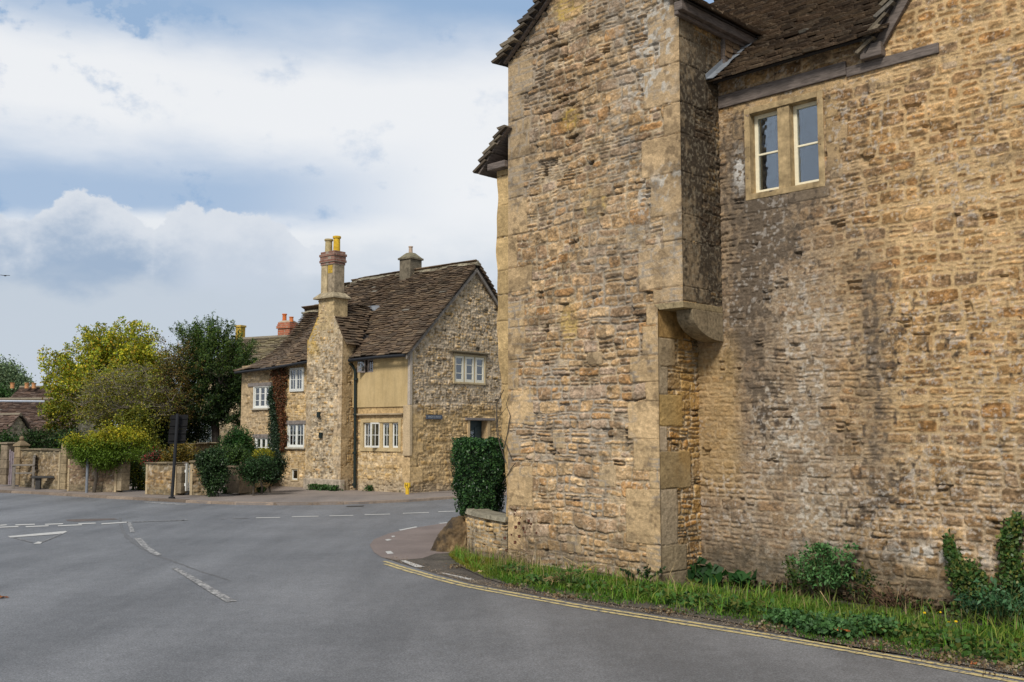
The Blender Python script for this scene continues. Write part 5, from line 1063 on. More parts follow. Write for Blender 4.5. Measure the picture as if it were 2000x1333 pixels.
# wooden gate and its post
gc = G(368, 968, .055); f, n = dirs(60); gf = Fr((gc[0], gc[1], 0), -f, n); zt = AT(368, 906, gc[1])[2]
gt = empty('garden_gate', gc, 'white painted wooden garden gate standing ajar in the low wall', 'gate')
m = MB(); og = G(361, 968, .055); gg = Fr((og[0], og[1], 0), Vector((.45, .89, 0)).normalized(), Vector((.89, -.45, 0)).normalized())
for u in (0, .12, .24, .36): m.box(gg, u, u + .075, .16, zt - .04 * (u > 0), 0, .022)
m.box(gg, 0, .43, zt - .22, zt - .15, -.03, 0); m.box(gg, 0, .43, .28, .35, -.03, 0); m.build('boards', WHITE, gt, bev=.003)
m = MB(); c0_ = G(356.5, 966, .055); m.box(Fr((c0_[0], c0_[1], 0), -f, n), -.05, .06, .1, AT(356, 903, c0_[1])[2], -.1, .0); tag(m.build('gate_post', m_plain('silvered_oak', (.30, .26, .22), .85, 10, .25, .4, stretch=(1, 1, 5)), bev=.008), 'weathered grey wooden post left of the white garden gate', 'post')
m = MB(); p = G(365, 966, .055); m.lathe(p, [(.07, 0), (.085, .10), (.10, .15), (.08, .15), (.07, .03)], 12, (.62, .66, .72)); tag(m.build('flower_pot', ASHLAR), 'small pale pot on the ground by the white garden gate', 'pot')
# left-edge wooden gate
p0 = G(14, 950, .055); p1 = G(27, 950, .055); m = MB(); fr_ = Fr(p0, (1, 0, 0), (0, -1, 0)); 
for i in range(6): m.box(fr_, .02 + i * .055, .02 + i * .055 + .045, .04, 1.05 - .08 * math.sin(i / 5 * math.pi), -.02, .01)
m.box(fr_, 0, .36, .2, .27, -.05, -.021); m.box(fr_, 0, .36, .8, .87, -.05, -.021)
lg = empty('garden_gate', p0, 'faded lilac-grey boarded gate between the two piers at far left', 'gate'); m.build('boards', m_plain('faded_gate_paint', (.24, .20, .22), .8, 12, .3, .3), lg, bev=.003)
# bench: a weathered wooden seat
bp = G(24, 955, .055); bn = empty('wooden_bench', bp, 'weathered grey wooden bench with arms against the tall wall at far left', 'bench'); f, n = dirs(62); bf = Fr((bp[0] + .0, bp[1], .055), (.92, .39, 0), (.39, -.92, 0))
BW = m_plain('grey_teak', (.23, .205, .175), .85, 12, .3, .4, stretch=(1, 1, 3))
# seen end-on: runs away from the viewer
bx, by = bf.ux, bf.n
m = MB(); 
for i in range(4): m.box(bf, -.02, .52, .40, .43, -.10 - i * .11, -.01 - i * .11)
m.build('seat', BW, bn, bev=.004)
m = MB()
for i in range(4): m.box(bf, .50, .54, .52 + i * .085, .58 + i * .085, -.02, -.44)
m.box(bf, .495, .55, .85, .92, .02, -.48); m.build('backrest', BW, bn, bev=.004)
for d_ in (.0, -.42):
    m = MB(); m.box(bf, -.02, .04, 0, .62, d_, d_ - .05); m.build('leg', BW, bn, bev=.004); m = MB(); m.box(bf, .48, .54, 0, .90, d_ + .001, d_ - .051); m.build('leg', BW, bn, bev=.004)
    m = MB(); m.box(bf, -.05, .52, .62, .655, d_ + .02, d_ - .07); m.build('armrest', BW, bn, bev=.004)
tp = G(94, 956, .055); tf = Fr((tp[0], tp[1], .055), (.96, .28, 0), (.28, -.96, 0)); tn = empty('stone_bench', tp, 'low dark slab bench on two thick legs before the tall wall', 'bench'); DS = m_plain('dark_slab', (.05, .048, .046), .8, 15, .3, .3)
m = MB(); m.box(tf, -.42, .42, .30, .36, -.18, .12); m.build('seat', DS, tn, bev=.01)
for u in (-.27, .22): m = MB(); m.box(tf, u - .05, u + .08, 0, .30, -.12, .06); m.build('leg', DS, tn, bev=.01)
p = G(169, 963, .055); m = MB(); m.tube([p - [0, 0, .1], p + [0, 0, 1.05]], .035, 10); tag(m.build('grey_pole', m_plain('galvanised_steel', (.20, .22, .25), .5, 10, .15, .1)), 'plain grey steel pole rising into the yellow shrub', 'pole')
# road sign seen from behind, on a leaning post
p = G(335.5, 974, .060); zt = AT(346, 810, p[1])[2]; xt = AT(347, 810, p[1])[0]; rs = empty('road_sign', p, 'back of a tall black two-panel road sign on leaning post', 'road sign')
tpv = np.array([xt, p[1], zt]); m = MB(); m.tube([p - [0, 0, .1], p + (tpv - p) * 1.01], .038, 12); m.tube([p, p + (tpv - p) * .02], .075, 10); m.build('post', BLACKM, rs)
lean = (tpv - p) / np.linalg.norm(tpv - p)
for i, (ya, yb, dx, r_) in enumerate(((810.5, 838, 0, 0), (838.8, 867, -.02, 0))):
    m = MB(); za = AT(0, yb, p[1])[2]; zb = AT(0, ya, p[1])[2]; cx = xt - (zt - (za + zb) / 2) * (tpv[0] - p[0]) / (tpv[2] - p[2]); hw = .185
    A_ = [(cx - hw + dx, p[1] - .02, za), (cx + hw + dx, p[1] + .10, za), (cx + hw + dx + .02, p[1] + .10, zb), (cx - hw + dx + .02, p[1] - .02, zb)]; A_ = [np.array(a) - [0, .07, 0] for a in A_]
    A_ = [a + np.array([0, .13, 0]) for a in A_]; m.prism(A_, [a + np.array([0, .012, 0]) for a in A_])
    for t in (.25, .75):
        zc = za + (zb - za) * t; m.prism([(cx - hw, p[1] + .02, zc - .018), (cx + hw, p[1] + .14, zc - .018), (cx + hw, p[1] + .14, zc + .018), (cx - hw, p[1] + .02, zc + .018)], [(cx - hw, p[1] + .055, zc - .018), (cx + hw, p[1] + .165, zc - .018), (cx + hw, p[1] + .165, zc + .018), (cx - hw, p[1] + .055, zc + .018)])
    m.build('panel', m_plain('matt_black_back', (.008, .008, .009), .85, 18, .3, .1), rs, bev=.003)

# ================================================================== PLANTER WALL, HEDGE AND BOULDER
class Curv:
    def __init__(s, pts, htop, side=1):
        s.P = np.array(pts, float); s.c = np.concatenate([[0], np.cumsum(np.linalg.norm(np.diff(s.P, axis=0), axis=1))]); s.L = s.c[-1]; s.ux = np.array([1., 0, 0]); s.k = np.array([0, 0, 1.]); s.n = np.array([0, -1., 0]); s.ht = htop; s.side = side
    def xy(s, u): return np.interp(u, s.c, s.P[:, 0]), np.interp(u, s.c, s.P[:, 1])
    def path(s, U):
        x, y = s.xy(U); x1, y1 = s.xy(np.clip(U + .05, 0, s.L)); x0, y0 = s.xy(np.clip(U - .05, 0, s.L)); tx, ty = x1 - x0, y1 - y0; l = np.maximum(np.hypot(tx, ty), 1e-6); return x, y, ty / l * s.side, -tx / l * s.side
    def top(s, U): return s.ht(U)
ptsw = np.array([G(903, 1035)[:2], G(900, 1055)[:2], G(901, 1068)[:2], G(907, 1077)[:2], G(918, 1081)[:2], G(935, 1084)[:2], G(960, 1088)[:2], G(990, 1092)[:2]])
cs_ = np.concatenate([[0], np.cumsum(np.linalg.norm(np.diff(ptsw, axis=0), axis=1))]); us = np.linspace(0, cs_[-1], 40); sm = np.stack([np.interp(us, cs_, ptsw[:, k]) for k in (0, 1)], 1)
for _ in range(6): sm[1:-1] = (sm[:-2] + 2 * sm[1:-1] + sm[2:]) / 4
tl_ = lambda U: .60 - .13 * ss(U, 1.6, 3.0)
CW = Curv(sm, tl_); CW.ht = lambda U: .60 - .11 * np.clip((U / CW.L - .5) * 2, 0, 1)
pn = empty('planter_wall', (-.6, 13.4, 0), 'low curved stone retaining wall with coping, holding the clipped hedge', 'wall')
relief('wall_face', CW, 0, CW.L, -.02, .56, .012, 501, STONE, pn, rh=(.06, .16), cw=(.12, .34), depth=.02, flush=.8, mortar=(.42, .35, .25), pal=GPAL * 1.02, joint=.008, stain=lambda U, V, C, h, s_, S, a, b: (mixc(C, (.14, .12, .09), np.clip(ss(fbm(U * 4, V * 3, s_ + 80, 4), .52, .72) * .6 + ss(.15 - V, 0, .12) * .5, 0, 1)), h))
cp = MB(); r = np.random.RandomState(6); u = 0
while u < CW.L - .02:
    w = min(r.uniform(.25, .5), CW.L - u); n_ = 5; us = np.linspace(u, u + w - .008, n_); x, y, nx, ny = CW.path(us); zt = CW.ht(us) * 1.0 - .03; t = r.uniform(.05, .07); c = tuple(np.array((.30, .27, .20)) * r.uniform(.8, 1.15))
    for i in range(n_ - 1):
        def q(i, d, z): return (x[i] + nx[i] * d, y[i] + ny[i] * d, zt[i] + z)
        cp.hexa([q(i, -.26, 0), q(i + 1, -.26, 0), q(i + 1, .03, 0), q(i, .03, 0), q(i, -.26, t), q(i + 1, -.26, t), q(i + 1, .015, t), q(i, .015, t)], c)
    u += w
cp.build('coping', m_vcol('mossy_coping', 20, .4, .6, .01), pn)
x, y, nx, ny = CW.path(np.linspace(0, CW.L, 24)); hk = MB(); ring = [(a - c * .1, b - d * .1) for a, b, c, d in zip(x, y, nx, ny)] + [(-.1, 13.1), (-.0, 14.2), (-.35, 16.0)]
hk.prism([(a, b, 0) for a, b in ring], [(a, b, .44) for a, b in ring]); hk.build('soil_fill', SOIL, pn)
# clipped hedge
rh_ = np.random.RandomState(9); N = 26000
def hedge_pt(n):
    P = rh_.uniform(-1, 1, (n, 3)); ax = rh_.randint(0, 3, n); sg = np.where(rh_.rand(n) < .5, -1, 1); sg = np.where(ax == 2, 1, sg)
    Nn = np.zeros((n, 3)); Nn[np.arange(n), ax] = sg; k = 1 - rh_.rand(n) ** 2.2 * .28; P[np.arange(n), ax] = sg * k
    r = np.linalg.norm(P[:, :2], axis=1); P[:, :2] /= np.maximum(1, (r / 1.06))[:, None]; z = (P[:, 2] + 1) / 2
    tp_ = (1 - .30 * (1 - ss(z, 0, .75))) * (1 - .13 * ss(z, .82, 1.0)); bul = .16 * (fbm(P[:, 0] * 2.5 + 5, P[:, 2] * 2.5 + P[:, 1] * 3, 77, 3) - .5) * 2
    X_ = -.475 + P[:, 0] * (.345 * tp_ + bul) + .05 * (1 - z); Y_ = 13.95 + P[:, 1] * (.46 * tp_ + bul); Z_ = .50 + (z + .14 * (fbm(P[:, 0] * 3 + 9, P[:, 1] * 3, 78, 2) - .5)) * .98
    return np.stack([X_, Y_, Z_], 1), Nn
Ph, Nh = hedge_pt(N); hd = empty('clipped_hedge', (-.47, 13.95, .5), 'dark green clipped box hedge growing from the curved planter wall', 'hedge')
ch_ = leaf_cols(N, [(.024, .062, .020), (.035, .088, .026), (.06, .13, .035), (.014, .04, .016)], rh_) * (.75 + .6 * fbm(Ph[:, 0] * 9, Ph[:, 2] * 9, 79, 2))[:, None]; topk = (ss(Ph[:, 2], 1.28, 1.46))[:, None]; ch_ = ch_ * (1 + .7 * topk * rh_.rand(N)[:, None]); V_, Q_, C_ = leaf_quads(Ph, .036, rh_, ch_, nrm=Nh + rh_.normal(size=(N, 3)) * .6, ratio=.6); link('foliage', npmesh('foliage', V_, Q_, C_), GLOSSLEAF, hd)
cm_ = MB(); 
Pi = []
for z, k in ((.46, .58), (.75, .66), (1.1, .80), (1.36, .82), (1.42, .70)):
    for j in range(18):
        w = 2 * math.pi * j / 18; cx_ = max(-1, min(1, math.cos(w) * 1.25)); cy_ = max(-1, min(1, math.sin(w) * 1.25)); Pi.append((-.475 + cx_ * .33 * k + .03, 13.95 + cy_ * .44 * k, z))
cm_.add(Pi, [(i * 18 + j, i * 18 + (j + 1) % 18, i * 18 + 18 + (j + 1) % 18, i * 18 + 18 + j) for i in range(4) for j in range(18)] + [tuple(range(18)), tuple(range(72, 90))]); cm_.build('twigs', m_plain('hedge_interior', (.014, .022, .010), .9, 30, .5, .8, .02), hd)
# boulder
def boulder():
    bm = bmesh.new()
    for p in ((-.25, -.06, 0), (-.23, .14, 0), (-.05, .26, 0), (.20, .26, 0), (.26, .0, 0), (.24, -.16, 0), (.02, -.23, 0), (-.14, -.20, 0), (-.20, -.10, .09), (-.10, -.10, .28), (-.14, .10, .22), (.0, -.16, .30), (.02, .02, .44), (.12, -.02, .48),
              (.21, .02, .47), (.25, -.08, .36), (.24, .14, .34), (.05, .20, .34), (.16, -.17, .20), (-.02, -.21, .14), (.27, .05, .15)): bm.verts.new(p)
    bmesh.ops.convex_hull(bm, input=bm.verts); bmesh.ops.delete(bm, geom=[v for v in bm.verts if not v.link_faces], context='VERTS')
    bmesh.ops.subdivide_edges(bm, edges=bm.edges[:], cuts=9, use_grid_fill=True); bmesh.ops.triangulate(bm, faces=bm.faces[:]); bmesh.ops.smooth_vert(bm, verts=bm.verts, factor=.5, use_axis_x=True, use_axis_y=True, use_axis_z=True); bm.normal_update()
    for v in bm.verts:
        q = v.co * 5; n = mnoise.fractal(q + Vector((3, 1, 7)), 1, 2, 4); r_ = abs(mnoise.noise(v.co * 9 + Vector((5, 2, 1)))); v.co += v.normal * (.030 * n - .020 * max(0, .12 - r_) / .12 + .010 * mnoise.fractal(v.co * 28, 1, 2, 3))
    me = bpy.data.meshes.new('boulder'); bm.to_mesh(me); bm.free(); return me
def _boul(nt, b):
    n = _noise(nt, 3.5, 6, .65); n2 = _noise(nt, 25, 5, .7)
    nt.links.new(_mul(nt, _ramp(nt, n, [(.36, (.035, .026, .018)), (.5, (.13, .085, .04)), (.66, (.30, .20, .10))]), _ramp(nt, n2, [(.3, .65), (.7, 1.3)])), b.inputs['Base Color']); b.inputs['Roughness'].default_value = .9; _bump(nt, b, n2, .6, .02)
bo = bpy.data.objects.new('boulder', boulder()); SC.collection.objects.link(bo); bo.data.materials.append(mat('mossy_boulder', _boul)); bo.data.polygons.foreach_set('use_smooth', [True] * len(bo.data.polygons))
pb = G(874, 1079); bo.location = (pb[0] + .01, pb[1] + .2, -.01); tag(bo, 'rough brown mossy boulder leaning against the end of the curved planter wall', 'boulder')

# ================================================================== TREES AND SHRUBS
def lobe(px, py, Y, rx, ry, rd=None): 
    c = AT(px, py, Y); k = Y / F; return (c[0], c[1], c[2], rx * k, (rd if rd else rx * k), ry * k)
def gb(px, Y): return np.array([(px - 1000) / F * Y, Y, 0.0])
OLIVE = [(.22, .24, .020), (.14, .19, .02), (.33, .29, .022), (.09, .13, .016), (.36, .22, .022)]
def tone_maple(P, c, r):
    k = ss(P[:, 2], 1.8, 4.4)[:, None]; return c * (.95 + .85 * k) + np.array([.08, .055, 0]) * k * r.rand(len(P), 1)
Y = 34.0
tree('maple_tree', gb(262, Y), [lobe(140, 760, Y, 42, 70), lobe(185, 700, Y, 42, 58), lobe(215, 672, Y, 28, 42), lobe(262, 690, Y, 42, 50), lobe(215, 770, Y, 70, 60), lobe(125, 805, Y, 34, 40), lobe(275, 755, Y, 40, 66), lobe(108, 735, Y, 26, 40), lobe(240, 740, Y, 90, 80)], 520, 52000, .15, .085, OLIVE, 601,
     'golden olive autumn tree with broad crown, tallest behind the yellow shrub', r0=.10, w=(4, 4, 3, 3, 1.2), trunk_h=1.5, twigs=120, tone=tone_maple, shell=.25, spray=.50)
Y = 31.8
tree('bare_tree', gb(240, Y), [lobe(215, 770, Y, 55, 48), lobe(268, 752, Y, 48, 52), lobe(300, 790, Y, 40, 38), lobe(190, 800, Y, 40, 30)], 240, 6500, .14, .06, [(.30, .28, .05), (.24, .27, .03), (.34, .29, .05), (.17, .20, .03)], 602,
     'twiggy half-bare tree with arching grey branches before the golden tree', r0=.055, trunk_h=2.1, twigs=800, bark=m_plain('grey_bark', (.19, .165, .13), .85, 14, .3, .4), droop=.6)
Y = 33.0
tree('autumn_tree', gb(338, Y), [lobe(325, 705, Y, 13, 52), lobe(345, 740, Y, 32, 55), lobe(365, 720, Y, 22, 50), lobe(315, 770, Y, 26, 50), lobe(355, 795, Y, 36, 40)], 230, 11000, .13, .055, [(.20, .13, .035), (.24, .16, .04), (.14, .12, .03), (.12, .16, .03)], 603,
     'thin rusty brown tree between the golden tree and the dark yew', r0=.045, trunk_h=2.2, twigs=320, spray=.35)
Y = 33.5
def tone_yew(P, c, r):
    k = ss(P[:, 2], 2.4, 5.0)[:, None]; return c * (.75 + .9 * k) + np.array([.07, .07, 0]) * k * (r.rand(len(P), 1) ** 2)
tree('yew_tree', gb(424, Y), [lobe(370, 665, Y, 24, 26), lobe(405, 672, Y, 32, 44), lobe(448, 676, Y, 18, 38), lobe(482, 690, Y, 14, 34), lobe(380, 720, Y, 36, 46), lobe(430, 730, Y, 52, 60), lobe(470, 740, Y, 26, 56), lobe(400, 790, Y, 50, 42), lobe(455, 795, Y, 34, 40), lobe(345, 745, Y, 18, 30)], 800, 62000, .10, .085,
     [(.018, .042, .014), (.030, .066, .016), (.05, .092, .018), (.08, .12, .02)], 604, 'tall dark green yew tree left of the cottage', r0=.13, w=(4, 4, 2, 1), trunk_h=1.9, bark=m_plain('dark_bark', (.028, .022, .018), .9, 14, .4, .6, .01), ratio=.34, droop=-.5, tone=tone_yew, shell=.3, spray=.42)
Y = 34.5
tree('dark_shrub', gb(310, Y), [lobe(310, 825, Y, 40, 50), lobe(350, 835, Y, 40, 50), lobe(270, 830, Y, 30, 45), lobe(385, 830, Y, 22, 36)], 170, 26000, .16, .08, [(.014, .03, .012), (.022, .042, .014), (.04, .06, .02)], 605, 'dark evergreen shrub filling the gap behind the black road sign', r0=.06, trunk_h=.7, cat='shrub', shell=0)
Y = 30.6
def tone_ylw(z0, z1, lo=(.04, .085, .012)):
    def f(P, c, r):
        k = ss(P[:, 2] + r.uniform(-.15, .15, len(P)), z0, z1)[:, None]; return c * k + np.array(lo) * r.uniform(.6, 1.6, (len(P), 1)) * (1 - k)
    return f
YL = [(.48, .42, .02), (.38, .38, .025), (.56, .45, .03), (.24, .30, .02)]
tree('lime_shrub', gb(268, Y), [lobe(262, 828, Y, 28, 30), lobe(285, 850, Y, 26, 30), lobe(245, 860, Y, 30, 26), lobe(290, 880, Y, 26, 24)], 110, 7500, .12, .07, [(.17, .19, .02), (.10, .14, .018), (.24, .22, .02)], 606, 'yellow-green shrub at the foot of the golden tree, behind the overhanging shrub', r0=.05, trunk_h=.9, cat='shrub', shell=.1)
Y = 26.0
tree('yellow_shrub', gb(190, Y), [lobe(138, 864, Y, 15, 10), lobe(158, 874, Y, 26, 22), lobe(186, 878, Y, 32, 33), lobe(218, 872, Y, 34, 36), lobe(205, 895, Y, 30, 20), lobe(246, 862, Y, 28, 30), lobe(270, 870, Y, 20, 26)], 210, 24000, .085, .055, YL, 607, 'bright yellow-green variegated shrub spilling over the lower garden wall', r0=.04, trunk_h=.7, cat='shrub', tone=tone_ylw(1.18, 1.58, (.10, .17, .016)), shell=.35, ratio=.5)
Y = 33
tree('green_shrub', gb(85, Y), [lobe(78, 862, Y, 30, 22), lobe(55, 872, Y, 24, 20), lobe(110, 872, Y, 30, 22), lobe(140, 868, Y, 30, 24)], 90, 8000, .13, .075, [(.03, .075, .018), (.05, .11, .022), (.022, .05, .016), (.06, .07, .03)], 608, 'mid green bushes showing over the tall wall behind the bench', r0=.05, trunk_h=.9, cat='shrub', shell=.1)
Y = 34
tree('green_shrub', gb(10, Y), [lobe(5, 868, Y, 22, 22), lobe(28, 872, Y, 12, 14), lobe(20, 900, Y, 20, 18)], 60, 4200, .13, .075, [(.035, .085, .018), (.05, .11, .022), (.022, .05, .016)], 609, 'green bush behind the gate piers at the left edge', r0=.05, trunk_h=.7, cat='shrub', shell=.1)
Y = 27.2
tree('variegated_shrub', gb(266, Y), [lobe(266, 925, Y, 17, 28), lobe(258, 905, Y, 15, 18), lobe(276, 945, Y, 14, 18)], 70, 4500, .08, .055, [(.30, .27, .02), (.10, .15, .018), (.05, .09, .014), (.03, .055, .012)], 610, 'green and yellow leafy shrub filling the gap between the stone piers', r0=.03, trunk_h=.35, cat='shrub', shell=.2)
Y = 25.6
tree('ochre_shrub', gb(345, Y), [lobe(358, 887, Y, 22, 20), lobe(335, 895, Y, 20, 18), lobe(372, 897, Y, 14, 16), lobe(322, 905, Y, 12, 10)], 90, 6500, .07, .045, [(.20, .14, .02), (.14, .12, .02), (.26, .17, .025), (.09, .09, .02)], 611, 'rounded ochre shrub topping the low wall beside the white gate', r0=.03, trunk_h=.7, cat='shrub', shell=.2)
tree('red_flowering_shrub', gb(296, Y), [lobe(292, 900, Y, 13, 9), lobe(305, 893, Y, 11, 11)], 40, 1500, .06, .045, [(.42, .05, .05), (.05, .08, .03), (.30, .07, .06), (.06, .10, .04)], 612, 'small shrub with red flowers on the left end of the low wall', r0=.02, trunk_h=.7, cat='shrub', w=(2, 4, 1, 4))
Y = 27.6
tree('conical_bush', gb(466, Y), [lobe(466, 868, Y, 32, 22), lobe(472, 850, Y, 18, 18), lobe(470, 885, Y, 36, 20)], 120, 13000, .09, .05, [(.025, .085, .014), (.04, .11, .02), (.018, .055, .012)], 613, 'bright green pointed evergreen bush left of the lower cottage window', r0=.05, trunk_h=.6, cat='shrub', shell=.2)
Y = 26.1
tree('green_shrub', gb(445, Y), [lobe(455, 892, Y, 26, 20), lobe(425, 900, Y, 20, 18), lobe(478, 902, Y, 18, 14)], 90, 7500, .07, .055, [(.05, .10, .02), (.08, .14, .03), (.03, .06, .018)], 614, 'loose light green leafy shrub above the hanging ivy', r0=.03, trunk_h=.8, cat='shrub', shell=.2)
def creeper(name, fr, path, n, size, pal, seed, label, thick=.10, w=None, mat_=None, droop=.6, cat='climbing plant', tone=None, parent_loc=None):
    """leaves held against a wall: path rows of (u, z, half-width)"""
    rng = np.random.RandomState(seed); p = np.array(path); t = rng.uniform(0, len(p) - 1, n); a = np.array([np.interp(t, range(len(p)), p[:, k]) for k in range(3)])
    off = rng.normal(size=n) * .5; keep = np.abs(off) < 1.15; wob = 1 + .35 * (fbm(a[1] * 4, a[0] * 4, seed, 3) - .5)
    P = fr.O + fr.ux * (a[0] + off * a[2] * wob + .22 * (fbm(a[1] * 3.5 + seed, a[1] * 0 + seed, seed, 3) - .5) + .10 * (fbm(a[1] * 14, off * 3, seed + 1, 2) - .5))[:, None] + fr.k * (a[1] + rng.normal(size=n) * .05)[:, None] + fr.n * (rng.uniform(0, 1, n) ** 1.4 * thick + .01)[:, None]; P = P[keep]
    root = empty(name, fr.p(p[-1][0], max(.05, p[-1][1]), .02) if parent_loc is None else parent_loc, label, cat)
    mb = MB()
    for k in range(4):
        q = [fr.p(r_[0] + rng.uniform(-.4, .4) * r_[2], r_[1], .012) for r_ in path]; mb.tube(q, [.012] * len(q), 5)
    mb.build('stem', BARK, root); c = leaf_cols(len(P), pal, rng, w)
    if tone is not None: c = tone(P, c, rng)
    V, Q, C = leaf_quads(P, size, rng, c, droop, .7, fr.n + rng.normal(size=(len(P), 3)) * .55); link('foliage', npmesh('foliage', V, Q, C), mat_ or LEAF, root); return root
c1, c2_, c3, c4 = FF.loc(548, 724), FF.loc(546, 790), FF.loc(548, 850), FF.loc(540, 925)
creeper('red_creeper', FF, [(c1[0], c1[1], .36), (c1[0] + .0, c1[1] - .4, .32), (c2_[0] - .05, c2_[1], .24), (c3[0] - .18, c3[1], .14), (c3[0] - .2, c3[1] - .4, .08)], 7000, .055, [(.16, .06, .028), (.11, .045, .022), (.22, .09, .035), (.07, .06, .025)], 621, 'rust red creeper climbing the cottage wall between its left windows', .09)
creeper('ivy', FF, [(FF.loc(536, 770)[0], 2.9, .06), (FF.loc(537, 810)[0], 2.3, .17), (FF.loc(541, 850)[0], 1.7, .24), (FF.loc(541, 890)[0], 1.2, .26), (FF.loc(538, 925)[0], .7, .24)], 7500, .05, [(.022, .045, .022), (.035, .065, .03), (.05, .08, .04), (.015, .03, .015)], 622, 'dark green ivy below and left of the rust red creeper', .14, mat_=GLOSSLEAF)
iv = Fr(G(417, 967, .1), -dirs(80)[0], dirs(80)[1])
def hang(name, lobes, n, size, pal, seed, label, base, droop=.9, w=None, cat='climbing plant', mat_=None, tone=None, ncl=110, cs=.07, ratio=.62):
    return tree(name, base, lobes, ncl, n, cs, size, pal, seed, label, r0=.025, trunk_h=.35, cat=cat, shell=.3, droop=droop, w=w, mat_=mat_, tone=tone, ratio=ratio)
Y = 24.35
hang('ivy', [lobe(415, 905, Y, 24, 26, .3), lobe(410, 930, Y, 17, 20, .22), lobe(428, 935, Y, 16, 24, .22), lobe(422, 955, Y, 12, 16, .16), lobe(398, 900, Y, 12, 16, .2)], 13000, .05, [(.022, .05, .016), (.035, .075, .022), (.014, .032, .012), (.055, .10, .035)], 623, 'thick dark ivy hanging down the wall right of the white gate', G(420, 966, .1), mat_=GLOSSLEAF)
Y = 24.75
hang('rose_bush', [lobe(500, 912, Y, 22, 16, .25), lobe(478, 915, Y, 14, 12, .2), lobe(516, 908, Y, 20, 16, .25), lobe(495, 930, Y, 18, 10, .15)], 7500, .045, [(.03, .075, .02), (.05, .11, .035), (.02, .045, .016), (.30, .12, .14)], 624, 'leafy rose bush with a few pink blooms drooping over the wall', gb(500, Y), w=(5, 5, 4, .12), cat='shrub')
Y = 25.9
hang('ivy', [lobe(536, 905, Y, 18, 22, .25), lobe(524, 920, Y, 18, 22, .2), lobe(540, 925, Y, 10, 18, .2)], 8000, .05, [(.012, .028, .014), (.02, .042, .018), (.03, .055, .02)], 625, 'darkest ivy mass at the foot of the red creeper against the cottage', gb(535, Y), mat_=GLOSSLEAF)
Y = 25.5
hang('yellow_bush', [lobe(514, 889, Y, 14, 8, .3), lobe(505, 893, Y, 8, 7, .2)], 2600, .045, [(.45, .38, .02), (.34, .33, .03), (.14, .18, .02)], 626, 'small bright yellow bush under the lower left cottage window', gb(514, Y), cat='shrub', ncl=40, cs=.05)
# far trees
Y = 95.0
def haze_pal(p, k=.45): return [tuple(np.array(c) * (1 - k) + np.array((.13, .17, .17)) * k) for c in p]
GP = [(.20, .28, .14), (.24, .32, .16), (.15, .22, .12)]
tree('distant_tree', (AT(12, 845, Y)[0], Y, 0), [lobe(8, 740, Y, 24, 26), lobe(-15, 735, Y, 28, 30), lobe(22, 760, Y, 22, 20)], 120, 8000, .45, .26, GP, 631, 'hazy rounded green tree on the skyline at the far left edge', r0=.3, trunk_h=3)
tree('distant_tree', (AT(40, 845, Y)[0], Y + 4, 0), [lobe(40, 752, Y + 4, 13, 13), lobe(48, 764, Y + 4, 8, 10)], 50, 2600, .35, .24, [(.17, .24, .12), (.21, .28, .14)], 632, 'smaller rounded hazy tree just right of the far left one', r0=.2, trunk_h=3)
tree('distant_tree', (AT(2, 850, 62)[0], 62, 0), [lobe(0, 775, 62, 13, 18), lobe(-15, 780, 62, 20, 22)], 60, 4000, .22, .14, [(.04, .10, .02), (.06, .13, .03)], 633, 'fresh green tree beside the low roof ridge at the left edge', r0=.15, trunk_h=2)
# ================================================================== VERGE
we = np.array([(-.62, 13.35), (-.5, 13.1), (-.1, 12.85), tuple(A.p(-2.2, 0)[:2]), tuple(A.p(-1.6, 0)[:2]), tuple(A.p(-.7, 0)[:2]), tuple(A.p(0, 0)[:2]), tuple(B.p(-.2, 0)[:2]), tuple(B.p(.6, 0)[:2]), tuple(B.p(1.0, 0)[:2]), tuple(B.p(2.0, 0)[:2]), tuple(B.p(3.0, 0)[:2]), tuple(B.p(3.9, 0)[:2]), tuple(B.p(7.6, 0)[:2])])
mbv = MB(); n_ = len(fe); WZ = np.interp(np.arange(n_), [0, 2, 6, 7, 12], [.02, -.02, -.05, -.12, -.15])
mbv.add([(*p, .016) for p in fe] + [(*(fe[i] * .5 + we[i] * .5), .012 + WZ[i] * .45) for i in range(n_)] + [(*(we[i] * 1.02 - fe[i] * .02), WZ[i]) for i in range(n_)], [(i, i + 1, n_ + i + 1, n_ + i) for i in range(n_ - 1)] + [(n_ + i, n_ + i + 1, 2 * n_ + i + 1, 2 * n_ + i) for i in range(n_ - 1)])
tag(mbv.build('verge', SOIL, smooth=True), kind='structure')
def vpt(t, v):
    k = t * (n_ - 1); f = np.stack([np.interp(k, range(n_), fe[:, i]) for i in (0, 1)], -1); w = np.stack([np.interp(k, range(n_), we[:, i]) for i in (0, 1)], -1); return f + (w - f) * v[..., None]
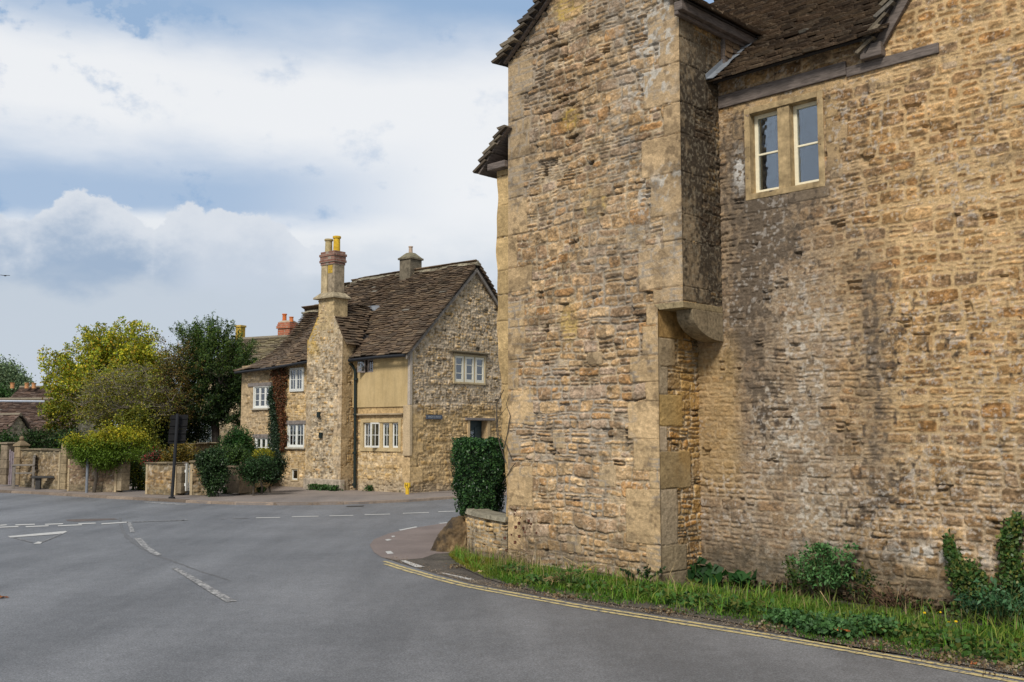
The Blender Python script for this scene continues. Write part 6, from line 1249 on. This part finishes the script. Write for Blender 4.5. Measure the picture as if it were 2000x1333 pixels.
def blades(n, rng, lenf, pal, seed, patch=None, lean=.65, wd=.0038, tv=None):
    t = rng.rand(n); v = rng.rand(n) if tv is None else tv(rng, n)
    if patch is not None: k = patch(t, v, rng); t, v = t[k], v[k]
    P = vpt(t, v); n = len(P); z = .014 + (np.interp(t * (n_ - 1), np.arange(n_), WZ) - .014) * v; Lh = lenf(t, v, P, rng); a = rng.uniform(0, 2 * math.pi, n); d = np.stack([np.cos(a), np.sin(a)], 1); ln = np.abs(rng.normal(size=n)) * lean + .1
    s_ = np.stack([-d[:, 1], d[:, 0]], 1); B0 = np.column_stack([P, z]); wdt = wd * rng.uniform(.6, 1.4, n) * (1 + Lh * 2)
    def ring(f, wk): c = np.column_stack([P + d * (ln * Lh * f ** 1.8)[:, None], z + Lh * f * (1 - .3 * ln * f).clip(.2)]); o = np.column_stack([s_ * (wdt * wk)[:, None], np.zeros(n)]); return c - o, c + o
    a0, a1 = ring(0, 1); b0, b1 = ring(.5, .85); c0, c1 = ring(1, .08); V = np.stack([a0, a1, b0, b1, c0, c1], 1).reshape(-1, 3); i = np.arange(n)[:, None] * 6
    Q = np.concatenate([i + np.array([0, 1, 3, 2]), i + np.array([2, 3, 5, 4])]); col = leaf_cols(n, pal, rng, var=.3); pn_ = fbm(P[:, 0] * 2.5, P[:, 1] * 2.5, seed, 3)
    return V, Q, col, pn_, P, t, v
rng = np.random.RandomState(70)
GR = [(.060, .165, .012), (.09, .205, .016), (.14, .22, .025), (.038, .105, .012)]
def lenf(t, v, P, r): return (.026 + .012 * v + .036 * ss(fbm(P[:, 0] * 3, P[:, 1] * 3, 5, 3), .5, .75)) * r.uniform(.6, 1.4, len(P)) * (1 + .35 * ss(.16 - t, 0, .1)) * (1 - .62 * ss(v, .55, 1))
dens = lambda t, v, r: r.rand(len(t)) < np.clip(.15 + v * 2.4 + 1.6 * (fbm(t * 46, v * 7, 8, 4, .6) - .5), 0, 1) * (1 - .6 * ss(v + .3 * (fbm(t * 60, v * 3, 9, 3) - .5), .78, .95))
V, Q, col, pn_, P, t, v = blades(95000, rng, lenf, GR, 6, dens)
yel = np.clip(ss(.20 - t, 0, .12) * .9 + ss(pn_, .58, .72) * .35 + ss(v, .75, 1.0) * .25 * ss(t, .3, .5), 0, 1)[:, None]; col = col * (1 - yel) + np.array((.27, .27, .035)) * rng.uniform(.6, 1.3, (len(col), 1)) * yel
dk_ = np.clip(ss(t, .45, .6) * ss(v, .55, .9) * .6, 0, 1)[:, None]; col = col * (1 - .55 * dk_)
gme = npmesh('grass', V, Q, np.repeat(col, 6, axis=0)); tag(link('grass', gme, leafmat('grass_blade', .3, .5)), 'green grass along the foot of the stone house', 'grass', kind='stuff')
V, Q, col, pn_, P, t, v = blades(7000, rng, lambda t, v, P, r: (.07 + .10 * r.rand(len(P))) * (.6 + .8 * ss(fbm(P[:, 0] * 4, P[:, 1] * 4, 15, 3), .4, .65)), [(.10, .24, .02), (.16, .28, .03), (.22, .26, .05)], 8, lambda t, v, r: (v > .12) & (v < .9), lean=.9, wd=.0032)
tag(link('long_grass', npmesh('long_grass', V, Q, np.repeat(col, 6, axis=0)), leafmat('grass_blade', .3, .5)), 'longer wispy bright grass blades bending over the verge', 'grass', kind='stuff')
DR = [(.30, .22, .11), (.22, .16, .08), (.38, .29, .15)]
V, Q, col, pn_, P, t, v = blades(2600, rng, lambda t, v, P, r: (.10 + .16 * v) * r.uniform(.5, 1.3, len(P)), DR, 7, lambda t, v, r: (r.rand(len(t)) < .25 + .75 * ss(np.abs(t - .22), .16, 0)) & (v > .35), lean=.6, wd=.0022)
tag(link('dry_grass', npmesh('dry_grass', V, Q, np.repeat(col, 6, axis=0)), leafmat('dry_blade', .15, .7)), 'dry straw-coloured grass stems standing through the green verge', 'grass', kind='stuff')
# low ground cover leaves
def cover(name, spots, n, size, pal, seed, label, kind='stuff', zr=.10, z0=.02, cat='ground cover', mat_=None):
    rng = np.random.RandomState(seed); S_ = np.array(spots); i = rng.choice(len(S_), n, p=S_[:, 2] / S_[:, 2].sum()); c = np.array([G(x, y, z0 if z0 > .1 else 0)[:2] for x, y in S_[:, :2]])[i]; r = S_[i, 2]
    P = np.column_stack([c + rng.normal(size=(n, 2)) * r[:, None] * .45, z0 + rng.rand(n) * zr]); col = leaf_cols(n, pal, rng); V, Q, C = leaf_quads(P, size, rng, col, .1, .85, rng.normal(size=(n, 3)) * .5 + [0, -.3, 1.1])
    return tag(link(name, npmesh(name, V, Q, C), mat_ or LEAF), label, cat, kind=kind)
cover('clover', [(1560, 1225, .22), (1600, 1238, .22), (1640, 1245, .18), (1520, 1218, .12), (1700, 1235, .2)], 2600, .034, [(.06, .15, .04), (.09, .20, .06), (.04, .10, .03)], 71, 'low round-leaved clover patch near the yellow lines')
cover('fallen_litter', [(1500, 1232, .25), (1720, 1268, .3), (1850, 1290, .3), (1300, 1198, .2), (1100, 1168, .25), (1000, 1150, .2), (900, 1110, .2), (1950, 1308, .3)], 900, .026, [(.16, .10, .05), (.24, .17, .09), (.10, .065, .035), (.30, .25, .16)], 72, 'scattered brown leaf litter along the edge of the verge', zr=.012)
wf = lambda u0, u1, n: [(*(lambda q: (1000 + F * q[0] / q[1], 845 + F * EYE / q[1]))(B.p(u, 0, .10)[:2]), .16) for u in np.linspace(u0, u1, n)]
cover('wall_foot_weeds', wf(-.2, 1.0, 8) + wf(2.2, 3.2, 5), 1500, .05, [(.03, .075, .018), (.05, .115, .025), (.02, .05, .015), (.10, .12, .03)], 73, 'mixed low green weeds along the foot of the right-hand wall', zr=.10, z0=-.12)
cover('withered_weeds', wf(.8, 2.6, 12), 2600, .04, [(.075, .045, .028), (.12, .075, .04), (.05, .035, .022), (.16, .11, .06), (.06, .08, .02)], 74, 'matted brown withered weeds against the foot of the wall', zr=.13, z0=-.13)
cover('plantain', [(1000, 1120, .25), (1060, 1140, .25), (1150, 1152, .25), (1250, 1160, .3), (1350, 1180, .3), (1450, 1195, .3), (1750, 1240, .35), (1850, 1262, .35), (1950, 1285, .35)], 2200, .045, [(.05, .12, .02), (.07, .16, .03), (.035, .085, .018), (.13, .14, .03)], 76, 'small broad weed leaves scattered through the green verge', zr=.06)
# leafy weeds against the wall: each plant has stems and leaves
def weed(name, base, h, nst, nl, lsize, pal, seed, label, spread=.25, ratio=.5, cat='wild plant', droop=.4, compound=False, group=None, r=.004, stemcol=(.10, .12, .04), leafstart=.2):
    rng = np.random.RandomState(seed); root = empty(name, base, label, cat, group); mb = MB(); base = np.array(base, float); Ps = []
    for k in range(nst):
        a = rng.uniform(0, 6.28); sp = rng.uniform(.2, 1) * spread; hh = h * rng.uniform(.55, 1); b0 = base + np.array([math.cos(a), math.sin(a), 0]) * sp * .25; tp = base + np.array([math.cos(a) * sp, math.sin(a) * sp, hh]); mid = (b0 + tp) / 2 + np.array([0, 0, hh * .12]) + rng.normal(size=3) * .02
        mb.tube([b0, mid, tp], [r, r * .8, r * .4], 4, stemcol); m_ = max(2, nl // nst)
        for j in range(m_):
            f = leafstart + (1 - leafstart) * rng.rand() ** .8; q = (b0 * (1 - f) ** 2 + 2 * mid * f * (1 - f) + tp * f * f); rad = lsize * (1.6 if compound else .5) * (1.15 - f * .6); w = rng.uniform(0, 6.28)
            if compound:
                tip = q + np.array([math.cos(w), math.sin(w), rng.uniform(-.1, .5)]) * rad * 1.5; mb.tube([q, tip], [.0015, .001], 3, stemcol)
                for s_ in np.linspace(.3, 1, 6): Ps.append(q + (tip - q) * s_ + rng.normal(size=3) * lsize * .35)
            else: Ps.append(q + np.array([math.cos(w) * rad, math.sin(w) * rad, rng.uniform(-.2, .3) * rad]))
    mb.build('stem', DRY, root); P = np.array(Ps); foliage('leaves', P, lsize, pal, seed + 1, root, ratio=ratio, droop=droop, nrm=rng.normal(size=(len(P), 3)) * .6 + [-.3, -.5, .8]); return root
def bw(u, d=.12): return B.p(u, -.10, d)
EL = [(.09, .22, .065), (.13, .27, .09), (.055, .15, .045)]
u_, z_ = B.loc(1625, 1150, .2)
weed('elder_seedling', bw(u_ - .05, .22), .62, 9, 200, .05, EL, 81, 'tall pale green feathery leaved plant growing against the stone wall', .38, .42, compound=True)
weed('nettle', bw(B.loc(1560, 1160, .2)[0], .2), .42, 14, 300, .045, [(.035, .085, .018), (.06, .11, .02), (.10, .14, .02)], 82, 'bushy green weed left of the feathery leaved plant', .22)
weed('bramble', bw(B.loc(1675, 1160, .2)[0], .14), .40, 10, 170, .05, [(.02, .055, .016), (.035, .07, .02), (.12, .13, .02)], 83, 'dark green leafy weed right of the feathery leaved plant', .22)
for i, (px, lab) in enumerate(((1372, 'leftmost'), (1408, 'middle'), (1446, 'rightmost'))):
    weed('mallow', bw(B.loc(px, 1140, .2)[0], .24 + .05 * (i % 2)), .26 - .03 * i, 6, 26, .13, [(.025, .085, .02), (.035, .11, .025), (.018, .055, .016)], 84 + i, lab + ' of three broad-leaved green plants beside the recessed wall corner', .18, .95, group='broad-leaved plants beside the wall corner', droop=.1)
weed('dark_ivy_patch', A.p(-.18, -.03, .1), .16, 10, 150, .05, [(.015, .04, .014), (.03, .06, .02)], 90, 'dark leaves under the lowest corner stone of the house', .3)
IV = [(.035, .085, .018), (.06, .125, .028), (.09, .14, .04), (.16, .17, .04)]
def wall_ivy(name, fr, pts, n, size, seed, label): creeper(name, fr, [(*fr.loc(x, y), w) for x, y, w in pts], n, size, IV, seed, label, .13, mat_=GLOSSLEAF)
wall_ivy('ivy', B, [(1862, 1062, .02), (1872, 1100, .06), (1890, 1140, .15), (1905, 1180, .22), (1905, 1225, .24)], 3600, .042, 91, 'ivy clump climbing the stone wall, left of the taller one')
wall_ivy('ivy', B, [(1880, 1108, .02), (1925, 1130, .03), (1930, 1180, .14), (1940, 1225, .18)], 1300, .042, 92, 'short ivy shoots between the two climbing ivy clumps')
wall_ivy('ivy', B, [(1999, 1020, .03), (1990, 1060, .07), (1976, 1110, .09), (1975, 1160, .13), (1975, 1220, .18)], 3800, .042, 93, 'tallest ivy clump on the wall at the right edge of the picture')
weed('willowherb', B.p(B.loc(1960, 1240, .35)[0], -.08, .42), .36, 20, 330, .062, [(.06, .16, .06), (.09, .20, .09), (.04, .11, .04)], 94, 'bluish green leafy weed below the ivy at the right edge', .34, .42)
weed('willowherb', B.p(B.loc(1905, 1250, .35)[0], -.08, .38), .24, 12, 150, .055, [(.035, .10, .04), (.05, .13, .06), (.025, .07, .03)], 95, 'lower bluish green weed left of the one at the right edge', .24, .42)
weed('brown_dock', bw(B.loc(1750, 1170, .2)[0], .14), .26, 26, 300, .035, [(.09, .05, .03), (.13, .08, .04), (.05, .06, .02)], 96, 'low withered brown weeds along the wall foot', .5, .4, stemcol=(.16, .09, .06))
weed('long_grass_clump', G(1115, 1150) + [0, 0, .03], .2, 14, 140, .06, [(.05, .13, .02), (.09, .16, .03)], 97, 'small leafy green tuft under the front wall of the stone house', .3, .25)
# dead thistle and straw
th = empty('dead_thistle', (*A.p(-2.2, 0, .22)[:2], .05), 'dead brown thistle with seed heads in front of the left house corner', 'dead plant'); rg = np.random.RandomState(7); mb = MB(); hd_ = MB(); b0 = A.p(-2.15, .04, .22)
heads = [(1000, 1005), (1008, 998), (1015, 1012), (1022, 1022), (1024, 1032), (1034, 1018), (1040, 1024), (1030, 1040), (1036, 1030), (1012, 1030), (1043, 1042), (1000, 1045), (985, 1052), (1008, 1060), (995, 1075), (1018, 1048)]
prev = b0; trunkp = [b0] + [(lambda q: A.p(q[0], q[1], .22))(A.loc(x, y, .22)) for x, y in ((1032, 1080), (1025, 1040), (1013, 1012))]
mb.tube(trunkp, [.011, .010, .007, .004], 6, (.26, .19, .12))
for x, y in heads:
    q = A.loc(x, y, .22); p = A.p(q[0], q[1], .22 + rg.uniform(-.05, .08)); s_ = trunkp[1] if y > 1035 else trunkp[2]; mb.tube([s_, (s_ + p) / 2 + rg.normal(size=3) * .012, p], [.004, .003, .002], 4, (.24, .17, .11)); r_ = rg.uniform(.010, .020)
    hd_ = MB(); hd_.lathe(p - [0, 0, r_], [(.001, 0), (r_ * .8, r_ * .3), (r_, r_), (r_ * .8, r_ * 1.5), (r_ * 1.1, r_ * 2), (.001, r_ * 2.2)], 8, tuple(np.array((.13, .055, .035)) * rg.uniform(.7, 1.5))); hd_.build('seed_head', DRY, th)
mb.build('stem', DRY, th)
def straw(name, pts, n, seed, label, spread=.05, ln=.35, rad=.0028, up=.05):
    rg = np.random.RandomState(seed); mb = MB(); a = G(*pts[0]); b = G(*pts[1]); d = (b - a)[:2]; L = np.linalg.norm(d); d = d / L
    for i in range(n):
        c = a + (b - a) * rg.rand(); ang = rg.normal() * .25; dd = np.array([d[0] * math.cos(ang) - d[1] * math.sin(ang), d[0] * math.sin(ang) + d[1] * math.cos(ang), 0]); l = ln * rg.uniform(.4, 1) / 2; o = np.array([*(rg.normal(size=2) * spread), rg.uniform(.07, .07 + up)])
        mb.tube([c + o - dd * l, c + o + [0, 0, .012], c + o + dd * l - [0, 0, rg.uniform(0, .03)]], [rad, rad, rad * .6], 4, tuple(np.array((.42, .30, .15)) * rg.uniform(.6, 1.2)))
    return tag(mb.build(name, DRY), label, 'dead plant')
straw('dry_stalks', ((1070, 1152), (1165, 1124)), 34, 5, 'bundle of dry straw-coloured stalks lying on the verge grass', .035, .42)
straw('dry_stalk', ((1060, 1158), (1100, 1143)), 9, 6, 'splayed end of dry stalks nearest the yellow lines', .03, .3)
def stick(name, P, r, label, col=(.42, .31, .16)):
    mb = MB(); mb.tube(P, [r, r * .8, r * .5][:len(P)] if len(P) == 3 else [r, r * .5], 5, col); return tag(mb.build(name, DRY), label, 'dead plant')
def onB(x, y, d): q = B.loc(x, y, d); return B.p(q[0], q[1], d)
def onA(x, y, d): q = A.loc(x, y, d); return A.p(q[0], q[1], d)
stick('dry_stalk', [onA(1100, 1088, .35), onA(1125, 1102, .4), onA(1150, 1116, .45)], .005, 'single long straw-coloured stalk leaning before the front wall')
stick('dry_stalk', [onB(1602, 1155, .55), onB(1622, 1185, .6), onB(1642, 1220, .65)], .004, 'thin pale stalk leaning across the verge near the feathery plant')
stick('dry_stalk', [onB(1755, 1155, .3), onB(1752, 1172, .3), onB(1748, 1192, .3)], .003, 'short upright pale stalk in the brown weeds')
mark('drain_cover', [[(678, 989.2), (712, 988.4), (709, 990.6), (676, 991.2)]], m_plain('iron_grate', (.03, .03, .03), .6), .008)
mark('tarmac_patch', [[(128, 1016), (160, 1014.6), (222, 1013.6), (232, 1015.6), (190, 1018), (150, 1020), (132, 1019)]], m_plain('brown_tarmac_patch', (.13, .105, .092), .85, 14, .35, .4), .007)
# loose grit washed along the road edge
rg = np.random.RandomState(31); gm = MB()
edge = np.array([G(x, y)[:2] for x, y in ((755, 1092), (850, 1122), (920, 1141), (1000, 1156), (1150, 1182), (1300, 1205), (1480, 1234), (1700, 1271), (2000, 1325))])
for i in range(2600):
    k = rg.rand() * (len(edge) - 1.001); j = int(k); c = edge[j] + (edge[j + 1] - edge[j]) * (k - j) + np.abs(rg.normal()) * np.array([.05, .10]) + rg.normal(size=2) * .03; r_ = rg.uniform(.0025, .008); p = np.array([*c, .016]); a = rg.uniform(0, 6.28)
    vs = [p + np.array([math.cos(a + w) * r_, math.sin(a + w) * r_ * .7, 0]) for w in (0, 2.1, 4.2)] + [p + [0, 0, r_ * .9]]; gm.add(vs, [(0, 1, 3), (1, 2, 3), (2, 0, 3)], tuple(np.array(((.30, .25, .19), (.14, .11, .085), (.22, .16, .10))[rg.randint(3)]) * rg.uniform(.6, 1.3)))
tag(gm.build('grit', m_vcol('loose_grit', 60, .3, 0)), 'loose grit and small stones lying beside the double yellow lines', 'grit', kind='stuff')
# flowers, fallen leaves, litter, bird
def flower(P, r, label):
    root = empty('dandelion', P, label, 'flower', 'yellow dandelion flowers in the verge'); mb = MB(); mb.lathe(P, [(.002, 0), (r, .004), (r * .9, .012), (r * .5, .016), (.001, .014)], 12, (.75, .50, .01)); mb.build('bloom', m_vcol('dandelion_petal', 200, .2, 0), root); mb = MB(); mb.tube([np.array(P) - [0, 0, .08], P], .0025, 5, (.1, .16, .03)); mb.build('stem', DRY, root)
for x, y, w_, d_, lab in ((1152, 1114, A, .45, 'yellow dandelion at the tip of the leaning straw stalk'), (1500, 1168, B, .5, 'small yellow flower in the grass left of the feathery plant'), (1806, 1199, B, .5, 'larger yellow flower of the upper pair left of the ivy'), (1837, 1198, B, .5, 'smaller yellow flower of the upper pair, nearer the ivy'), (1853, 1218, B, .6, 'yellow flower below the upper pair left of the ivy'), (1867, 1216, B, .6, 'right-hand flower of the lower yellow pair by the ivy')):
    q = w_.loc(x, y, d_); flower(w_.p(q[0], q[1], d_), .016 if 'small' not in lab else .010, lab)
def dead_leaf(px, py, s_, col, label, z=.03, rot=.5):
    c = G(px, py) + [0, 0, z]; mb = MB(); n_ = 10; out = [];
    for i in range(n_):
        w = 2 * math.pi * i / n_; rr = s_ * (1 + .25 * math.cos(3 * w)) * (1 if math.cos(w) > -.8 else 1.3); x, y = rr * math.cos(w), rr * .5 * math.sin(w); out.append(c + np.array([x * math.cos(rot) - y * math.sin(rot), x * math.sin(rot) + y * math.cos(rot), .35 * abs(y) + .01 * math.sin(4 * w)]))
    mb.prism(out, [p + np.array([0, 0, .002]) for p in out], col); return tag(mb.build('fallen_leaf', m_vcol('dead_leaf', 60, .3, .2)), label, 'leaf')
dead_leaf(1644, 1250, .055, (.42, .13, .04), 'curled orange fallen leaf on the clover patch', .07, -.5)
dead_leaf(940, 1121, .045, (.50, .36, .20), 'pale brown fallen leaf at the grass edge by the pink tarmac', .02, .2)
dead_leaf(4, 1170, .05, (.25, .10, .04), 'brown leaf lying on the road at the left edge', .01, .4)
dead_leaf(1905, 1303, .03, (.35, .13, .05), 'small reddish leaf on the verge edge at bottom right', .02, .4)
bd = MB(); c = AT(10, 539, 60.); s_ = .16
bd.prism([c + [-.30, 0, .03], c + [-.1, .05, .02], c + [0, .06, -.01], c + [.1, .05, .02], c + [.30, 0, .0], c + [.08, -.04, .0], c + [0, -.1, -.01], c + [-.08, -.04, .0]], [c + np.array(q) + [0, 0, .03] for q in ([-.30, 0, .03], [-.1, .05, .02], [0, .06, -.01], [.1, .05, .02], [.30, 0, .0], [.08, -.04, .0], [0, -.1, -.01], [-.08, -.04, .0])]); bd.tube([c + [0, .12, 0], c + [0, 0, .0], c + [0, -.16, 0]], [.01, .045, .015], 6); tag(bd.build('bird', BLACKM), 'tiny dark bird gliding in the sky at the left edge', 'bird')
# weeds at the far wall foot
cover('wall_foot_weeds', [(612, 961, .18), (630, 962, .2), (652, 963, .2), (740, 963, .15), (720, 964, .12), (785, 966, .1), (838, 963, .1), (380, 970, .2), (360, 970, .1), (440, 969, .12), (300, 969, .12), (510, 967, .12)], 2600, .05, [(.04, .11, .02), (.06, .14, .03), (.03, .07, .02)], 75, 'small green weeds sprouting along the foot of the walls across the road', zr=.15, z0=.055)
